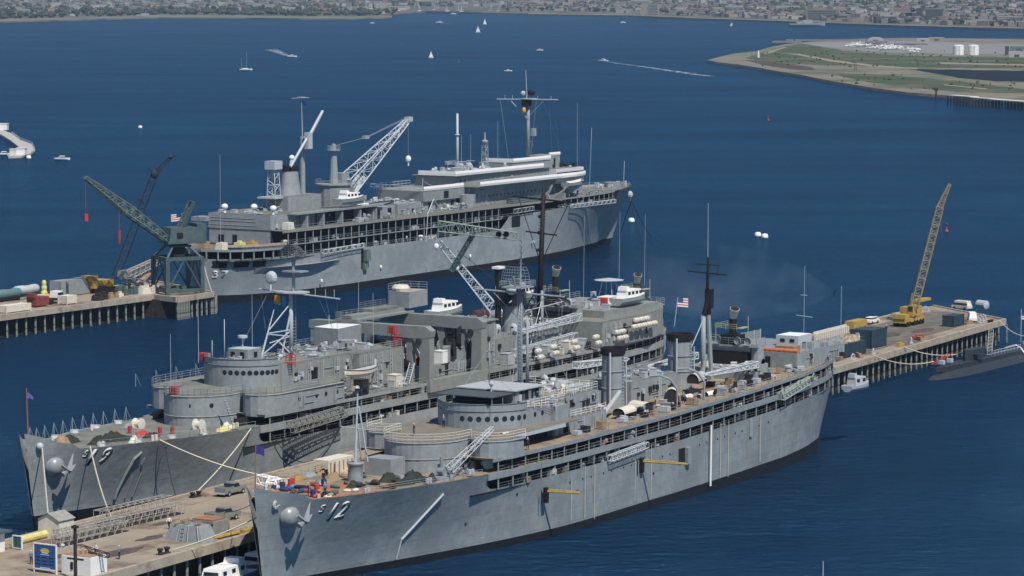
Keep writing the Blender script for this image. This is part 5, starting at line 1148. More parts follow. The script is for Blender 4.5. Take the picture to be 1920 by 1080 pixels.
def person(pose, shirt, trousers, hat):
    """one continuous skinned body; clothing is coloured on the same skin"""
    V = {'pel': (0, 0, .93), 'wst': (0, 0, 1.08), 'chs': (0, 0, 1.32), 'nek': (0, 0, 1.5), 'hed': (.01, 0, 1.62), 'top': (.01, 0, 1.76),
         'hl': (0, .1, .9), 'kl': (.02, .12, .5), 'al': (-.02, .13, .08), 'tl': (.16, .14, .03), 'hr': (0, -.1, .9), 'kr': (.02, -.12, .5), 'ar': (-.02, -.13, .08), 'tr': (.16, -.14, .03),
         'sl': (0, .2, 1.42), 'el': (-.03, .26, 1.14), 'wl': (.06, .27, .9), 'fl': (.1, .26, .8), 'sr': (0, -.2, 1.42), 'er': (-.03, -.26, 1.14), 'wr': (.06, -.27, .9), 'fr': (.1, -.26, .8)}
    if pose == 'walk': V.update({'kl': (.22, .12, .52), 'al': (.3, .13, .1), 'tl': (.47, .13, .06), 'kr': (-.02, -.12, .5), 'ar': (-.32, -.13, .14), 'tr': (-.18, -.14, .06), 'el': (-.17, .25, 1.17), 'wl': (-.1, .27, .94), 'fl': (-.06, .27, .85), 'er': (.1, -.25, 1.16), 'wr': (.3, -.24, 1.0), 'fr': (.38, -.23, .97)})
    if pose == 'work': V.update({'wst': (.03, 0, 1.07), 'chs': (.16, 0, 1.26), 'nek': (.27, 0, 1.4), 'hed': (.36, 0, 1.49), 'top': (.42, 0, 1.61), 'sl': (.2, .2, 1.35), 'sr': (.2, -.2, 1.35), 'el': (.38, .24, 1.15), 'wl': (.6, .2, 1.1), 'fl': (.7, .18, 1.08), 'er': (.38, -.24, 1.15), 'wr': (.62, -.2, 1.16), 'fr': (.72, -.18, 1.16)})
    E_ = [('pel', 'wst'), ('wst', 'chs'), ('chs', 'nek'), ('nek', 'hed'), ('hed', 'top'), ('pel', 'hl'), ('hl', 'kl'), ('kl', 'al'), ('al', 'tl'), ('pel', 'hr'), ('hr', 'kr'), ('kr', 'ar'), ('ar', 'tr'), ('chs', 'sl'), ('sl', 'el'), ('el', 'wl'), ('wl', 'fl'), ('chs', 'sr'), ('sr', 'er'), ('er', 'wr'), ('wr', 'fr')]
    RD = dict(pel=.14, wst=.125, chs=.155, nek=.065, hed=.105, top=.07, hl=.1, kl=.065, al=.045, tl=.04, sl=.07, el=.048, wl=.035, fl=.04)
    for k in list(RD):
        if k.endswith('l') and len(k) == 2: RD[k[0]+'r'] = RD[k]
    ks = list(V); me = bpy.data.meshes.new('person'); me.from_pydata([V[k] for k in ks], [(ks.index(a), ks.index(c)) for a, c in E_], [])
    o = bpy.data.objects.new('person', me); COL.objects.link(o); mo = o.modifiers.new('skin', 'SKIN'); mo.use_smooth_shade = True
    if not me.skin_vertices: me.skin_vertices.new()
    for i, k in enumerate(ks): me.skin_vertices[0].data[i].radius = (RD[k], RD[k]); me.skin_vertices[0].data[i].use_root = (k == 'pel')
    o.modifiers.new('sub', 'SUBSURF').levels = 1
    dg = bpy.context.evaluated_depsgraph_get(); m2 = bpy.data.meshes.new_from_object(o.evaluated_get(dg)); bpy.data.objects.remove(o)
    m2.materials.clear()
    for m_ in (trousers, shirt, SKIN, hat, RUBBER): m2.materials.append(m_)
    for p in m2.polygons:
        c = p.center; arm = abs(c.y) > .2
        p.material_index = 4 if c.z < .09 else (0 if c.z < .98 and not arm else (2 if (arm and c.z < 1.0 and pose != 'work') or (arm and c.x > .5) else (1 if c.z < (1.46 if pose != 'work' else 1.38) else (2 if c.z < (1.67 if pose != 'work' else 1.53) else 3))))
    o = bpy.data.objects.new('person', m2); COL.objects.link(o); o.location = OFF; o['category'] = 'person'; o['label'] = ''
    return o
def crate(name, m, kind='crate'):
    b = MB(); b.box(-.6, .6, -.5, .5, 0, .8)
    for x in (-.6, .52): b.box(x-.02, x+.1, -.53, .53, 0, .84)
    o = b.obj(name, m); tag(o, '', kind); o.location = OFF; return o
def drum(m):
    b = MB(); b.lathe((0, 0, 0), [(.01, 0), (.3, 0), (.31, .3), (.29, .31), (.31, .6), (.3, .9), (.01, .88)], 12); o = b.obj('oil_drum', m); tag(o, '', 'drum'); o.location = OFF; return o
def tarp(name, L_, w, h, m, seed=1, cat='tarpaulin bundle'):
    rg = random.Random(seed); b = MB(); n, k_ = 9, 7
    b.grid([[(L_*(i/(n-1)-.5), w*(j/(k_-1)-.5), h*max(0, math.sin(math.pi*(i+.0)/(n-1))**.5*math.sin(math.pi*j/(k_-1))**.6)*(1+.35*rg.uniform(-1, 1))) for j in range(k_)] for i in range(n)])
    o = b.obj(name, m, smooth=True); tag(o, '', cat); o.location = OFF; return o
def raft():
    t = thing('life_raft_canister', '', 'life raft', OFF); b = MB(); b.lathe((0, 0, .45), [(.01, -.85), (.3, -.82), (.42, -.6), (.44, 0), (.42, .6), (.3, .82), (.01, .85)], 12, axis='x'); b.obj('canister', CREAM, t)
    b = MB(); b.box(-.6, -.5, -.35, .35, 0, .2); b.box(.5, .6, -.35, .35, 0, .2)
    for x in (-.4, .4): b.lathe((x, 0, .45), [(.445, -.04), (.46, 0), (.445, .04)], 12, axis='x')
    b.obj('cradle', GRE3, t); return t
P_RAFT = raft(); P_DRUMB = drum(BLUE); P_DRUMR = drum(RED); P_TRUCK = pickup()
P_STAND = person('stand', CHAMB, DUNG, WHITE); P_WALK = person('walk', WHITE, DUNG, mat('hair_brown', (.06, .035, .02), .8)); P_WORK = person('work', CHAMB, DUNG, mat('hair_dark', (.03, .02, .015), .8)); P_DARK = person('stand', DUNG, DUNG, WHITE)
P_CRW = crate('wooden_crate', LUMBER); P_CRG = crate('equipment_box', LIGHT, 'equipment box'); P_CRD = crate('equipment_box', SHADE, 'equipment box')
P_WHALE = whaleboat()
# life raft canisters along the sides of the middle ship
for k, (x, z, n) in enumerate(((119.5, 12.4, 1), (124.5, 12.6, 1), (131.5, 12.8, 1), (139.0, 12.9, 1), (146.6, 13.0, 2), (151.8, 14.5, 3))):
    for r_ in range(2):
        for i in range(n if n < 3 else (3 if r_ else 5)):
            place(P_RAFT, F19.w(x+1.8*i+r_*(1.6 if n == 3 else .0), -11.5-.5*(1-r_), z-.9+r_*1.0), F19.rz, 'white raft canister %s, %s, %s, middle tender' % (['', 'second from the bow', 'third from the bow', 'fourth from the bow', 'aftmost'][i], ['lower row', 'upper row'][r_], ['just abaft gantries', 'under black mainmast', 'aft of mainmast', 'by forward crane tower', 'short double stack', 'long stern row'][k]), 'life raft canisters on the middle tender')
# boats carried on the ships
place(P_WHALE, F19.w(65.5, -12.0, 14.4), F19.rz, 'open white whaleboat hanging in davits on the side of the middle tender')
LG = launch('motor_launch', '', 10.5, 3.1, 1.3, mat('launch_pale_green_grey', (.3, .35, .33), .5, .1, 1))
place(LG, F19.w(159, -7.2, 17.3), F19.rz, 'green and white cabin launch stowed on the after deckhouse of the middle tender', 'cabin launches stowed on the middle tender')
place(LG, F19.w(144, 6.5, 18.3), F19.rz+.1, 'white cabin launch stowed beside the forward black stack of the middle tender', 'cabin launches stowed on the middle tender')
place(LG, F19.w(114, 3, 18.5), F19.rz+.05, 'white cabin launch lying behind the second gantry of the middle tender', 'cabin launches stowed on the middle tender')
LG2 = launch('motor_launch', 'white launch on the raised boat deck of the far tender beside its tall kingpost', 11.5, 3.6, 1.7, HOUSE)
place(LG2, F37.w(157.5, 9.4, 19.2), F37.rz+math.pi, 'white launch on the raised boat deck of the far tender beside its tall kingpost')
b = MB(); rows = loft(b, 17, 4.6, 2.2); UL = thing('open_landing_boat', 'large open grey workboat in a cradle on the far tender main deck', 'boat', F37.w(140.5, 5.4, 15.8), F37.rz+math.pi)
b.obj('hull', HOUSE, UL); b = MB(); b.grid([[(r[0][0]*.96, r[0][1]*.86, r[0][2]-.5), (r[6][0]*.96, r[6][1]*.86, r[6][2]-.5)] for r in rows]); b.obj('deck', CANVAS, UL); b = MB(); b.line([r[0] for r in rows], .14); b.line([r[6] for r in rows], .14); b.obj('gunwale', SHADE, UL); b = MB(); b.frust((-5.5, 0), 1.5, 1, 1.8, 2.9, .8); b.obj('engine_cover', WHITE, UL)
b = MB(); b.box(-5, -4.4, -2, 2, -1, .3); b.box(4, 4.6, -1.8, 1.8, -1, .3); b.obj('cradle', SHADE, UL)
b = MB(); rows = loft(b, 9, 3, 1.4); UB2 = thing('utility_boat', 'small grey boat in davits under the far tender bridge', 'boat', F37.w(52, 11.8, 17.6), F37.rz+math.pi); b.obj('hull', HOUSE, UB2); b = MB(); b.grid([[(r[0][0]*.96, r[0][1]*.9, r[0][2]+.05), (0 if False else r[0][0]*.96, 0, r[0][2]+.45), (r[6][0]*.96, r[6][1]*.9, r[6][2]+.05)] for r in rows]); b.obj('boat_cover', CREAM, UB2)
RB = launch('motor_launch', 'pale grey cabin boat hung off the stern quarter of the nearest tender', 7, 2.3, 1.0, LIGHT, LIGHT, 2)
place(RB, F12.w(158.8, -8.6, 7.4), F12.rz-.1, 'pale grey cabin boat hung off the stern quarter of the nearest tender')
PB = launch('motor_launch', '', 13, 3.9, 1.6, GRE3, WHITE, 3)
x, y, z = F12.w(1.0, 5.2, 0); place(PB, (x, y, WZ+.1), F12.rz+math.pi+.12, 'grey launch with white cabin tied up under the near bow, nearest the pier corner', 'personnel launches under the near bow')
x, y, z = F12.w(12.5, 6.9, 0); place(PB, (x, y, WZ+.1), F12.rz+math.pi, 'grey launch with white cabin, shadowed by the near bow, farther aft', 'personnel launches under the near bow')
# ------------------------------------------------------------ piers (frame of the near ship)
PZ = 3.5
W = F12.w
def pier(name, label, poly, edge_lines, pile_rows, pathc, group):
    """poly: deck outline in the near ship's frame"""
    t = thing(name, label, 'pier', W(poly[0][0], poly[0][1], PZ), F12.rz, group)
    o0 = poly[0]; L = lambda p: (p[0]-o0[0], p[1]-o0[1])
    b = MB(); b.prism([L(p) for p in poly], -.75, -.0); b.obj('pier_deck', CONC, t)
    for a, c in edge_lines:
        a = L(a); c = L(c); d = Vector((c[0]-a[0], c[1]-a[1], 0)); n = Vector((-d.y, d.x, 0)).normalized()*.32
        b = MB(); P = [Vector((a[0], a[1], 0)), Vector((c[0], c[1], 0))]
        q = [(P[0].x-n.x, P[0].y-n.y), (P[1].x-n.x, P[1].y-n.y), (P[1].x+n.x, P[1].y+n.y), (P[0].x+n.x, P[0].y+n.y)]
        b.prism(q, -1.0, .22); b.obj('edge_beam', CURB, t)
        b = MB(); k = n*1.6; q = [(x+(-k.x if True else 0)*pathc, y-k.y*pathc) for x, y in [(P[0].x, P[0].y), (P[1].x, P[1].y)]]
    return t
near = lambda s: 7+.0594*(s+12)+.9
far = lambda s: 33.3+.0585*(s-0)
PA = pier('finger_pier', 'long concrete finger pier between the two nearer tenders with the yellow crane at its end', [(-60, near(-60)), (308, near(308)), (327, far(327)-1), (322, far(322)), (-60, far(-60))], [((-60, near(-60)), (308, near(308))), ((-60, far(-60)), (322, far(322))), ((308, near(308)), (327, far(327)-1))], None, 0, 'working piers on piles')
pa0 = (-60, near(-60))
b = MB(); b.face([(x-pa0[0], y-pa0[1], .008) for x, y in [(222, 25.5), (300, 30.2), (318, 44), (312, 47.5), (250, 43.6), (222, 42)]]); b.obj('worn_asphalt', mat('worn_asphalt', (.125, .118, .1), .9, .3, .3, col2=(.165, .15, .12), fac2=.45, s2=.3), PA)
def pile_field(t, o0, pts, mat_, name, r=.22, lim=100):
    base = None
    for i, (s, u) in enumerate(pts[:lim]):
        if base is None:
            b = MB(); b.tube((0, 0, -6.6), (0, 0, -1.0), r, r*.85, n=7); base = b.obj(name, mat_, t); o = base
        else: o = base.copy(); COL.objects.link(o); o.parent = t
        o.location = (s-o0[0], u-o0[1], 0)
# dark sheet piling wall set back from the edge, pale barnacled fender piles in front
b = MB(); b.prism([(x-pa0[0], y-pa0[1]) for x, y in [(-60, near(-60)+1.4), (307, near(307)+1.4), (324, far(324)-3), (320, far(320)-1.5), (-60, far(-60)-1.5)]], -6.5, -.8); b.obj('dark_pile_wall', PILE, PA)
pile_field(PA, pa0, [(-36+2.9*k, near(-36+2.9*k)+.45) for k in range(20)]+[(196+2.9*k, near(196+2.9*k)+.45) for k in range(38)]+[(309+2.2*k, near(308)+2.7*k) for k in range(8)]+[(14+6*k, far(14+6*k)-.3) for k in range(6)], PILEC, 'fender_pile')
b = MB(); xs = [-40+8*k for k in range(44)]
b.grid([[(s-pa0[0], near(s)+d-pa0[1], .012) for s in xs] for d in (6.2, 6.34)]); b.grid([[(s-pa0[0], far(s)-d-pa0[1], .012) for s in xs] for d in (5.0, 5.14)]); b.obj('painted_crane_lines', mat('faded_red_line', (.3, .13, .09), .9, .4, 2), PA)
b = MB(); b.box(-60-pa0[0], -14-pa0[0], near(-60)-pa0[1]-2.5, 30, -.9, .016); 
OIL = mat('oily_stain', (.1, .075, .06), .7, .4, .6)
for k, (s, u, a, c) in enumerate(((-6, 15.5, 4.6, 1.7), (4, 18.5, 3.5, 1.2), (-12, 20, 3, 1), (14, 24, 2.5, 1), (268, 36, 7, 2.5), (280, 33, 6, 2), (250, 33, 4, 1.6))):
    b = MB(); rg = random.Random(k); b.face([(s-pa0[0]+a*math.cos(t*.4488)*rg.uniform(.6, 1.1), u-pa0[1]+c*math.sin(t*.4488)*rg.uniform(.6, 1.1), .02+.003*k) for t in range(14)]); b.obj('oil_stain', OIL, PA)
PB_ = pier('pile_pier', 'far left concrete pier with parked tank trailers and the green portal crane', [(120, 212.8), (258.5, 211.2), (256.4, 203.2), (270.6, 203.6), (286, 232), (120, 232)], [((120, 212.8), (258.5, 211.2)), ((258.5, 211.2), (256.4, 203.2)), ((256.4, 203.2), (270.6, 203.6)), ((270.6, 203.6), (286, 232)), ((120, 232), (286, 232))], None, 0, 'working piers on piles')
pb0 = (120, 212.8)
b = MB(); b.prism([(x-pb0[0], y-pb0[1]) for x, y in [(120, 214.6), (257, 213), (258, 205), (269.5, 205.4), (283, 231), (120, 231)]], -6.5, -.8); b.obj('dark_pile_wall', PILE, PB_)
pile_field(PB_, pb0, [(190+3.1*k, 213.0-.012*(3.1*k+70)+.3) for k in range(23)]+[(257.0+1.9*k, 203.7+.03*k) for k in range(8)]+[(271+1.2*k, 204+2.2*k) for k in range(6)], PILEC, 'fender_pile', .26)
pile_field(PB_, pb0, [(256.2+.6*k, 202.8) for k in range(8)]+[(271+.5*k, 203.4+.3*k) for k in range(8)], PILEC, 'dolphin_pile', .2)
def on(s, t, z=PZ): return W(s, t, z)
def w2l(o, p):
    c, s_ = math.cos(-o.rotation_euler[2]), math.sin(-o.rotation_euler[2]); dx, dy = p[0]-o.location[0], p[1]-o.location[1]; return (c*dx-s_*dy, s_*dx+c*dy, p[2]-o.location[2])
def lp(px, py, Y):
    a = (px-960)/CF; bb = (540-py)/CF; r_ = (a, cC+bb*cS, -cS+bb*cC); t = Y/r_[1]; return (r_[0]*t, Y, CH+r_[2]*t)
RZ = F12.rz
# --- things on the nearer end of the finger pier
place(P_TRUCK, on(37.6, 30.3), RZ+.02, 'green grey pickup truck facing away beside the middle tender bow', 'navy pickup trucks on the pier')
place(P_TRUCK, on(19.6, 18.6), RZ-.12, 'grey pickup truck parked beside the steel hopper and yellow lumber', 'navy pickup trucks on the pier')
def tie(b, p, q, sag, r, n=14):
    p = Vector(p); q = Vector(q); pts = []
    for k in range(n+1):
        t = k/n; c = p.lerp(q, t); c.z -= sag*4*t*(1-t); pts.append(tuple(c))
    b.line(pts, r)
def line_thing(label, p, q, sag, m=ROPE, r=.09, group='mooring lines'):
    b = MB(); c = Vector(p); tie(b, (0, 0, 0), Vector(q)-c, sag, r); o = b.obj('mooring_line', m); o.location = c; tag(o, label, 'mooring line', group)
def hw(F, H, x, z, out=.2): p = H.pt(x, z, -1 if H is not H37 else 1, out); return F.w(*p)
line_thing('pale rope from the middle tender bow chock down to the pier shed', hw(F19, H19, 1.4, 10.7, .5), on(-1.5, 30.5, 3.8), .6)
line_thing('pale rope from under the number 19 down to the stacked gangways', hw(F19, H19, 7.9, 10.4), on(10.5, 29.6, 3.8), 1.2)
line_thing('long pale rope from the middle tender forecastle towards the near bow', hw(F19, H19, 19.5, 10.1), on(52, 23, 4.0), 1.6)
line_thing('pale rope rising from the pickup truck bollard to the middle tender side', on(33.2, 33.6, 3.7), hw(F19, H19, 38.5, 9.6), .5)
line_thing('dark slack rope from the middle tender to the pickup truck bollard', on(33.0, 33.8, 3.7), hw(F19, H19, 20.5, 9.6, .4), 4.6, DROPE)
line_thing('pale rope from the near tender bow chock to the pier edge', hw(F12, H12, 2.3, 9.7, .5), on(-2.5, 10.2, 3.7), .5)
line_thing('thin dark rope from the near tender stem across the pier', F12.w(.5, .4, 9.8), on(24.5, 23, 3.6), .4, DROPE, .05)
line_thing('dark slack hose hanging under the middle tender gallery', hw(F19, H19, 44, 8, .2), hw(F19, H19, 62, 8.6, .3), 5.4, DROPE, .07)
line_thing('long rope from the pier bollards to the submarine bow', on(233, 22.5, 3.8), on(250, 17.6, 1.2), 1.0)
line_thing('rope from the pier edge above to the submarine deck', on(248, 23, 3.9), on(262, 17, 1.6), .9)
line_thing('rope from the pier corner to the submarine stern', on(303, 26, 3.9), on(294, 16.5, 2), .8)
def bollard(s, t, label, m=SHADE):
    b = MB()
    for d in (-.7, .7): b.lathe((d, 0, 0), [(.3, 0), (.26, .45), (.42, .6), (.4, .75), (.01, .8)], 10)
    b.box(-1.1, 1.1, -.35, .35, 0, .12); o = b.obj('double_bollard', m); o.location = on(s, t); o.rotation_euler = (0, 0, RZ); tag(o, label, 'bollard', 'mooring bollards along the pier edge')
bollard(-4.4, 10.2, 'black double bollard on the near pier edge between the two walking men and the hull')
bollard(33.4, 33.2, 'black double bollard behind the pickup truck holding two ropes')
bollard(300, 26.8, 'double bollard near the outer pier corner')
# steel hopper, stacked gangways, shed, kiosk, signs
b = MB(); b.frust((0, 0), 1.7, 3.0, 0, 2.0, .72)
HP = thing('steel_hopper', 'grey tapered steel hopper with braces and scrap lumber on top, near pier edge', 'hopper', on(5.6, 13.4), RZ); b.obj('hopper_body', HOUSE, HP)
b = MB()
for y in (-2.6, -.8, 1.0, 2.6): b.tube((-1.9, y, 0), (-1.3, y*.75, 2.1), .09, n=4)
b.ladder((-1.95, .2, 0), (-1.3, .2, 2.1), .6, 5, .05, (0, 1, 0)); b.obj('brace', GRE3, HP); b = MB()
for k in range(9): rg = random.Random(k); x, y = rg.uniform(-1, 1), rg.uniform(-2, 2); b.box(x-.7, x+.7, y-.1, y+.1, 2.0+.06*k, 2.12+.06*k)
b.obj('scrap_lumber', LUMBER, HP)
HP2 = thing('steel_bin', 'lower grey steel bin between the tapered hopper and the parked pickup', 'bin', on(11.2, 14.6), RZ); b = MB(); b.box(-1.8, 1.8, -1.9, 1.9, 0, 1.7); b.box(-1.9, -1.8, -2, 2, 1.5, 1.8); b.box(1.8, 1.9, -2, 2, 1.5, 1.8); b.obj('bin_body', HOUSE2, HP2); b = MB(); b.box(-1.5, 1.5, -1.5, 1.6, 1.72, 1.95); b.obj('rusty_load', RUSTDK, HP2)
def gang(s, t, L_, label, w=1.5, h=1.4, z=PZ+.7, dr=0.0, m=LIGHT):
    T = thing('gangway_truss', label, 'gangway', on(s, t), RZ+dr, 'aluminium gangways stacked on the pier'); b = MB(); b.truss((0, 0, z-PZ), (L_, 0, z-PZ), w, w, int(L_/.75), .055, h0=h, h1=h); b.obj('truss', m, T)
    b = MB(); b.box(0, L_, -w*.45, w*.45, z-PZ-h*.46, z-PZ-h*.4); b.obj('walkway', SHADE, T)
GANM = mat('weathered_aluminium', (.3, .29, .26), .5, .25, 1.5)
gang(-7.6, 24.6, 14, 'weathered truss gangway lying on the pier, nearest the white kiosk', m=GANM); gang(-4, 27.2, 13, 'weathered truss gangway lying beside the peaked shed', m=GANM)
gang(5.4, 26.9, 16, 'long truss gangway with rails lying alongside the middle tender bow', m=GANM, h=1.5); gang(7, 29.4, 15, 'truss gangway against the far pier edge under the rope', m=GANM, h=1.9, z=PZ+1.2)
b = MB(); b.tube((0, 0, .5), (8, .2, .5), .5, n=10); o = b.obj('yellow_pipe_fender', YELP); o.location = on(-9.6, 30); o.rotation_euler = (0, 0, RZ); tag(o, 'long pale yellow pipe fender on the far pier edge near the shed', 'fender')
b = MB(); b.tube((0, 0, .3), (5.5, .1, .3), .22, n=6); b.box(6, 9, -.4, .5, 0, .5); o = b.obj('lumber_pile', YELLOW); o.location = on(6.5, 10.6); o.rotation_euler = (0, 0, RZ-.05); tag(o, 'yellow beams and rusty lumber along the near pier edge by the grey pickup', 'lumber')
SD = thing('peaked_shed', 'small pale grey shed with a peaked roof at the middle tender bow', 'shed', on(-1.4, 29.6), RZ)
b = MB(); b.box(-1.5, 1.5, -1.7, 1.7, 0, 2.4); b.face([(-1.5, -1.7, 2.4), (-1.5, 1.7, 2.4), (-1.5, 0, 3.2)]); b.face([(1.5, -1.7, 2.4), (1.5, 1.7, 2.4), (1.5, 0, 3.2)]); b.obj('wall', CREAM, SD); b = MB(); b.grid([[(-1.7, -1.9, 2.35), (1.7, -1.9, 2.35)], [(-1.7, 0, 3.28), (1.7, 0, 3.28)], [(-1.7, 1.9, 2.35), (1.7, 1.9, 2.35)]]); b.obj('roof', GANM, SD)
KI = thing('guard_hut', 'white guard hut with a dark green roof at the left picture edge', 'hut', on(-15.2, 30), RZ)
b = MB(); b.box(-2.2, 2.2, -1.6, 1.6, 0, 2.4); b.obj('wall', WHITE, KI); b = MB(); b.prism([(-2.9, -2.3), (2.9, -2.3), (2.9, 2.3), (-2.9, 2.3)], 2.4, 2.65); b.obj('roof', GREEN, KI); door(KI, -.2, -1.65, .9, R(-90), 1.2, 1.0, 'window')
BX = thing('equipment_shed', 'white painted open topped equipment box with scaffolding at the bottom left', 'equipment box', on(-19.6, 10.6), RZ)
b = MB(); b.box(-1.6, 1.6, -2.2, 2.2, 0, 2.2); b.obj('wall', WHITE, BX); b = MB(); b.box(-1.4, 1.4, -2, 2, 2.2, 2.32); b.obj('top_sheet', LUMBER, BX); b = MB(); b.box(-.5, .5, -.3, .3, 2.3, 2.8); b.box(.2, 1.2, .8, 1.6, 2.3, 2.7); b.obj('top_boxes', PAPER, BX)
b = MB(); b.truss((0, -3.6, 2.4), (1.0, 1.6, 2.9), .5, .5, 6, .05); b.obj('pipe_stack', SHADE, BX); door(BX, -1.65, .6, .6, R(180), .35, .9)
# post with cross arm
UP = thing('utility_post', 'dark wooden utility post in front of the white equipment box', 'post', on(-23.8, 8.6, 2.5), RZ); b = MB(); b.tube((0, 0, 0), (0, 0, 7.6), .24, .2, n=8); b.obj('pole', PILE, UP); b = MB(); b.box(-.1, .1, -1.2, 1.2, 3.4, 3.6); b.box(-.3, .3, -.35, .35, 7.2, 7.5); b.obj('cross_arm', PILE, UP)
def sign(s, t, w, h, z0, face, label, lines, rz, emblem=True, name='notice_board'):
    T = thing(name, label, 'sign', on(s, t), rz); b = MB(); b.box(-.05, .05, -w/2, w/2, z0, z0+h); b.obj('board', face, T)
    b = MB()
    for a, c, d, e in ((-w/2-.1, -w/2+.04, z0-.05, z0+h+.05), (w/2-.04, w/2+.1, z0-.05, z0+h+.05)): b.box(-.09, .09, a, c, d-z0 if False else d, e)
    b.box(-.09, .09, -w/2, w/2, z0+h-.04, z0+h+.1); b.box(-.09, .09, -w/2, w/2, z0-.08, z0+.04); b.box(-.07, .07, -w/2-.1, -w/2+.02, 0, z0); b.box(-.07, .07, w/2-.02, w/2+.1, 0, z0); b.obj('frame', WHITE, T)
    for txt, sz, y, z, m_ in lines:
        cu = bpy.data.curves.new('lettering', 'FONT'); cu.body = txt; cu.size = sz; cu.align_x = 'CENTER'; cu.offset = .01
        to = bpy.data.objects.new('lettering', cu); COL.objects.link(to); dg = bpy.context.evaluated_depsgraph_get(); me = bpy.data.meshes.new_from_object(to.evaluated_get(dg)); bpy.data.objects.remove(to)
        for v in me.vertices: v.co = (-.058, -(v.co.x+y), z0+z+v.co.y)
        me.materials.clear(); me.materials.append(m_); o = bpy.data.objects.new('lettering', me); COL.objects.link(o); o.parent = T
    if emblem:
        b = MB(); b.face([(-.056, .75*math.cos(k*.524)*w*.28, z0+h*.74+.5*math.sin(k*.524)*h*.22) for k in range(12)]); b.obj('emblem', mat('gold_paint', (.6, .42, .08), .5), T)
    return T
SGN = sign(-22.3, 14.4, 3.4, 3.0, .5, mat('sign_blue', (.03, .09, .25), .5, .08, 2), 'large dark blue notice board with a gold emblem, white frame and lettering', [], RZ-.02)
b = MB()
for r_ in range(3):
    for c_ in range(3): b.box(-.06, -.055, -1.35+1.05*c_, -.6+1.05*c_, 1.0+.42*r_ - (.0), 1.15+.42*r_)
b.obj('illegible_text_blocks', mat('sign_dark_blue', (.012, .03, .08), .5), SGN)
b = MB(); b.box(-.06, -.055, -.8, .8, .62, .7); b.box(-.06, -.055, -.45, .45, 2.42, 2.5); b.box(-.06, -.055, -.7, .7, 2.22, 2.28); b.obj('white_text_lines', WHITE, SGN)
sign(-11.4, 27.7, 1.5, 1.5, .2, mat('sign_teal', (.05, .13, .16), .5, .1, 2), 'small dark teal notice board beside the guard hut', [], RZ-.1, False, 'small_notice_board')
# flat approach road bottom left is the same pier; people on the pier
place(P_WALK, on(-10.3, 16.2), RZ+2.6, 'man in white shirt and dark trousers walking on the pier with a bag', 'people on the pier and decks')
place(P_STAND, on(-10.2, 12.6), RZ+1.8, 'man in blue shirt, dungarees and white cap standing on the pier', 'people on the pier and decks')
place(P_WALK, on(10.6, 20.6), RZ+3.4, 'man in a white shirt walking alone mid pier behind the hopper', 'people on the pier and decks')
place(P_STAND, on(-18.6, 19.6), RZ+.3, 'person standing left of the blue notice board', 'people on the pier and decks')
place(P_WORK, on(262, 45.8), RZ+.3, 'person bending at the barrier on the far end of the pier', 'people on the pier and decks')
place(P_DARK, on(272, 37.6), RZ+1, 'person in dark clothes beside the dark container on the outer pier', 'people on the pier and decks')
b = MB(); b.ball((0, 0, .25), .4, 8, .6); o = b.obj('float_buoy', LIGHT); o.location = on(-7.2, 24.0, PZ); tag(o, 'small pale grey float lying on the pier beside the gangway', 'buoy')
# --- outer end of the finger pier
def container(s, t, L_, w, h, m, label, rz=0, top=None, name='steel_container'):
    T = thing(name, label, 'container', on(s, t), RZ+rz); b = MB(); b.box(-L_/2, L_/2, -w/2, w/2, .15, h)
    for k in range(int(L_/.6)): x = -L_/2+.3+k*.6; b.box(x-.07, x+.07, -w/2-.06, w/2+.06, .2, h-.1)
    b.obj('body', m, T); b = MB()
    for x in (-L_/2, L_/2):
        for y in (-w/2, w/2): b.box(x-.12, x+.12, y-.12, y+.12, 0, h+.05)
    b.obj('corner_post', m, T)
    if top:
        rg = random.Random(int(s)); b = MB()
        for k in range(34): x = rg.uniform(-L_/2+.4, L_/2-.4); y = rg.uniform(-w/2+.3, w/2-.3); q = rg.uniform(.2, .6); b.frust((x, y), q, q*.7, h-.1, h+rg.uniform(.1, .7), .6)
        b.obj('rubbish_load', top, T)
    return T
container(233, 29, 9, 5.4, 2.6, DBLUE, 'dark open rubbish container with pale scrap heaped on top, nearest the stern', .0, PAPER, 'rubbish_container')
container(241, 31.5, 7, 3.4, 2.4, DBLUE, 'second dark rubbish container heaped with scrap behind the first', .0, PAPER, 'rubbish_container')
container(248, 30.5, 6.5, 4.4, 3.6, DBLUE, 'tall dark closed container mid pier left of the yellow crane')
container(291.6, 31.5, 5, 2.4, 2.3, DBLUE, 'small dark container with two white placards near the outer corner')
b = MB(); b.box(-3.2, 3.2, -1, 1, .4, 2.1); G_ = thing('yellow_generator', 'boxy yellow generator trailer by the far pier edge', 'generator', on(273.5, 45), RZ); b.obj('body', YELLOW, G_); b = MB()
for x in (-2, 0, 2): b.lathe((x, -1.05, .4), [(.01, -.1), (.4, -.1), (.4, .1), (.01, .1)], 10, axis='y')
b.obj('wheel', RUBBER, G_)
b = MB(); 
for k in range(16): b.box(k*1.1, k*1.1+.5, -.25, .25, 0, 1.3)
b.box(0, 17, .3, .5, 1.1, 1.7); o = b.obj('barrier_rack', CREAM); o.location = on(252, 43.8); o.rotation_euler = (0, 0, RZ+.05); tag(o, 'pale tan barrier rack along the far pier edge behind the stern', 'barrier')
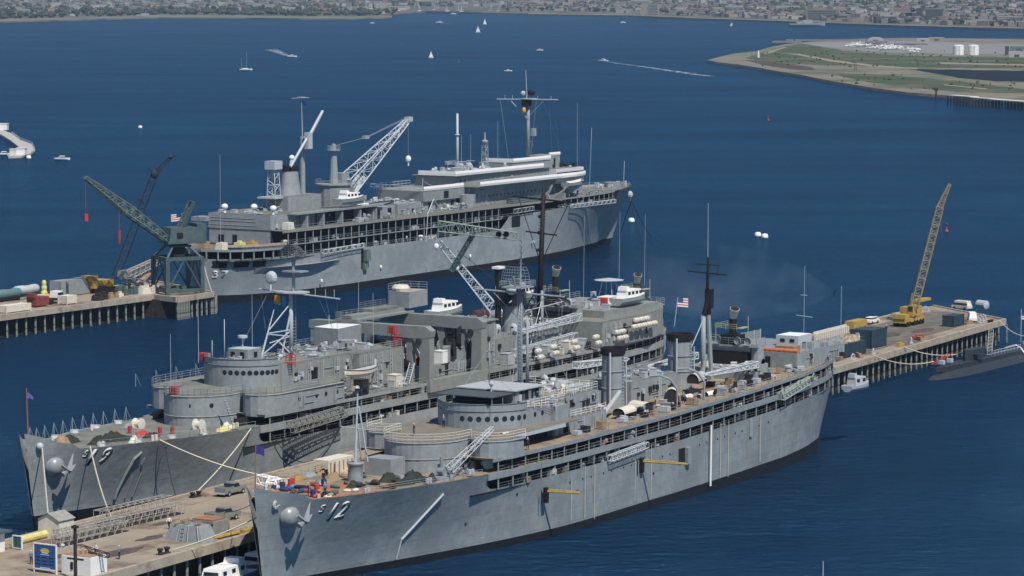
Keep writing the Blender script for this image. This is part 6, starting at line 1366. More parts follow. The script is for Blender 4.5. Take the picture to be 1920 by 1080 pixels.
def car(s, t, label, m=WHITE, van=False, rz=0):
    T = thing('parked_van' if van else 'parked_car', label, 'van' if van else 'car', on(s, t), RZ+rz, 'vehicles on the outer pier'); b = MB(); b.box(-2.2, 2.2, -.85, .85, .35, .9); b.obj('body', m, T); b = MB(); b.frust((-.2, 0), 1.9 if van else 1.2, .8, .9, 1.95 if van else 1.4, .85); c_ = b.obj('cabin', m, T); b = MB(); b.frust((-.2, 0), (1.9 if van else 1.2)*.98, .815, 1.0, 1.5 if van else 1.3, .93); b.obj('window', GLASS, c_)
    for x in (-1.4, 1.4):
        for y in (-.8, .8): b = MB(); b.lathe((x, y, .33), [(.01, -.1), (.33, -.1), (.33, .1), (.01, .1)], 10, axis='y'); b.obj('wheel', RUBBER, T)
car(301.5, 31.5, 'white van parked near the outer right corner of the pier', WHITE, True, .5); car(323, 43, 'pale van at the far end of the pier beside a white tank', CREAM, True, 1.3); car(287, 47.8, 'white car parked behind the yellow crane by the far edge', WHITE)
b = MB(); b.lathe((0, 0, 1), [(.01, -1.4), (.9, -1.2), (.95, 1.2), (.01, 1.4)], 12, axis='x'); o = b.obj('white_tank', LIGHT); o.location = on(326, 39.5); o.rotation_euler = (0, 0, RZ+1.2); tag(o, 'small pale cylindrical tank at the very end of the pier', 'tank')
for k, (s, t) in enumerate(((227, 24), (237, 24.4), (258, 26), (300, 29.5), (303, 30.2), (306, 31), (315, 48), (300, 48.5), (291, 48.6))):
    b = MB(); b.line([(-.8, 0, 0), (-.6, 0, .8), (0, 0, 1.1), (.6, 0, .8), (.8, 0, 0)], .13, 6); b.box(-1, 1, -.4, .4, 0, .15); o = b.obj('cleat_guard', LIGHT); o.location = on(s, t); o.rotation_euler = (0, 0, RZ+.3*k)
    tag(o, 'white arched cleat guard, number %s from the near stern outward along the outer pier' % ['one', 'two', 'three', 'four', 'five', 'six', 'seven', 'eight', 'nine'][k], 'cleat', 'white arched cleat guards on the outer pier')
for k, (s, t, m_) in enumerate(((252, 25.6, YELLOW), (263, 26.5, LUMBER), (266, 28, RED), (296, 30, LUMBER), (231, 24.6, LUMBER))):
    b = MB(); b.box(-1.2, 1.2, -.4, .4, 0, .5); b.box(-1, .6, -.3, .3, .5, .8); o = b.obj('dunnage_pile', m_); o.location = on(s, t); o.rotation_euler = (0, 0, RZ+k); tag(o, '%s low dunnage pile %s' % (['yellow', 'brown', 'red', 'tan', 'long tan'][k], ['beside the tall dark container', 'on the near pier edge', 'left of the yellow crane truck', 'by the small placard container', 'right behind the near stern'][k]), 'dunnage')
# yellow truck crane
TC = thing('truck_crane', 'yellow truck crane with a long lattice boom at the outer end of the pier', 'crane', on(288.5, 40), RZ)
b = MB(); b.box(-5, 4.4, -1.4, 1.4, .8, 1.7); b.box(-5.2, -3, -1.4, 1.4, 1.7, 2.6); b.obj('carrier', YELLOW, TC)
for x in (-4, -2.8, -.4, .9, 2.6, 3.9):
    for y in (-1.3, 1.3): b = MB(); b.lathe((x, y, .55), [(.01, -.2), (.55, -.2), (.55, .2), (.01, .2)], 10, axis='y'); b.obj('wheel', RUBBER, TC)
b = MB(); b.box(-1.5, 3.4, -1.4, 1.4, 1.8, 3.8); b.box(-1.6, .4, -1.6, -.4, 1.9, 4.2); b.obj('crane_house', YELLOW, TC); b = MB(); b.box(-1.64, -1.58, -1.5, -.5, 3, 4); b.obj('window', GLASS, TC)
b = MB(); b.box(3.0, 9.5, -.7, .7, 4.4, 4.9); b.tube((3.0, 0, 3.8), (7, 0, 4.5), .22, n=6); b.obj('counter_jib', YELLOW, TC)
b = MB(); b.tube((0, 0, 2.2), (1.5, 0, 6.4), .35, .2, n=6); b.tube((3, 0, 3), (1.5, 0, 6.4), .2, n=6); b.obj('gantry_mast', YELLOW, TC)
BM1 = mat('boom_yellow', (.34, .27, .14), .6, .25, 1.2)
tl = lambda px, py: w2l(TC, lp(px, py, TC.location.y-1.0))
q0, q1, q2 = tl(1711, 588), tl(1762, 388), tl(1781, 345); b = MB(); b.truss(q0, q1, 1.5, 1.4, 24, .085); b.truss(q1, q2, 1.1, .45, 6, .08); b.obj('lattice_boom', BM1, TC)
b = MB(); b.tube(q2, (1.5, 0, 8), .03, n=4); b.tube(q1, (q1[0]+.9, q1[1], q1[2]-5), .03, n=4); b.tube(q0, (1.5, 0, 6.4), .12, n=4); b.obj('hook_line', RUSTDK, TC)
# --- far left pier: trailers, tanks, red and yellow machines
def tanktrailer(s, t, label, m, L_=7, rz=0):
    T = thing('tank_trailer', label, 'tank trailer', on(s, t), RZ+rz, 'tank trailers on the far left pier'); b = MB(); b.lathe((0, 0, 1.7), [(.01, -L_/2), (.9, -L_/2+.2), (1.05, -L_/2+.8), (1.05, L_/2-.8), (.9, L_/2-.2), (.01, L_/2)], 12, axis='x'); b.obj('tank', m, T, smooth=True); b = MB(); b.box(-L_/2+.4, L_/2-.4, -.6, .6, .5, .8); b.box(-1, 1, -.3, .3, 2.7, 2.95); b.obj('frame', SHADE, T)
    for x in (-L_/2+1.2, L_/2-1.2): b = MB(); b.lathe((x, -.75, .45), [(.01, -.15), (.45, -.15), (.45, .15), (.01, .15)], 10, axis='y'); b.obj('wheel', RUBBER, T)
tanktrailer(240.5, 233.2, 'silver grey tank trailer on the far left pier', LIGHT, 8); tanktrailer(231.5, 231, 'teal green tank trailer cut by the left picture edge', TEAL, 8)
container(250.5, 227.6, 13, 3, 3.6, HOUSE, 'long grey box trailer with a flat roof on the far left pier', 0, None, 'box_trailer')
container(214.5, 215.2, 8, 2.6, 1.6, CREAM, 'low cream covered trailer on the near edge of the far left pier', 0, None, 'covered_trailer')
container(233.5, 215.9, 3.2, 2.4, 1.9, CREAM, 'small cream box beside the white truck on the far left pier')
def cabtruck(s, t, label, m, rz=0):
    T = thing('flatbed_truck', label, 'truck', on(s, t), RZ+rz); b = MB(); b.box(-3, 1, -1.1, 1.1, .7, 1.2); b.obj('flatbed', SHADE, T); b = MB(); b.frust((2, 0), 1.2, 1.1, .6, 2.6, .85); c_ = b.obj('cab', m, T); b = MB(); b.frust((2, 0), 1.1, 1.12, 1.6, 2.3, .93); b.obj('window', GLASS, c_)
    for x in (-2.2, 1.9):
        for y in (-1.05, 1.05): b = MB(); b.lathe((x, y, .5), [(.01, -.15), (.5, -.15), (.5, .15), (.01, .15)], 10, axis='y'); b.obj('wheel', RUBBER, T)
cabtruck(232.5, 219.4, 'white cabbed truck beside the red machine on the far left pier', WHITE, .15)
b = MB(); b.box(-2.2, 2.2, -1.3, 1.3, .3, 2.2); b.box(-2.6, -1.4, -1, 1, 2.2, 3); o = b.obj('red_machine', mat('faded_red', (.2, .05, .045), .6, .35, 1)); o.location = on(225.5, 217.6); o.rotation_euler = (0, 0, RZ); tag(o, 'faded red boxy machine on the far left pier', 'machine')
b = MB()
for k in range(4): b.lathe((0, 0, k*1.1), [(.8-.1*k, 0), (.85-.1*k, .5), (.6-.08*k, 1.0), (.01, 1.05)], 10)
b.box(-2.4, 1, -.8, .8, 0, 1.2); o = b.obj('yellow_cement_plant', YELP); o.location = on(238.5, 226.4); o.rotation_euler = (0, 0, RZ); tag(o, 'pale yellow stacked hopper machine behind the white truck', 'machine')
# dark tracked crane with kinked boom
DC = thing('crawler_crane', 'dark lattice boom crawler crane with a yellow body on the far left pier', 'crane', on(258, 226.5), RZ)
b = MB(); b.box(-4, 3, -2, 2, 1.2, 2.8); b.box(-4.5, -2, -1.4, 1.4, 2.8, 4); b.obj('crane_body', YELLOW, DC); b = MB(); b.box(-3.5, 3.5, -2.2, -1.2, 0, 1.2); b.box(-3.5, 3.5, 1.2, 2.2, 0, 1.2); b.obj('tracks', SHADE, DC)
DCB = mat('dark_boom', (.028, .035, .06), .7, .3, 1)
tl = lambda px, py: w2l(DC, lp(px, py, DC.location.y+1.0))
q0, q1, q2 = tl(216, 520), tl(290, 326), tl(320, 294); q3, q4 = tl(276, 313), tl(280, 316); b = MB(); b.truss(q0, q1, 1.7, 1.4, 22, .1); b.truss(q1, q2, 1.0, .5, 6, .13); b.tube(q1, q3, .16, n=5); b.tube(q1, q4, .16, n=5); b.ball(q1, .9, 6, 1.3); b.ball(q2, .6, 6); b.tube(tl(270, 380), tl(262, 372), .5, n=5); b.obj('lattice_boom', DCB, DC)
# folded second crane boom and clutter in front of the portal
b = MB(); b.truss((262.5-262, 0, 3.6), (275.5-262, 0, 6.4), 1.7, 1.4, 14, .14); b.box(-1.5, 0, -1, 1, 3, 5); b.truss((-.5, -.5, 3), (5, -3.4, 1.4), 1.2, 1.0, 6, .12); b.tube((6.2, 0, 0), (6.2, 0, 4.6), .55, n=8); b.tube((1.5, 0, 0), (1.5, 0, 3), .4, n=8)
o = b.obj('lowered_lattice_boom', GANM); o.location = on(262, 222); o.rotation_euler = (0, 0, RZ); tag(o, 'pale lattice boom lowered on a post left of the green portal crane', 'crane boom')
for k, (s, t, m_, sc_) in enumerate(((246, 216, SHADE, 1.2), (249.5, 216.4, LUMBER, 1), (253, 216.6, CREAM, .8), (243, 215.4, SHADE, 1), (256.5, 218, GREEN, 1.6), (251, 219.5, BLACK, 1.7), (262, 214.6, CREAM, 1.6))):
    rg = random.Random(k); b = MB()
    for j in range(7): x, y = rg.uniform(-1.6, 1.6), rg.uniform(-1, 1); q = rg.uniform(.3, .7); b.frust((x, y), q, q*.8, 0, rg.uniform(.5, 1.4), .7)
    o = b.obj('gear_pile', m_); o.location = on(s, t); o.rotation_euler = (0, 0, RZ); o.scale = (sc_,)*3; tag(o, '%s gear pile %s on the far left pier' % (['dark', 'tan', 'white', 'brownish black', 'green', 'sooty black', 'cream'][k], ['near the pier edge', 'second from the portal crane', 'beside the portal crane barrier', 'next to the small cream box', 'under the lowered boom', 'beneath the yellow crane body', 'at the portal crane leg'][k]), 'gear')
b = MB(); b.tube((0, 0, .8), (9, 3, 3.4), .5, n=6); b.tube((0, .9, .8), (9, 3.9, 3.4), .35, n=6); o = b.obj('inclined_conveyor', mat('rusty_tan', (.32, .2, .14), .8, .3, 1)); o.location = on(262, 219); o.rotation_euler = (0, 0, RZ); tag(o, 'rusty inclined conveyor left of the green portal crane', 'conveyor')
# green portal crane
PC = thing('portal_crane', 'green portal crane on tall braced legs with a raised lattice jib', 'crane', on(265.6, 209.8), RZ-.55)
b = MB()
for x in (-4.2, 4.2):
    for y in (-4.2, 4.2): b.box(x-.45, x+.45, y-.45, y+.45, 0, 8.2)
for z in (.8, 8.0):
    for sg in (-1, 1): b.box(-4.6, 4.6, sg*4.2-.35, sg*4.2+.35, z-.3, z+.5); b.box(sg*4.2-.35, sg*4.2+.35, -4.6, 4.6, z-.28, z+.52)
for sg in (-1, 1):
    b.tube((-4.2, sg*4.3, .8), (0, sg*4.3, 8), .2, n=5); b.tube((4.2, sg*4.3, .8), (0, sg*4.3, 8), .2, n=5); b.tube((sg*4.3, -4.2, .8), (sg*4.3, 0, 8), .2, n=5); b.tube((sg*4.3, 4.2, .8), (sg*4.3, 0, 8), .2, n=5)
    for x in (-4.2, 4.2): b.tube((x, sg*4.2, 8.2), (x*.45, sg*1.9, 10.8), .3, n=5)
b.box(-2.4, 2.4, -2.4, 2.4, 10.6, 11.0); b.obj('portal_legs', GREEN, PC)
b = MB(); b.lathe((0, 0, 11.0), [(2.3, 0), (2.3, .5), (.01, .5)], 12); b.box(-1.3, 1.3, -1.3, 1.3, 8.4, 10.6); b.obj('slewing_ring', SHADE, PC)
b = MB(); b.prism([(-3.4, -3.0), (5.2, -3.0), (5.2, 3.2), (-3.4, 3.2)], 11.4, 11.9); b.frust((1, 0), 4.1, 2.9, 11.9, 15.0, .9, .2); b.box(3.8, 6, -2.6, 2.6, 11.3, 15.8); b.obj('machinery_house', GREENL if False else GREEN, PC); 
b = MB(); b.box(-1.2, .2, -3.02, -2.7, 12.8, 13.9); b.obj('window', DARK, PC)
b = MB(); b.truss((.6, -1.2, 14.5), (3.6, -1.2, 20.6), .6, .5, 6, .1); b.truss((.6, 1.2, 14.5), (3.6, 1.2, 20.6), .6, .5, 6, .1); b.tube((3.6, -1.2, 20.6), (3.6, 1.2, 20.6), .25, n=6); b.tube((3.6, 0, 20.6), (5.6, 0, 15.5), .06, n=4); b.obj('a_frame', GREEN, PC)
def w2l(o, p):
    c, s_ = math.cos(-o.rotation_euler[2]), math.sin(-o.rotation_euler[2]); dx, dy = p[0]-o.location[0], p[1]-o.location[1]; return (c*dx-s_*dy, s_*dx+c*dy, p[2]-o.location[2])
base = w2l(PC, on(264.6, 210.4, 14.6)); tip = w2l(PC, gp(160, 333, 30.8))
b = MB(); B0 = Vector(base); T0 = Vector(tip); M0_ = B0.lerp(T0, .5)
b.truss(B0, M0_, 2.1, 2.1, 10, .16, h0=.9, h1=2.1); b.truss(M0_, T0, 2.1, .8, 10, .15, h0=2.1, h1=.6); b.obj('lattice_jib', GREENL, PC)
b = MB(); b.tube(tuple(B0+Vector((0, 0, -.7))), tuple(M0_+Vector((0, 0, -1.4))), .35, n=5); b.tube(tuple(M0_+Vector((0, 0, -1.4))), tuple(T0), .22, n=5); b.obj('jib_lower_chord', GREEN, PC)
h0 = B0.lerp(T0, .62); b = MB(); b.tube(tuple(h0), tuple(h0+Vector((0, 0, -6))), .05, n=4); b.tube(tuple(h0+Vector((0, 0, -6))), tuple(h0+Vector((0, 0, -9))), .35, .2, n=6); b.obj('red_hook_block', RED, PC)
b = MB(); b.tube(tuple(T0), tuple(T0+Vector((0, 0, -8))), .05, n=4); b.box(T0.x-.4, T0.x+.4, T0.y-.4, T0.y+.4, T0.z-9.6, T0.z-8); b.obj('red_headache_ball', RED, PC)
b = MB(); b.tube((0, 0, 0), (0, 0, 8), .07, n=5); EN2 = thing('flagstaff', 'flagstaff with a small striped ensign beside the portal crane house', 'flag', on(273, 214, 13)); b.obj('staff', LIGHT, EN2); flagobj(EN2, 'ensign', 0, 0, 6.4, 2.4, 1.6, [RED, WHITE, BLUE], -.4, -1)
# --- floating crane between the tenders, seen over the gantries
gx, gy, _ = gp(930, 625, 0); FC = thing('floating_crane', 'grey lattice jib crane rising between the middle and far tenders', 'crane', (gx, gy, 0), 0)
def l2(px, py, dist): # point at the crane's depth plane
    a = (px-960)/CF; bb = (540-py)/CF; r_ = (a, cC+bb*cS, -cS+bb*cC); t = dist/r_[1]; return (r_[0]*t-gx, dist-gy, CH+r_[2]*t)
b = MB(); b.box(-7, 7, -9, 9, -2.4, .3); b.obj('barge', SHADE, FC); b = MB(); b.box(-3, 3, -3, 3, .3, 4.5); b.obj('crane_house', HOUSE, FC)
J0 = l2(943, 600, gy); J1 = l2(822, 452, gy); Jm = l2(850, 486, gy)
b = MB(); b.truss(J0, J1, 2.2, .9, 20, .13, h0=2.2, h1=1.0); b.obj('lattice_jib', LIGHT, FC)
b = MB(); b.tube(J0, (0, 0, 3), .5, n=6)
k0 = l2(846, 508, gy-1.5); k1 = l2(888, 438, gy-1.5); b.tube(k0, k1, .45, n=5); b.truss(k0, k1, .9, .9, 6, .12); b.obj('jib_strut', GREEN, FC)
t0 = l2(822, 424, gy-2); t1 = l2(969, 443, gy-2)
b = MB(); b.truss(t0, t1, 1.4, 1.0, 14, .11, h0=2.2, h1=1.5); b.obj('green_lattice_arm', mat('grey_green_arm', (.2, .25, .22), .6, .2, 1), FC)
for px in (935, 949): q = l2(px, 439, gy-2.8); b = MB(); b.lathe(q, [(.45, -.2), (.65, -.15), (.65, .15), (.45, .2), (.01, .2)], 10, axis='y'); b.obj('sheave', DARK, FC)
for px, py in ((818, 462), (856, 502)): q = l2(px, py, gy-1.2); b = MB(); b.ball(q, .55, 8, 1.3); b.tube((q[0], q[1], q[2]), (q[0], q[1], q[2]+3), .04, n=4); b.obj('hook_block', WHITE, FC)
b = MB(); b.tube(l2(858, 470, gy), l2(960, 550, gy), .06, n=4); b.tube(l2(862, 500, gy-1), l2(918, 506, gy-1), .06, n=4); b.obj('stay_cables', SHADE, FC)
# --- submarine on the outer pier
SB = thing('submarine', 'dark grey submarine moored low in the water outside the outer pier', 'submarine', on(240.5, 14.8, WZ), RZ-.03)
b = MB(); SUBM = mat('submarine_black_grey', (.028, .035, .042), .45, .25, .5, spec=.4)
b.lathe((0, 0, -1.5), [(.05, 0), (1.2, 1), (2.0, 3), (2.8, 7), (3.3, 12), (3.4, 60), (3.0, 78), (2.1, 92), (.1, 104)], 24, axis='x'); b.obj('pressure_hull', SUBM, SB, smooth=True)
b = MB(); b.prism([(4, 0), (8, 1.1), (14, 1.7), (58, 1.7), (66, .3), (66, -.3), (58, -1.7), (14, -1.7), (8, -1.1)], 1.2, 2.15); b.obj('casing_deck', SUBM, SB)
b = MB(); b.prism([(17, 0), (18, .9), (22, 1.0), (25.5, .3), (25.5, -.3), (22, -1.0), (18, -.9)], 2.1, 4.2); b.obj('sail', SUBM, SB)
b = MB(); b.box(18.6, 20.4, -2.6, 2.6, 3.2, 3.4); b.obj('sail_planes', SUBM, SB)

b = MB(); b.rail([(27, -1, 2.15), (41, -1, 2.15)], 1, 1.6, .05, 2); b.obj('life_lines', LIGHT, SB)
b = MB(); b.truss((26, -1.0, 3.0), (40, 5, 5.4), .9, .9, 12, .07); b.obj('brow', GANM, SB)
b = MB()
for d in (-.7, -.2, .3): b.tube((6.5, 1.8+d, 2.4), (15.5, 2.8+d, 3.6), .07, n=4)
b.obj('red_handrails', RED, SB)
b = MB(); b.line([(40, -2.6, 1.2), (40.4, -1.4, 2.4), (41, 0, 2.95), (41.2, 2.4, 2.2)], .16, 5); b.obj('white_line', WHITE, SB)
for x in (6.4, 10, 46): b = MB(); b.box(x-.5, x+.5, -.5, .5, 2.6, 3.3); b.obj('deck_cleat', LIGHT, SB)
b = MB(); b.tube((46.5, 1.4, 2.9), (46.5, 1.4, 9.6), .06, n=4); b.obj('ensign_staff', LIGHT, SB); flagobj(SB, 'ensign', 46.5, 1.4, 7.6, 2.2, 1.5, [RED, WHITE, BLUE])
# ------------------------------------------------------------ far shore, town, spit
LZ = WZ+2.2
def sheet(name, pts, z, m, kind='structure', edge=True, label=None):
    b = MB(); P = [gp(x, y, z) for x, y in pts]; b.face(P)
    if edge: b.grid([[p, (p[0], p[1], WZ-1.5)] for p in P+[P[0]]])
    o = b.obj(name, m); o['kind'] = kind
    if label: o['label'] = label
    return o
LAND = mat('dusty_land', (.13, .115, .085), .95, .25, .004, col2=(.05, .07, .035), fac2=.5, s2=.006)
BEACH = mat('tan_beach', (.19, .165, .125), .95, .25, .03, col2=(.1, .11, .06), fac2=.42, s2=.014)
SCRUB = mat('scrub_green', (.05, .072, .03), .95, .4, .02, col2=(.11, .1, .06), fac2=.42, s2=.014)
APRON = mat('apron_grey', (.21, .205, .195), .9, .15, .01)
shore = [(-300, 41), (0, 39.5), (60, 38), (150, 35.5), (240, 33), (300, 31.5), (460, 32), (560, 33.5), (650, 34), (735, 31.5), (748, 28), (700, 23), (760, 21.5), (900, 24), (1000, 25), (1050, 23.5), (1190, 28), (1300, 33), (1430, 37), (1560, 42), (1700, 47), (1850, 51), (2250, 60)]
b = MB()
def ridge(x, k): return LZ+max(0, (x-900)/1000)*38*k*k+8*k
xs = [-300+50*k for k in range(52)]
shf = interp(sorted([p for p in shore if p[0] not in (748, 700)]))
rows = []
for j in range(9):
    k = j/8; row = []
    for x in xs:
        g = gp(x, shf(x), LZ); d = math.hypot(g[0], g[1]); t = 1+ (16500/d-1)*k**1.5
        row.append((g[0]*t, g[1]*t, LZ+max(0, (x-700)/1100)*60*k+6*k))
    rows.append(row)
b.grid(rows); b.grid([[(p[0], p[1], WZ-2) for p in rows[0]], rows[0]]); struct(b.obj('far_shore_ground', LAND))
def landz(x, y0):
    """height of the far ground seen at pixel x, y (approximate)"""
    return LZ
def gl(x, y):
    """point of the rising far ground seen at pixel x, y"""
    g0 = gp(x, shf(x), LZ); d0 = math.hypot(g0[0], g0[1]); a = (x-960)/CF; bb = (540-y)/CF; r_ = (a, cC+bb*cS, -cS+bb*cC); hl = math.hypot(r_[0], r_[1])
    for i_ in range(401):
        k = i_/400; D = d0*(1+(16500/d0-1)*k**1.5); z = LZ+max(0, (x-700)/1100)*60*k+6*k
        if CH+r_[2]*D/hl <= z: break
    return r_[0]*D/hl, r_[1]*D/hl, z
for nm, pts, m_ in (('beach', [(-200, 42), (0, 40), (150, 36), (240, 33.6), (300, 32), (460, 32.8), (560, 34.2), (650, 34.6), (735, 32), (735, 29), (650, 27), (460, 26.5), (300, 28), (150, 29), (0, 31), (-200, 34)], BEACH),
                    ('shore_rocks', [(990, 26), (1190, 29), (1300, 34), (1430, 38), (1560, 43), (1700, 48), (1850, 52), (2100, 57), (2100, 54), (1850, 49.5), (1700, 45.5), (1560, 40.5), (1430, 35.5), (1300, 31.5), (1190, 26.5), (990, 24)], BEACH)):
    sheet(nm, pts, LZ+.3, m_)
sheet('marina_basin', [(640, 20), (760, 21), (900, 23), (960, 22), (900, 15), (760, 12), (640, 14)], LZ+.5, wm, edge=False)
rg = random.Random(5)
BM_ = [mat('town_white', (.36, .34, .31), .8, .1, .05), mat('town_cream', (.28, .235, .185), .8, .1, .05), mat('town_grey', (.18, .18, .175), .8, .1, .05), mat('town_roof_red', (.15, .085, .07), .8, .1, .05), mat('town_brown', (.17, .13, .1), .8, .1, .05), mat('town_dark', (.06, .065, .07), .8, .1, .05)]
def bldg(b, g, w, d, h, a=0, mi=0, roof=None):
    c, s_ = math.cos(a), math.sin(a); P = [(g[0]+c*x-s_*y, g[1]+s_*x+c*y) for x, y in ((-w, -d), (w, -d), (w, d), (-w, d))]
    b.mi = mi; b.prism(P, g[2]-2, g[2]+h)
    if roof is not None:
        b.mi = roof; q = [(x, y, g[2]+h) for x, y in P]; m0 = [((q[0][i]+q[3][i])/2) for i in range(3)]; m1 = [((q[1][i]+q[2][i])/2) for i in range(3)]; m0[2] += h*.3; m1[2] += h*.3
        b.face([q[0], q[1], m1, m0]); b.face([q[2], q[3], m0, m1]); b.face([q[0], m0, q[3]]); b.face([q[1], q[2], m1])
b = MB()
for k in range(5200):
    x = rg.uniform(-80, 2000); top = -14; y0 = shf(x)-(6 if x < 740 else 3.5); y = top+(y0-top)*rg.random()**.8
    if 640 < x < 950 and 12 < y < 24: continue
    if x < 740 and y > 14 and rg.random() < .72: continue
    g = gl(x, y); s_ = rg.uniform(4, 11); h = rg.uniform(3, 6) if rg.random() < .95 else rg.uniform(7, 12)
    bldg(b, g, s_, s_*rg.uniform(.5, 1), h, rg.uniform(0, 3.1), rg.choice((0, 0, 1, 1, 2, 2, 4, 5)), rg.choice((None, 3, 4, 2, 2)) if h < 9 else None)
stuff(b.obj('distant_town', BM_), 'countless small houses of the distant town on the far shore')
FOL = mat('far_foliage', (.035, .045, .032), .95, .45, .03); FOL2 = mat('far_foliage_light', (.06, .066, .045), .95, .4, .03); TRK = mat('tree_trunk', (.09, .065, .045), .9)
def tuft(b, c, r, h, n=6, rg=rg):
    for k in range(n):
        a = rg.uniform(0, 6.28); q = r*rg.uniform(0, .7); x, y, z = c[0]+q*math.cos(a), c[1]+q*math.sin(a), c[2]+h*rg.uniform(.35, 1)
        s_ = r*rg.uniform(.35, .75); u = [rg.uniform(.6, 1.2) for _ in range(6)]
        V = [(x+s_*u[0], y, z), (x, y+s_*u[1], z), (x-s_*u[2], y, z), (x, y-s_*u[3], z), (x, y, z+s_*u[4]), (x, y, z-s_*u[5])]; i = len(b.v); b.v += V
        b.f += [(i, i+1, i+4), (i+1, i+2, i+4), (i+2, i+3, i+4), (i+3, i, i+4), (i+1, i, i+5), (i+2, i+1, i+5), (i+3, i+2, i+5), (i, i+3, i+5)]; b.m += [b.mi]*8
b = MB()
for k in range(2600):
    x = rg.uniform(-80, 2000); y0 = shf(x)-3.5; y = -12+(y0+12)*rg.random()**(.35 if x < 740 else .8)
    if 640 < x < 950 and 12 < y < 24: continue
    b.mi = rg.randint(0, 1); tuft(b, gl(x, y), rg.uniform(4, 9), rg.uniform(4, 8), 4)
stuff(b.obj('distant_trees', [FOL, FOL2]), 'dark trees scattered between the houses of the far shore')
# nearer shore trees one can tell apart: palms and round trees along the left beach
def palm():
    t = thing('palm_tree', '', 'palm tree', OFF); b = MB(); b.tube((0, 0, 0), (.4, .2, 11), .35, .22, n=5); b.obj('trunk', TRK, t); b = MB()
    for k in range(11):
        a = k*.571; r_ = 3.0; P = [(.4+math.cos(a)*r_*u, .2+math.sin(a)*r_*u, 11.3+1.0*u-2.6*u*u) for u in (0, .35, .7, 1)]
        b.grid([[p, (p[0]-.5*math.sin(a), p[1]+.5*math.cos(a), p[2]-.2)] for p in P])
    tuft(b, (.4, .2, 8.6), 1.2, 2, 5); b.obj('crown', FOL, t); return t
def rtree(seed):
    r2 = random.Random(seed); t = thing('shore_tree', '', 'tree', OFF); b = MB(); b.tube((0, 0, 0), (0, 0, 5), .5, .3, n=5); b.tube((0, 0, 3.5), (1.8, .6, 6.5), .25, .12, n=4); b.obj('trunk', TRK, t); b = MB(); tuft(b, (0, 0, 1.5), 5.4, 8, 34, r2); b.obj('crown', FOL if seed % 2 else FOL2, t); return t
PP = palm(); RT = [rtree(k) for k in range(4)]
for k in range(54):
    x = 6+k*13.6+rg.uniform(-5, 5); y = shf(x)-rg.uniform(5.5, 9); s_ = rg.uniform(.75, 1.25)
    if k % 3 == 0: place(PP, gl(x, y), rg.uniform(0, 6), 'tall slender palm standing on the far left beach', 'palms along the far left beach', (s_,)*3)
    else: place(RT[k % 4], gl(x, y), rg.uniform(0, 6), 'rounded dark tree standing on the far left beach', 'rounded trees along the far left beach', (s_*1.1,)*3)
# buildings one can single out
def block(px, yb, w, h, d, m, label, floors=0, roof=None, name='hotel_tower', slabs=True):
    g = gl(px, yb); k = math.hypot(g[0], g[1])/CF; W_ = w*k/2; H_ = h*k; T = thing(name, label, 'building', (g[0], g[1], g[2]-1), -.15); b = MB(); b.box(-W_, W_, -d/2, d/2, 0, H_); b.obj('wall', m, T)
    for f in range(floors): z = H_*(f+.6)/(floors+.3); b = MB(); b.box(-W_*.92, W_*.92, -d/2-.25, -d/2-.02, z-.9, z+.7); b.obj('window', BM_[5], T)
    b = MB(); b.box(-W_*1.01, W_*1.01, -d/2-.3, d/2+.3, H_, H_+1); b.obj('roof', roof or BM_[2], T)
    return T
block(1208, 27, 10, 23, 14, BM_[1], 'left slab of the pair of cream hotel towers above the mainmast, far shore', 0); block(1225, 27.5, 20, 21, 16, BM_[0], 'right banded slab of the pair of cream hotel towers, far shore', 7)
block(1541, 36, 58, 18, 18, BM_[2], 'long grey banded hotel block on the far shore left of the twin dark towers', 5); block(1519, 36, 9, 26, 14, BM_[4], 'brown stair tower at the left end of the long hotel block')
block(1724, 39, 12, 24, 16, BM_[5], 'dark narrow tower at the left of the right hand hotel group', 0); block(1752, 39.5, 34, 23, 18, BM_[2], 'wide banded grey hotel slab in the right hand group', 8); block(1773, 40, 9, 20, 16, BM_[1], 'cream end tower of the right hand hotel group')
block(1835, 34, 100, 9, 40, BM_[0], 'long low white terminal on the far shore at the right', 1, None, 'terminal_building'); block(1900, 44, 60, 12, 40, BM_[1], 'long cream low building at the right edge of the far shore', 2, None, 'terminal_building')
block(748, 17, 40, 7, 20, BM_[0], 'low white waterfront building with red roof at the marina', 1, BM_[3], 'waterfront_building'); block(1005, 19, 38, 9, 20, BM_[1], 'cream waterfront restaurant with red roof right of the marina', 1, BM_[3], 'waterfront_building')
block(290, 17, 14, 9, 12, mat('yellow_house', (.45, .3, .1), .8), 'yellow fronted building among the trees of the far left shore', 1, None, 'waterfront_building'); block(545, 6, 44, 5, 24, BM_[0], 'long pale building behind the trees at the upper left', 1, None, 'warehouse'); block(705, 5, 110, 5, 30, BM_[5], 'long dark hangar roof along the top edge above the marina', 0, BM_[5], 'warehouse')
labs = ['beside the marina', 'on the far left shore', 'on the far middle shore', 'on the far right shore']
for k in range(70):
    x = 20+k*27+rg.uniform(-8, 8); y = shf(x)-rg.uniform(7, 20); g = gl(x, y); b = MB(); bldg(b, (0, 0, 0), rg.uniform(9, 20), rg.uniform(6, 12), rg.uniform(5, 10), rg.uniform(-.4, .4), 0, 1); m_ = rg.choice(BM_[:3]); o = b.obj('shore_building', [m_, rg.choice((BM_[3], BM_[2], BM_[4]))]); o.location = g
    tag(o, 'low %s building with pitched roof %s' % ({'town_white': 'white', 'town_cream': 'cream', 'town_grey': 'grey'}[m_.name], labs[1] if x < 640 else (labs[0] if x < 960 else (labs[2] if x < 1350 else labs[3]))), 'building', 'low buildings along the far shore')
b = MB()
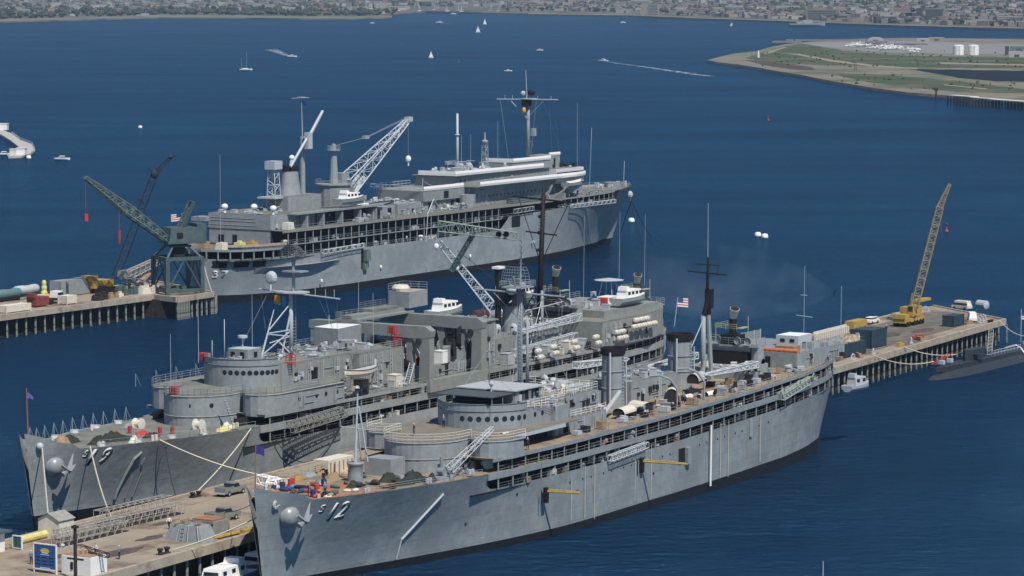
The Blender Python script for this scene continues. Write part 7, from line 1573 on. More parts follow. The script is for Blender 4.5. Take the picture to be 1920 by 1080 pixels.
for k in range(60): x = rg.uniform(640, 960); y = rg.uniform(13, 22); g = gp(x, y, LZ+.7); b.tube((g[0], g[1], LZ), (g[0], g[1], LZ+rg.uniform(9, 15)), .22, n=4); b.box(g[0]-4, g[0]+4, g[1]-1.4, g[1]+1.4, LZ+.4, LZ+2)
stuff(b.obj('marina_masts', WHITE), 'crowded yacht masts in the distant marina')
# spit with airfield
BZ = WZ+1.6
spit = [(1326, 112.5), (1350, 106), (1378, 100), (1420, 95.5), (1445, 88), (1475, 82), (1530, 77.5), (1600, 73), (1700, 71), (2100, 75), (2100, 205), (1920, 189.5), (1860, 185), (1790, 180), (1700, 173), (1640, 165), (1560, 152), (1500, 140), (1440, 130), (1380, 120), (1345, 116.5)]
def gsheet(name, pts, z, m, kind='structure', seed=0, jit=1.2):
    r2 = random.Random(seed); out = []
    for (x0, y0), (x1, y1) in zip(pts, pts[1:]+pts[:1]):
        n = max(1, int(math.hypot(x1-x0, (y1-y0)*4)/18))
        for k in range(n): out.append((x0+(x1-x0)*k/n+r2.uniform(-3, 3)*jit, y0+(y1-y0)*k/n+r2.uniform(-.45, .45)*jit))
    return sheet(name, out, z, m, kind, False)
gsheet('spit_ground', spit, BZ, BEACH, seed=11, jit=.45)
for o_ in [bpy.data.objects['spit_ground']]:
    b = MB(); P_ = [tuple(v.co) for v in o_.data.vertices]; b.grid([[p, (p[0]-.9, p[1]-4, WZ-.6)] for p in P_+[P_[0]]]); struct(b.obj('tide_line', mat('wet_rocks', (.07, .06, .05), .8, .5, .08)))
gsheet('scrub', [(1400, 108), (1432, 98), (1470, 87), (1500, 83), (1530, 86), (1600, 98), (1700, 104), (1800, 106), (2050, 110), (2050, 129), (1800, 127), (1700, 126.5), (1640, 124), (1560, 123), (1480, 119), (1425, 116)], BZ+.05, SCRUB, 'stuff', 1)
gsheet('scrub', [(1556, 137), (1640, 139), (1720, 145), (1800, 152), (1920, 167), (2050, 178), (1920, 175), (1800, 172), (1700, 164.5), (1620, 152)], BZ+.05, SCRUB, 'stuff', 2)
gsheet('dark_scrub', [(1395, 112), (1450, 116), (1520, 126), (1530, 131), (1490, 131), (1430, 122)], BZ+.06, mat('scrub_brown', (.07, .05, .04), .95, .4, .03), 'stuff', 3)
gsheet('tidal_inlet', [(1702, 129.5), (1960, 133), (2050, 134), (2050, 154), (1870, 152.5), (1800, 146), (1745, 136)], BZ+.07, mat('dark_inlet_water', (.012, .018, .026), .7, .1, .1, spec=.05), seed=4)
gsheet('airfield_apron', [(1505, 81), (1600, 77), (1660, 76), (1900, 83), (2050, 87), (2050, 103), (1800, 101), (1660, 98), (1560, 90)], BZ+.08, APRON, seed=5, jit=.3)
for k, pts in enumerate(([(1465, 100), (1500, 101), (1560, 112), (1640, 122), (1720, 128), (1720, 130), (1640, 125), (1555, 115), (1495, 103)], [(1760, 117), (2050, 123), (2050, 125.5), (1760, 119.5)], [(1770, 158), (1850, 166), (1850, 167.5), (1770, 159.5)], [(1430, 100), (1470, 88), (1476, 88), (1440, 101)])): gsheet('dirt_road', pts, BZ+.1, mat('pale_dirt', (.27, .22, .155), .95, .1, .05), seed=k+6, jit=.3)
def gb(x, y, z=BZ): return gp(x, y, z)
b = MB(); rg2 = random.Random(9)
for k in range(210):
    x = rg2.uniform(1400, 1960); y = rg2.uniform(96, 126) if rg2.random() < .6 else rg2.uniform(140, 170)
    if x < 1560 and y > 128: continue
    if 1700 < x and 128 < y < 154: continue
    if x < 1600 and y < 96+(1600-x)*.0: continue
    tuft(b, gb(x, y), rg2.uniform(.8, 1.8), 1.0, 3, rg2)
stuff(b.obj('low_bushes', FOL2), 'low bushes dotted over the sandy spit')
def bblock(px, yb, w, h, d, m, label, name='hangar', arch=False, cat='building'):
    g = gb(px, yb); k = math.hypot(g[0], g[1])/CF; T = thing(name, label, cat, g, -.1); W_ = w*k/2; H_ = h*k; b = MB()
    if arch: b.grid([[(W_*math.cos(math.pi*j/10), -d/2, H_*(.35+.65*math.sin(math.pi*j/10))), (W_*math.cos(math.pi*j/10), d/2, H_*(.35+.65*math.sin(math.pi*j/10)))] for j in range(11)]); b.face([(W_*math.cos(math.pi*j/10), -d/2, H_*(.35+.65*math.sin(math.pi*j/10))) for j in range(11)]+[(-W_, -d/2, 0), (W_, -d/2, 0)])
    else: b.box(-W_, W_, -d/2, d/2, 0, H_)
    b.obj('wall', m, T); b = MB(); b.box(-W_*.3, W_*.3, -d/2-.2, -d/2, 0, H_*.5); b.obj('door', BM_[5], T)
    return T
bblock(1642, 78, 30, 8, 30, BM_[0], 'arched pale hangar on the spit airfield', arch=True); bblock(1643, 86, 40, 9, 24, BM_[2], 'grey hangar with a dark door in front of the arched one'); bblock(1730, 77, 24, 5, 20, BM_[0], 'low white building behind the spit apron'); bblock(1756, 76, 28, 6, 20, BM_[1], 'long cream shed behind the spit apron')
bblock(1906, 107, 30, 10, 10, BM_[0], 'white building at the right edge of the spit'); bblock(1888, 103, 7, 16, 4, BM_[5], 'dark square tower at the right edge of the spit', 'water_tower'); bblock(1910, 95, 30, 8, 10, mat('green_roof_building', (.1, .17, .13), .8), 'green roofed building at the right edge of the spit'); bblock(1708, 84, 60, 3, 30, BM_[2], 'long low grey shed on the apron', 'shed')
for x, lab in ((1797, 'left'), (1825, 'right')): g = gb(x, 103); T = thing('storage_tank', 'large white cylindrical tank, %s of the pair on the spit' % lab, 'tank', g, 0, 'pair of storage tanks'); b = MB(); b.lathe((0, 0, 0), [(5.2, 0), (5.2, 9), (3, 9.6), (.01, 9.8)], 20); b.obj('tank_shell', WHITE, T, smooth=False); b = MB(); b.ladder((0, -5.3, 0), (0, -5.3, 9), .6, 14, .05); b.obj('ladder', BM_[5], T)
PK = thing('parked_plane', '', 'parked craft', OFF); b = MB(); b.lathe((0, 0, 1.3), [(.01, -4), (.6, -3), (.8, 0), (.5, 3), (.1, 5)], 8, axis='x'); b.obj('fuselage', WHITE, PK); b = MB(); b.box(-.8, .8, -5, 5, 1.8, 2); b.box(4, 4.8, -1.6, 1.6, 1.8, 1.9); b.box(4, 4.9, -.1, .1, 1.6, 3.2); b.obj('wing', WHITE, PK)
for k in range(38):
    x = rg2.uniform(1585, 1735); y = 86+(x-1585)*.07+rg2.uniform(-3, 4.5); place(PK, gb(x, y, BZ+.1), rg2.uniform(0, 6), 'small white craft parked on the spit apron', 'white craft parked in rows on the spit', (rg2.uniform(.8, 1.6),)*3)
g = gb(1422, 108); b = MB(); b.tube((0, 0, 0), (0, 0, 5), 1.1, .7, n=8); b.ball((0, 0, 5.6), .8, 8); o = b.obj('beacon_tower', WHITE); o.location = g; tag(o, 'small white beacon at the tip of the spit', 'beacon')
g = gb(1604, 133); b = MB(); b.truss((0, 0, 0), (0, 0, 7), 2, .8, 5, .1, up=(0, 1, 0)); o = b.obj('lattice_marker', BM_[4]); o.location = g; tag(o, 'brown lattice marker tower in the middle of the spit', 'marker')
# small timber pier off the spit, long jetty, marker pile
TP = thing('timber_pier', 'old timber pier with two deck levels at the right edge below the spit', 'pier', gp(1775, 196), 0); x0, y0, _ = gp(1775, 196); x1, y1, _ = gp(1925, 207)
b = MB(); d = Vector((x1-x0, y1-y0, 0)); L_ = d.length; a = math.atan2(d.y, d.x); TP.rotation_euler = (0, 0, a)
b.box(0, L_*.3, 0, 6, 5.2, 5.7); b.box(L_*.28, L_*.62, 2, 7, 4.6, 5.1); b.box(L_*.58, L_*1.25, -3, 5, 4.6, 5.2); b.obj('pier_deck', CREAM, TP)
base = None
for k in range(30):
    for y in (-2.4, 3.5):
        if base is None: b = MB(); b.tube((0, 0, -3), (0, 0, 5), .42, n=5); base = b.obj('pile', PILE, TP); o = base
        else: o = base.copy(); COL.objects.link(o); o.parent = TP
        o.location = (L_*1.2*k/29, y+(3 if k < 17 else 0), 0)
b = MB(); b.tube((0, 0, -3), (0, 0, 5), .8, .5, n=6); b.box(-1, 1, -1, 1, 5, 7); o = b.obj('marker_pile', PILE); o.location = gp(1755, 186); tag(o, 'dark marker pile left of the old timber pier', 'marker')
JT = thing('long_jetty', 'long low jetty and moored barge behind the tip of the spit', 'jetty', gp(1447, 80)); b = MB(); b.box(0, 34, -6, 6, -1, 2); b.box(20, 105, 40, 50, 1, 3); b.obj('jetty_deck', BM_[2], JT)
for k in range(8): b = MB(); b.tube((2+12*k, 0 if k < 3 else 42, -3), (2+12*k, 0 if k < 3 else 42, 5), .6, n=5); b.obj('pile', PILE, JT)
# floating dock at the left edge
FD = thing('floating_dock', 'pale low angled floating dock with huts, cut by the left picture edge', 'dock', gp(36, 288), 0)
def fl(x, y, z=.9): g = gp(x, y, WZ+z); return (g[0]-FD.location.x, g[1]-FD.location.y)
b = MB(); b.prism([fl(x, y) for x, y in ((-30, 234), (0, 242), (22, 250), (38, 262), (60, 270), (66, 280), (56, 288), (40, 292), (16, 293), (14, 289), (30, 285), (35, 275), (20, 263), (0, 251), (-30, 243))], -.5, .9); b.obj('dock_deck', mat('bleached_concrete', (.42, .4, .37), .9, .15, .5), FD)
def hut(x0, x1, y, d, h, m, name):
    p, q = fl(x0, y), fl(x1, y); b = MB(); b.box(p[0], q[0], p[1], p[1]+d, .9, .9+h); o = b.obj(name, m, FD); b = MB(); b.box(p[0]-.2, q[0]+.2, p[1]-.2, p[1]+d+.2, .9+h, 1.1+h); b.obj('hut_roof', CREAM, o)
hut(18, 29.5, 291, 5, 2.4, CREAM, 'hut'); hut(30, 47, 291, 5, 2.8, WHITE, 'white_hut'); hut(-14, 13, 244, 6, 3.0, WHITE, 'white_cabin')
b = MB(); b.rail([(*fl(x, y), .9) for x, y in ((22, 250), (38, 262), (60, 270), (65, 280))], 1, 1.6, .04, 2); b.obj('railing', LIGHT, FD)
# ------------------------------------------------------------ craft on the bay
FOAM = bpy.data.materials.new('foam'); FOAM.use_nodes = True; nt = FOAM.node_tree; N = nt.nodes; Lk = nt.links; pb = N['Principled BSDF']; pb.inputs['Base Color'].default_value = (.75, .8, .83, 1); pb.inputs['Roughness'].default_value = .9
nz = N.new('ShaderNodeTexNoise'); nz.inputs['Scale'].default_value = .35; nz.inputs['Detail'].default_value = 6; tcc = N.new('ShaderNodeTexCoord'); Lk.new(tcc.outputs['Object'], nz.inputs['Vector']); rr = N.new('ShaderNodeValToRGB'); rr.color_ramp.elements[0].position = .47; rr.color_ramp.elements[1].position = .72; Lk.new(nz.outputs['Fac'], rr.inputs['Fac']); Lk.new(rr.outputs[0], pb.inputs['Alpha'])
def wake(pts, w0, w1, label):
    P = [Vector(gp(x, y, WZ+.06)) for x, y in pts]; b = MB(); n = len(P); rows = []
    for k, p in enumerate(P):
        d = (P[min(n-1, k+1)]-P[max(0, k-1)]).normalized(); q = Vector((-d.y, d.x, 0))*(w0+(w1-w0)*k/(n-1))/2; rows.append([p-q, p, p+q])
    b.grid(rows); stuff(b.obj('wake', FOAM), label)
SLB = sailboat(); KET = sailboat('ketch', False); MOT = motorboat()
def at(proto, x, y, rz, label, group, s_=1): return place(proto, gp(x, y, WZ), rz, label, group, (s_,)*3)
at(SLB, 808, 109, .3, 'white sailboat left of the small red buoy, mid bay', 'sailboats on the bay', .55); at(SLB, 896, 61, .2, 'largest white sailboat of the far pair, mid top', 'sailboats on the bay', .75); at(SLB, 909, 46, .5, 'smallest white sailboat of the far pair, mid top', 'sailboats on the bay', .75)
at(KET, 461, 132, .1, 'white two masted ketch without sails, upper left of the bay', 'ketches', 1.15); at(KET, 1535, 1222, .4, 'ketch mostly below the lower right picture edge, mast tops showing', 'ketches', .8)
at(MOT, 548, 107, -.1, 'white motorboat throwing a broad fan of spray, upper left', 'motorboats on the bay', 1.1); at(MOT, 1131, 115, 2.8, 'white motorboat with a long thin wake, upper right of centre', 'motorboats on the bay', 1.1); at(MOT, 824, 43, 3.0, 'white motorboat with short wake near the far marina', 'motorboats on the bay', 1.5)
at(MOT, 698, 44, .4, 'tiny white motorboat off the end of the left beach', 'motorboats on the bay', 1.0); at(MOT, 1012, 95, .1, 'small motorboat with tan cabin in the middle of the bay', 'motorboats on the bay', .9); at(MOT, 1168, 43, .2, 'distant white motorboat below the cream hotel towers', 'motorboats on the bay', 1.2); at(MOT, 953, 134, .0, 'small red and white open boat left of the far mainmast', 'motorboats on the bay', .8); at(MOT, 117, 300, -.25, 'white open motorboat beside the floating dock at left', 'motorboats on the bay', .85); at(MOT, 8, 291, .1, 'white motorboat moored at the floating dock, left edge', 'motorboats on the bay', .8); at(MOT, 850, 27, .1, 'far white motorboat just off the marina basin', 'motorboats on the bay', 1.5)
wake([(548, 107), (535, 103), (520, 97), (508, 93)], 2, 14, 'white fan of spray behind a motorboat'); wake([(551, 107.5), (562, 108)], 3, 1, 'bow spray of the same motorboat'); wake([(1133, 115), (1160, 119), (1200, 124), (1260, 133), (1330, 143)], 3, 9, 'long thin white wake trailing a motorboat'); wake([(826, 44), (845, 45)], 4, 8, 'short white wake near the far marina')

def ship(x, y, L_, m, label, rz, name='small_ship'):
    T = thing(name, label, 'ship', gp(x, y, WZ), rz); b = MB(); loft(b, L_, L_*.16, L_*.07); b.obj('hull', m, T); b = MB(); b.frust((0, 0), L_*.16, L_*.05, L_*.06, L_*.16, .8); b.frust((-L_*.2, 0), L_*.1, L_*.05, L_*.06, L_*.11, .9); b.obj('superstructure', m, T); b = MB(); b.tube((L_*.02, 0, L_*.15), (L_*.02, 0, L_*.3), L_*.008, n=5); b.obj('mast', m, T)
ship(1372, 49, 26, LIGHT, 'pale small ship head on, under the far right shore', 1.4); ship(1513, 49, 60, HOUSE, 'grey naval craft pair shape below the long hotel block', .3); ship(272, 33, 50, GRE3, 'low grey ship lying off the far left beach', .0)
def buoy(x, y, m, label, r=.9, tall=False):
    b = MB()
    if tall: b.lathe((0, 0, 0), [(.9, -.3), (.9, .6), (.35, .8), (.3, 3.4), (.7, 3.5), (.01, 4.4)], 10)
    else: b.lathe((0, 0, 0), [(.01, -r*.5), (r*.9, -.1), (r, .3), (r*.75, .9*r+.2), (.01, r*1.25)], 12)
    o = b.obj('channel_buoy' if tall else 'mooring_buoy', m, smooth=True); o.location = gp(x, y, WZ); o.scale = (.6,)*3 if tall else (1, 1, 1); tag(o, label, 'buoy', 'buoys on the bay'); return o
for x, y, m_, lab, tl in ((861, 117, RED, 'small red channel buoy right of a sailboat, mid bay', 1), (1441, 226, RED, 'small red channel buoy below the spit', 1), (1775, 434, RED, 'tiny red buoy right of the yellow crane boom', 1), (263, 240, WHITE, 'white mooring buoy alone at upper left', 0), (1184, 416, WHITE, 'white mooring buoy close under the far ship bow', 0), (1421, 443, WHITE, 'left one of the pair of white mooring buoys', 0), (1434, 446, WHITE, 'right one of the pair of white mooring buoys', 0), (54, 297, WHITE, 'white buoy in front of the floating dock', 0)): buoy(x, y, m_, lab, 1.05, tl)
line_thing('dark anchor cable from the far ship bow down to the water', F37.w(1.5, 2.5, 12), gp(1163, 437, WZ), .2, DROPE, .12); line_thing('dark chain from the far ship bow sloping right, upper', F37.w(0, .5, 12), gp(1221, 444, WZ), .8, DROPE, .12); line_thing('dark chain from the far ship bow sloping right, lower', F37.w(0, .5, 12), gp(1205, 452, WZ), .8, DROPE, .12)
line_thing('stern line of the far ship down to the pile pier corner', F37.w(206.2, .2, 8.8), on(270.8, 204.2, 3.8), .4, ROPE, .1)
# ------------------------------------------------------------ things lying on the decks
def d12(s, t, z=None):
    if z is None: z = (H12.ztop(max(7.5, s))-.0 if s < 39 else 11.34+sh12(s)); z = 9.36+fdz(s) if s < 39 else z
    return F12.w(s, t, z)
def d19(s, t): return F19.w(s, t, 9.56+fdz(s))
rg = random.Random(21)
DK12 = interp(DK0); where = lambda s, t: ('near the bow' if s < 11 else ('by the kingpost' if s < 22 else 'by the deckhouse'))+(' on the near side' if t < -2 else (' on the far side' if t > 2 else ' amidships'))
# tan-red primer area on the forecastle
b = MB(); P = [(7.5, 4.2), (7.3, -4.2), (12, -5.9), (17, -7.3), (20.5, -7.6), (19, -3), (22, 0), (19.5, 3.5), (12, 5.6)]; 
for a_, c_ in zip(P, P[1:]+P[:1]): b.face([(a_[0], a_[1], 9.36+fdz(a_[0])), (c_[0], c_[1], 9.36+fdz(c_[0])), (13.5, -.8, 9.36+fdz(13.5))])
b.obj('primer_patch', RUSTDK, S12)
BAGS = [mat('bag_teal', (.08, .14, .15), .9, .3, 3), mat('bag_brown', (.15, .09, .06), .9, .3, 3), mat('bag_black', (.02, .02, .022), .9, .3, 3), mat('bag_grey', (.25, .26, .27), .9, .2, 3), mat('bag_olive', (.07, .075, .04), .9, .3, 3), mat('bag_white', (.7, .68, .62), .9, .1, 3), BLUEL, RED, BLUE]
BN = ['teal', 'brown', 'black', 'grey', 'olive', 'white', 'mid blue', 'red', 'navy blue']
seen = {}
def lbl(base, s, t):
    w_ = '%s %s' % (base, where(s, t)); seen[w_] = seen.get(w_, 0)+1
    return w_ if seen[w_] == 1 else '%s, %s' % (w_, ['', '', 'aft', 'another', 'third of its colour there', 'fourth of its colour there', 'fifth of its colour there', 'sixth of its colour there', 'seventh of its colour there', 'eighth of its colour there'][min(9, seen[w_])])
for k in range(46):
    s = rg.uniform(8, 24) if k < 36 else rg.uniform(22, 31); hb_ = DK12(s)-1.1; t = rg.uniform(-hb_, min(hb_, 3.5)); i = rg.randrange(9)
    if abs(s-24.2) < 1.6 and abs(t-.6) < 1.6: continue
    b = MB(); L_ = rg.uniform(.45, 1.1); b.lathe((0, 0, .24), [(.01, -L_), (.2, -L_*.85), (.3, -L_*.3), (.27, L_*.4), (.16, L_*.9), (.01, L_)], 8, axis='x', sy=rg.uniform(.7, 1)); o = b.obj('kit_bag', BAGS[i], smooth=True); o.location = d12(s, t); o.rotation_euler = (0, 0, rg.uniform(0, 6)); tag(o, lbl('%s kit bag, near tender bow deck,' % BN[i], s, t), 'bag', 'kit bags scattered on the near tender forecastle')
DRUMS = [(9.5, 3.2, 0), (12.4, 3.9, 0), (15.2, 4.6, 1), (15.9, 4.8, 1), (9.2, -3, 0), (17.8, 1.2, 0), (13.0, -1.0, 1)]
for k, (s, t, r_) in enumerate(DRUMS): place(P_DRUMR if r_ else P_DRUMB, d12(s, t), rg.uniform(0, 6), '%s drum on the near tender forecastle, %s' % (['navy', 'red'][r_], ['farthest to the bow', 'beside the white racks', 'left one of a close pair', 'right one of a close pair', 'by the near bulwark', 'before the kingpost', 'alone amidships'][k]), 'drums on the near tender forecastle', (1.15, 1.15, 1.1))
for k, (s, t, L_, w, h) in enumerate(((27.8, -6.2, 5, 1.6, 1.0), (24.5, -6.6, 3.4, 1.5, .9), (27, -2.6, 4.2, 1.8, .9), (31.4, -3.6, 2.4, 1.6, .9), (19.5, -2.2, 2.6, 1.4, .7), (29.8, -7.6, 2.6, 1.2, .9))):
    p_ = tarp('tarpaulin_heap', L_, w, h, TARP, k); p_.location = d12(s, t); p_.rotation_euler = (0, 0, RZ+rg.uniform(-.3, .3)); p_['label'] = 'dark tarpaulin heap %s' % ['long, along the near forecastle edge', 'long, second along the near forecastle edge', 'abaft the forecastle kingpost', 'against the round deckhouse front', 'small, in front of the kingpost', 'small, beside the davit platform'][k]
for k, (s, t, a, m_) in enumerate(((11.5, 6.2, .2, LUMBER), (14, 7.6, .1, PAPER), (17.5, 6.8, .4, PAPER), (21, 7.8, .2, mat('dull_ochre', (.3, .2, .06), .8, .3, 2)), (24.5, 8.4, .1, HOUSE), (8.6, 2.8, .8, LUMBER), (27.6, 8.0, .3, mat('dull_ochre', (.3, .2, .06), .8, .3, 2)), (30.5, 6.5, .2, PAPER), (26, 5.2, .5, LUMBER))):
    p_ = tarp('gear_heap', 2.4, 1.5, .6, m_, 40+k); p_.location = d12(s, min(t, DK12(s)-.9)); p_.rotation_euler = (0, 0, RZ+a); p_['label'] = '%s gear heap, far side of near forecastle, %s' % (['tan', 'mixed pale', 'mixed', 'ochre', 'grey', 'brown', 'second ochre', 'third mixed pale', 'second tan'][k], ['by the bow', 'second from the bow', 'third from the bow', 'beside the kingpost', 'past the kingpost', 'beside the flagstaff', 'below the round deckhouse', 'at the deckhouse foot', 'behind the kingpost'][k]); p_['category'] = 'heap of gear'
for k, (s, t) in enumerate(((9.8, 4.0), (13.2, 5.0))):
    b = MB(); b.truss((0, 0, .6), (3.2, .6, .9), 1.1, 1.1, 4, .09); o = b.obj('white_rack', WHITE); o.location = d12(s, t); o.rotation_euler = (0, 0, RZ+.3+k); tag(o, 'white pipe rack on the far bow side, %s of two' % ['forward', 'after'][k], 'rack', 'white pipe racks')
for k, (s, t) in enumerate(((10.4, -4.4), (16, -3.6), (21.5, -5.6), (12.6, -3.4))):
    b = MB(); b.lathe((0, 0, .1), [(.25, 0), (.42, .12), (.6, .0), (.42, -.1), (.25, 0)], 14); o = b.obj('coiled_rope', ROPE); o.location = d12(s, t); tag(o, 'coil of pale rope on near forecastle, %s' % ['nearest the number 12', 'before the kingpost', 'by the long tarpaulin', 'beside the red primer'][k], 'rope coil', 'rope coils')
RACK = thing('barrier_shelter', 'cream shelter frame with yellow bars behind the forecastle kingpost', 'shelter', d12(29.5, 7.6, 9.4), RZ); b = MB(); b.box(-3, 3, -1.2, -1.1, 0, 2); b.box(-3, 3, -1.2, 1.2, 2, 2.1); b.obj('cream_panel', CREAM, RACK); b = MB()
for k in range(6): b.box(-2.6+k, -2.45+k, -1.35, -1.25, 0, 1.8)
b.obj('yellow_bars', YELLOW, RACK)
G_ = 'people on the pier and decks'
place(P_STAND, d12(31.6, -9.1), RZ+.4, 'man in a light shirt and white cap beside the davit on the near forecastle', G_); place(P_DARK, d12(9.6, -2.0), RZ+2, 'dark clad man standing near the near ship bulwark, left', G_); place(P_STAND, d12(11.3, -3.4), RZ+1.2, 'man in blue shirt beside the near ship bulwark, right', G_); place(P_DARK, d12(19.5, 2.4), RZ, 'man in dark clothes just ahead of the kingpost', G_)
place(P_DARK, F12.w(39.6, 1.4, 13.55), RZ+2.4, 'man in dark clothes standing alone on the round railed platform', G_); place(P_STAND, F12.w(48.8, 2.5, 13.55), RZ, 'man in blue under the row of bridge portholes', G_); place(P_WORK, d12(49.3, -8.9), RZ+3.4, 'man bending forward beside the white cover on the boat deck', G_); place(P_DARK, d12(49.6, -10.4), RZ+1, 'man in dark clothes at the boat deck edge by the white cover', G_)
place(P_WORK, d12(86, -8.4), RZ+.5, 'man working at the boat cradles beside the forward funnel', G_); place(P_DARK, d12(92.4, -6.8), RZ+2, 'man in dark clothes aft of the boat cradles', G_); place(P_STAND, d12(99, -8), RZ, 'man in a blue shirt near the boat deck edge', G_); place(P_WORK, F12.w(146, -9.2, 13.2), RZ, 'man bending by the red locker beside the stern house', G_); place(P_STAND, F19.w(60, -3.0, 17.05), RZ, 'man in blue at the foot of the middle tender foremast', G_)
place(P_STAND, F19.w(61.6, -2.0, 17.05), RZ+2, 'second man at the foot of the middle tender foremast', G_); place(P_STAND, F37.w(198, 5, 11.1), RZ, 'man in blue shirt on the far tender fantail', G_); place(P_DARK, F37.w(201, 2, 11.1), RZ, 'man in dark clothes at the far tender fantail rail', G_)
# white covered boats and machines along the near boat deck
def cover(s, t, z, L_, w, h, m, label, rz=0, name='boat_cover', cat='covered boat', legs=False, frame=F12):
    T = thing(name, label, cat, frame.w(s, t, z), RZ+rz); b = MB(); n = 9
    b.grid([[(-L_/2, w/2*math.cos(math.pi*k/(n-1)), h*(.25+.75*math.sin(math.pi*k/(n-1)))), (L_/2, w/2*math.cos(math.pi*k/(n-1)), h*(.25+.75*math.sin(math.pi*k/(n-1))))] for k in range(n)]); b.obj('canvas', m, T)
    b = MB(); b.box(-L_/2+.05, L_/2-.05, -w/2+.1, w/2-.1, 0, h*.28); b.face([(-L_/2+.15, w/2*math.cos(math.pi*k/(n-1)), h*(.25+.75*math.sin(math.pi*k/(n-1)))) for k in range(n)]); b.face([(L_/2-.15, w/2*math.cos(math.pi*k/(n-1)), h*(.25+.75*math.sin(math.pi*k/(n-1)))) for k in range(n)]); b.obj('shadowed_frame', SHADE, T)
cover(48.6, -7.4, 11.34, 1.6, 1.8, 2.3, CREAM, 'tall white domed cover at the recess below the bridge ledge', name='gun_cover', cat='cover')
cover(89.2, -6.2, 11.7, 3.4, 2.6, 1.5, CREAM, 'white arched canopy open towards the camera, forward boat deck', 1.2); cover(83.4, -6.6, 12.0, 4.4, 2.0, 1.1, CREAM, 'white covered rack beside the forward funnel foot', .1)
cover(110.5, -4.2, 13.6, 4.2, 2.0, 1.5, CANVAS, 'grey rounded canvas cover with a red end below the after funnel', .15); cover(98.2, -6.4, 11.8, 2.2, 2.4, 2.4, CREAM, 'upright cream cover with davit in front, mid boat deck', .5); cover(102.4, -6.8, 12, 2.2, 1.2, .8, CREAM, 'small white cover aft of the upright cream one'); cover(108.5, -7.6, 12, 3.2, .9, .7, WHITE, 'slim white covered gig near the deck edge'); cover(80.6, -2.4, 11.6, 6.0, 3.4, 1.7, CANVAS, 'big pale lavender grey canvas tent by the forward funnel foot', .2)
b = MB(); b.tube((0, 0, 0), (7.2, .6, 3.4), .35, .3, n=8); o = b.obj('canvas_chute', CANVAS); o.location = d12(78, -5.4); o.rotation_euler = (0, 0, RZ); tag(o, 'pale canvas chute rising towards the forward funnel', 'chute')
for k, (s, t) in enumerate(((96.2, -8.4), (104.4, -8.6))):
    b = MB(); b.line([(0, 0, 0), (0, 0, 2.6), (-.5, .9, 4.0), (-1.3, 2.2, 4.6), (-2.2, 3.4, 4.5)], .17, 6); o = b.obj('curved_davit', HOUSE); o.location = d12(s, t); o.rotation_euler = (0, 0, RZ); tag(o, 'curved grey davit on the near boat deck, %s one' % ['forward', 'after'][k], 'davit', 'curved davits on the near boat deck')
spots = [(65.4, -9), (68.2, -8.8), (72, -9.2), (79.2, -8.6), (84.8, -9.2), (87.6, -9), (91, -9.2), (93.8, -5.4), (95, -7), (100.6, -4.6), (106.4, -4.8), (109.4, -9), (113.4, -6.8), (116.6, -7.6), (119.4, -5.2), (122.6, -8.2), (125, -8), (127, 6.6), (120, 5.6), (116.2, 3.4), (133.4, -6.6), (137, -8.8), (152.6, -8.6), (150.6, -9), (118, -1), (124, 3.6), (131.5, 1), (134.5, 3), (115.8, -3.8), (99, -9.4), (113, 6.8), (90, 8.6), (100, 8.2), (107, 8.6)]
for k, (s, t) in enumerate(spots):
    pr = (P_CRG, P_CRD, P_CRW)[k % 3]; sc_ = rg.uniform(.55, 1.15); z = sh12(s)+11.34
    place(pr, F12.w(s, t, z), RZ+rg.choice((0, 1.57, .4)), '%s %s on the near boat deck, %s' % (['pale grey', 'dark', 'wooden'][k % 3], ['locker', 'locker', 'crate'][k % 3], ['abreast the bridge', 'just aft of the bridge', 'below the railed deckhouse', 'forward of the first funnel', 'at the deck edge by the arched canopy', 'beside the arched canopy', 'between the covers and the deck edge', 'against the machinery house', 'by the upright cream cover', 'abreast the machinery house', 'near the after funnel foot', 'at the edge abreast the after funnel', 'below the folded crane jib', 'at the edge by the folded jib', 'beside the tripod mast', 'at the edge abreast the tripod mast', 'beside the crane base house', 'on the far side by the crane tower', 'on the far side by the tripod mast', 'aft of the after funnel', 'behind the crane tower', 'beside the stern house corner', 'by the stern house aft', 'by the red locker', 'inboard of the tripod mast', 'far side of the crane base', 'between crane tower and stern house', 'far side before the stern house', 'inboard under the folded jib', 'at the edge by the upright cover', 'far side abreast the after funnel', 'far side by the first funnel', 'far side abreast the machinery house', 'far side under the stowed jib'][k]), 'equipment boxes on the near boat deck', (sc_, sc_, rg.uniform(.6, 1.3)))
for q_ in range(3): clutter(S12, 'x', (GRE3, LIGHT, SHADE)[q_], 80, 137, -9.6, -6.2, 12.0, 22, (.3, 1.1), (.3, 1.2), 80+q_); clutter(S12, 'x', (GRE3, LIGHT, CREAM)[q_], 78, 137, 6.8, 9.8, 12.0, 10, (.3, 1.1), (.3, 1.2), 90+q_)
for o in S12.children:
    if o.location.z == 12.0 and 78 <= o.location.x <= 137: o.location.z = 11.3+sh12(o.location.x)
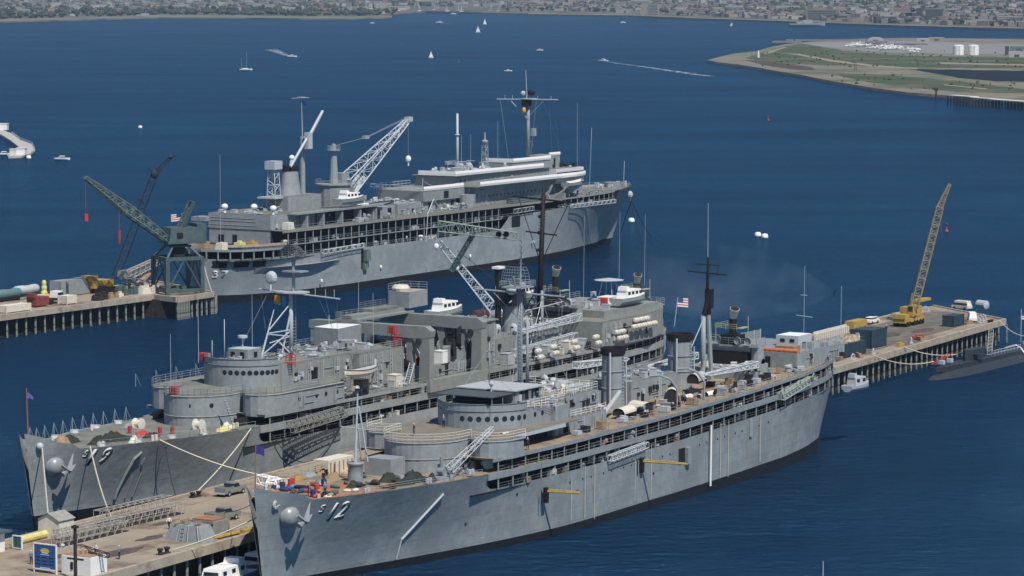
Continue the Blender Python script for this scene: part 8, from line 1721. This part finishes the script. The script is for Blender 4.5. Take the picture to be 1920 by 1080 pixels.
# middle ship forecastle clutter
for k, (s, t, L_, w, h, m_) in enumerate(((13.5, -2.6, 4.5, 2.2, .9, TARP), (17.5, -3.8, 4, 1.8, .8, TARP), (19, -.5, 3.6, 2, .8, TARP), (12, 1.4, 3, 2, .9, TARP), (9.5, .8, 2.6, 1.8, 1.2, LUMBER), (22.8, -4.6, 3.2, 1.6, .7, TARP), (21.4, .8, 2.2, 1.2, .6, RED), (23.6, -2.4, 2.6, 1.0, .6, RED), (17, -6, 2.4, 1.2, .8, CREAM), (34.6, -8.6, 2.6, 1.2, .7, YELP), (31, 5.6, 3.0, 1.4, .6, HOUSE), (36.6, -7.9, 1.8, 1.2, .9, CREAM))):
    p_ = tarp('deck_heap', L_, w, h, m_, 70+k); p_.location = d19(s, t); p_.rotation_euler = (0, 0, RZ+rg.uniform(-.4, .4)); p_['label'] = '%s heap on the middle tender forecastle, %s' % ({'olive_black_tarp': 'dark', 'lumber_tan': 'tan netting', 'red_paint': 'red', 'weathered_white': 'cream', 'pale_yellow_paint': 'pale yellow', 'deckhouse_grey': 'grey'}[m_.name], ['long, near side', 'second, near side', 'amidships', 'far side by the bow', 'beside the bow', 'aftmost dark one', 'small, amidships', 'small, nearer side', 'at the near edge', 'long, at the near edge aft', 'by the far cable reel', 'by the near cable reel'][k]); p_['category'] = 'heap of gear'
for k, (s, t) in enumerate(((26.2, -3.6), (27.8, -4.6), (24.6, .6))): place(P_DRUMR, d19(s, t), 0, 'red drum with pale lid on the middle tender forecastle, %s' % ['left one of the pair', 'right one of the pair', 'alone by the dark heaps'][k], 'drums on the middle tender forecastle', (.95, .95, 1.15))
for k in range(9):
    s = 8+k*3.1; y = -interp(DK0)(s)+1.0; b = MB(); b.lathe((0, 0, 0), [(.6, 0), (.45, .25), (.3, .3), (.01, .35)], 10); b.box(-.6, .6, -.12, .12, .2, .5); o = b.obj('deck_chock', LIGHT); o.location = d19(s, y if k % 2 else -y); tag(o, 'pale roller chock at the middle tender forecastle rail, %s' % ['at the bow', 'second from the bow', 'third from the bow', 'fourth from the bow', 'fifth from the bow', 'sixth from the bow', 'seventh from the bow', 'eighth from the bow', 'aftmost'][k], 'chock', 'roller chocks along the middle tender forecastle')
for k, (s, t, m_, lab) in enumerate(((95.4, -7.6, WHITE, 'white cubic locker between the gantry legs'), (89.6, -5.5, YELLOW, 'round yellow reel on the missile deck'), (88.5, -3, RED, 'red box on the missile deck'), (112.5, -9.6, CANVAS, 'blue grey canvas bundle beside the uptake house'), (126, -9.2, LIGHT, 'pale locker under the middle ship funnel'), (133, -9.3, CREAM, 'cream locker below the black mainmast'), (71, -8.4, SHADE, 'dark winch under the whaleboat'), (79, -9.4, CREAM, 'cream chest at the foot of the side ladder'))):
    b = MB()
    if m_ == YELLOW: b.lathe((0, 0, 1.1), [(.01, -.5), (1.1, -.45), (1.1, .45), (.01, .5)], 14, axis='y')
    else: b.box(-.9, .9, -.8, .8, 0, 1.9); b.box(-.95, .95, -.85, .85, 1.9, 2.0)
    o = b.obj('deck_box', m_); o.location = F19.w(s, t, 13.22 if 86 < s < 103 else 11.22); o.rotation_euler = (0, 0, RZ); tag(o, lab+' of the middle tender', 'locker')
# far ship fantail
for k, (s, t, m_, lab) in enumerate(((197.5, 8.2, YELLOW, 'yellow compressor'), (200, 6.4, YELP, 'pale yellow generator'), (203, 3.4, CREAM, 'cream round tank'), (194.8, 9.6, ORANGE, 'orange net heap'), (202, -2.5, LUMBER, 'tan crate'), (186, 10.5, CREAM, 'white hut'))):
    z = 11.05 if k < 5 else 15.0; b = MB(); b.frust((0, 0), 1.3 if k != 3 else 2.6, 1.0, 0, 1.7 if k != 3 else .8, .85); b.box(-.5, .5, -.4, .4, 1.5, 2.1) if k in (0, 1) else None; o = b.obj('fantail_gear', m_); o.location = F37.w(s, t, z); o.rotation_euler = (0, 0, F37.rz); tag(o, lab+(' on the far tender fantail' if k < 5 else ' on the far tender main deck beside the house'), 'gear')
# exhaust haze drifting from the near ship's stack
SM = MB(); SM.lathe((0, 0, 0), [(.5, -24), (5, -17), (7, -6), (6, 5), (4, 12), (.5, 18)], 16, axis='x'); SMO = SM.obj('smoke', [], smooth=True); SMO.location = (37, 552, 23); SMO.rotation_euler = (0, .1, 0); stuff(SMO, 'thin bluish exhaust smoke drifting left of the near stern stack')
sm = bpy.data.materials.new('smoke_volume'); sm.use_nodes = True; n_ = sm.node_tree; n_.nodes.remove(n_.nodes['Principled BSDF']); v_ = n_.nodes.new('ShaderNodeVolumePrincipled'); v_.inputs['Color'].default_value = (.85, .95, 1, 1)
tcn = n_.nodes.new('ShaderNodeTexCoord'); nn = n_.nodes.new('ShaderNodeTexNoise'); nn.inputs['Scale'].default_value = .09; nn.inputs['Detail'].default_value = 4; mr = n_.nodes.new('ShaderNodeMapRange'); mr.inputs[1].default_value = .45; mr.inputs[2].default_value = .8; mr.inputs[3].default_value = 0; mr.inputs[4].default_value = .022
n_.links.new(tcn.outputs['Object'], nn.inputs['Vector']); n_.links.new(nn.outputs['Fac'], mr.inputs[0]); n_.links.new(mr.outputs[0], v_.inputs['Density']); n_.links.new(v_.outputs[0], n_.nodes['Material Output'].inputs['Volume']); SMO.data.materials.append(sm)

# gear seen in the open galleries and along the decks of all three ships
def line_clutter(root, hu, s0, s1, z, ins, n, mats_, seed, side=-1, zf=None, s=(.4, 1.2), h=(.4, 1.4)):
    rg_ = random.Random(seed)
    for k in range(n):
        x = rg_.uniform(s0, s1); y = side*(hu.dk(x)-rg_.uniform(*ins)); m_ = rg_.choice(mats_); n0 = len(root.children)
        clutter(root, 'x', m_, x, x, y, y, z+(hu.sh(x) if zf is None else zf(x)), 1, s, h, seed*100+k)
line_clutter(S12, H12, 46, 156, 6.95, (.5, 1.6), 46, (GRE3, SHADE, SHADE, CREAM, LUMBER), 1); line_clutter(S12, H12, 52, 156, 9.1, (.5, 1.6), 40, (GRE3, SHADE, SHADE, CREAM, LUMBER), 2)
line_clutter(S19, H19, 46, 150, 6.95, (.5, 1.6), 26, (GRE3, SHADE, CREAM, LIGHT), 3); line_clutter(S19, H19, 52, 150, 9.4, (.5, 1.6), 34, (GRE3, LIGHT, CREAM, LUMBER), 4)
line_clutter(S19, H19, 63, 84, 11.2, (.7, 3.2), 18, (GRE3, LIGHT, SHADE, CREAM), 5); line_clutter(S19, H19, 112, 141, 11.2, (.6, 4), 34, (GRE3, LIGHT, SHADE, CREAM), 6, s=(.4, 1.5), h=(.5, 1.9))
line_clutter(S37, H37, 96, 190, 8.6, (.6, 1.8), 30, (GRE3, LIGHT, CREAM), 7, 1, lambda x: 0); line_clutter(S37, H37, 66, 190, 11.55, (1.1, 2.2), 30, (GRE3, LIGHT, CREAM), 8, 1, lambda x: 0); line_clutter(S37, H37, 104, 160, 15.0, (1, 5), 26, (GRE3, LIGHT, CREAM, HOUSE), 9, 1, lambda x: 0, (.5, 1.8), (.5, 1.8)); line_clutter(S37, H37, 30, 60, 12.5, (.4, 2), 14, (GRE3, LIGHT), 10, 1, lambda x: 0)
clutter(S12, 'x', LIGHT, 62, 76, -7, 6, 16.33, 26, (.4, 1.3), (.4, 1.5), 120); clutter(S12, 'x', CREAM, 66, 76, -5, 5, 16.33, 10, (.3, .9), (.4, 1.2), 121)
clutter(S12, 'x', GRE3, 33, 38.5, -9.6, -6.5, 9.45, 8, (.4, .9), (.5, 1.3), 122); clutter(S12, 'x', SHADE, 24, 36, -8.5, -4, 9.5, 8, (.4, .9), (.4, .9), 123)
clutter(S19, 'x', SHADE, 86, 103, -8, 4, 13.25, 20, (.8, 2.2), (1.5, 4.6), 124); clutter(S19, 'x', GRE3, 86, 103, -8, 2, 13.25, 20, (.5, 1.4), (1.0, 3.4), 125); clutter(S19, 'x', CREAM, 120, 141, -4.4, 5.4, 14.65, 18, (.5, 1.4), (.4, 1.8), 126)
# wall fittings: pipes, lockers and ladders on the deckhouse sides
def wallkit(root, x0, x1, y, z0, z1, n, seed, sg=-1):
    rg_ = random.Random(seed)
    for k in range(n):
        x = rg_.uniform(x0, x1); t = rg_.random(); b = MB()
        if t < .35: b.tube((x, y+sg*.12, z0), (x, y+sg*.12, z0+(z1-z0)*rg_.uniform(.5, 1)), .06, n=5); b.obj('wall_pipe', GRE3, root)
        elif t < .6: w_ = rg_.uniform(.3, .8); zz = rg_.uniform(z0+.2, z1-1); b.box(x-w_/2, x+w_/2, min(y, y+sg*.35), max(y, y+sg*.35), zz, zz+rg_.uniform(.4, .9)); b.obj('wall_locker', rg_.choice((LIGHT, GRE3, SHADE)), root)
        elif t < .8: zz = rg_.uniform(z0+.3, z1-.3); b.tube((x, y+sg*.1, zz), (min(x1, x+rg_.uniform(1, 4)), y+sg*.1, zz), .05, n=5); b.obj('wall_pipe', GRE3, root)
        else: b.ladder((x, y+sg*.2, z0), (x, y+sg*.2, z1), .5, 8, .035); b.obj('wall_ladder', LIGHT, root)
wallkit(S12, 62, 77, -7.2, 11.4, 13.3, 14, 1); wallkit(S12, 66, 77, -5.8, 13.5, 16.2, 14, 2); wallkit(S12, 94.5, 109, -1.6, 11.5, 15, 16, 3); wallkit(S12, 140, 156, -7.6, 12.9, 15.2, 14, 4); wallkit(S12, 57, 65, -4.4, 16, 18, 6, 5); wallkit(S12, 124, 129, -5.5, 12.3, 14, 6, 6)
wallkit(S19, 55, 71, -6.2, 14.1, 16.9, 18, 7); wallkit(S19, 72, 84, -7.6, 11.4, 16.8, 16, 8); wallkit(S19, 86, 103, -8.2, 11.3, 13.1, 16, 9); wallkit(S19, 104.5, 110.6, -8.6, 11.4, 18.6, 14, 10); wallkit(S19, 143, 159, -11.02, 11.4, 15.4, 22, 11); wallkit(S19, 118, 140, -4.6, 11.3, 14.5, 16, 12); wallkit(S19, 48, 62, -11.35, 11.4, 13.8, 8, 13)
wallkit(S37, 46, 99, 8.0, 15.2, 19.8, 40, 14, 1); wallkit(S37, 60, 103, 6.0, 20.6, 23, 30, 15, 1); wallkit(S37, 104, 131, 6.5, 15.2, 17.4, 14, 16, 1); wallkit(S37, 166, 190, 8.9, 15.2, 18.4, 16, 17, 1)
b = MB()
for k in range(26): x = 48+k*2; b.box(x-.22, x+.22, 8.01, 8.06, 17.2, 17.65)
for k in range(20): x = 61+k*2.1; b.box(x-.3, x+.3, 6.02, 6.06, 21.4, 22.1)
for g_ in range(0, len(b.f), 6):
    fb = MB(); vs = [b.v[i] for i in range((g_//6)*8, (g_//6)*8+8)]; fb.v = vs; fb.f = [tuple(i-(g_//6)*8 for i in f_) for f_ in b.f[g_:g_+6]]; fb.m = [0]*6; fb.obj('window', DARK, M0)
for o in list(bpy.data.objects):
    if o.parent is None and o.type in ('MESH', 'EMPTY') and o.location.z < -50:
        for c in list(o.children_recursive): bpy.data.objects.remove(c)
        bpy.data.objects.remove(o)
# ------------------------------------------------------------ light and air
SUND = Vector((.50, -.87, 0)).normalized(); EL = R(56)
sd = Vector((SUND.x*math.cos(EL), SUND.y*math.cos(EL), math.sin(EL)))
sl = bpy.data.lights.new('sun', 'SUN'); sl.energy = 5.0; sl.angle = R(.53); sl.color = (1, .95, .87)
so = bpy.data.objects.new('sun', sl); COL.objects.link(so); so.rotation_euler = sd.to_track_quat('Z', 'Y').to_euler()
w = bpy.data.worlds.new('World'); sc.world = w; w.use_nodes = True; nt = w.node_tree
sk = nt.nodes.new('ShaderNodeTexSky'); sk.sky_type = 'NISHITA'; sk.sun_disc = False; sk.sun_elevation = EL
sk.sun_rotation = math.atan2(SUND.x, SUND.y); sk.altitude = 50; sk.air_density = 1.0; sk.dust_density = 0; sk.ozone_density = 8
nt.links.new(sk.outputs[0], nt.nodes['Background'].inputs[0]); nt.nodes['Background'].inputs[1].default_value = .085
sc.view_settings.view_transform = 'Standard'; sc.view_settings.look = 'None'; sc.view_settings.gamma = 1; sc.view_settings.exposure = EXPO
hz = MB(); hz.box(-7000, 7000, -150, 15500, -30, 420)
ho = hz.obj('haze', []); ho['kind'] = 'stuff'; ho['label'] = 'thin bluish sea haze over the harbour'
hm = bpy.data.materials.new('haze_air'); hm.use_nodes = True; n = hm.node_tree
n.nodes.remove(n.nodes['Principled BSDF']); pv = n.nodes.new('ShaderNodeVolumePrincipled')
pv.inputs['Density'].default_value = 4.4e-5; pv.inputs['Color'].default_value = (.5, .7, .92, 1); pv.inputs['Anisotropy'].default_value = .1
n.links.new(pv.outputs[0], n.nodes['Material Output'].inputs['Volume']); ho.data.materials.append(hm)
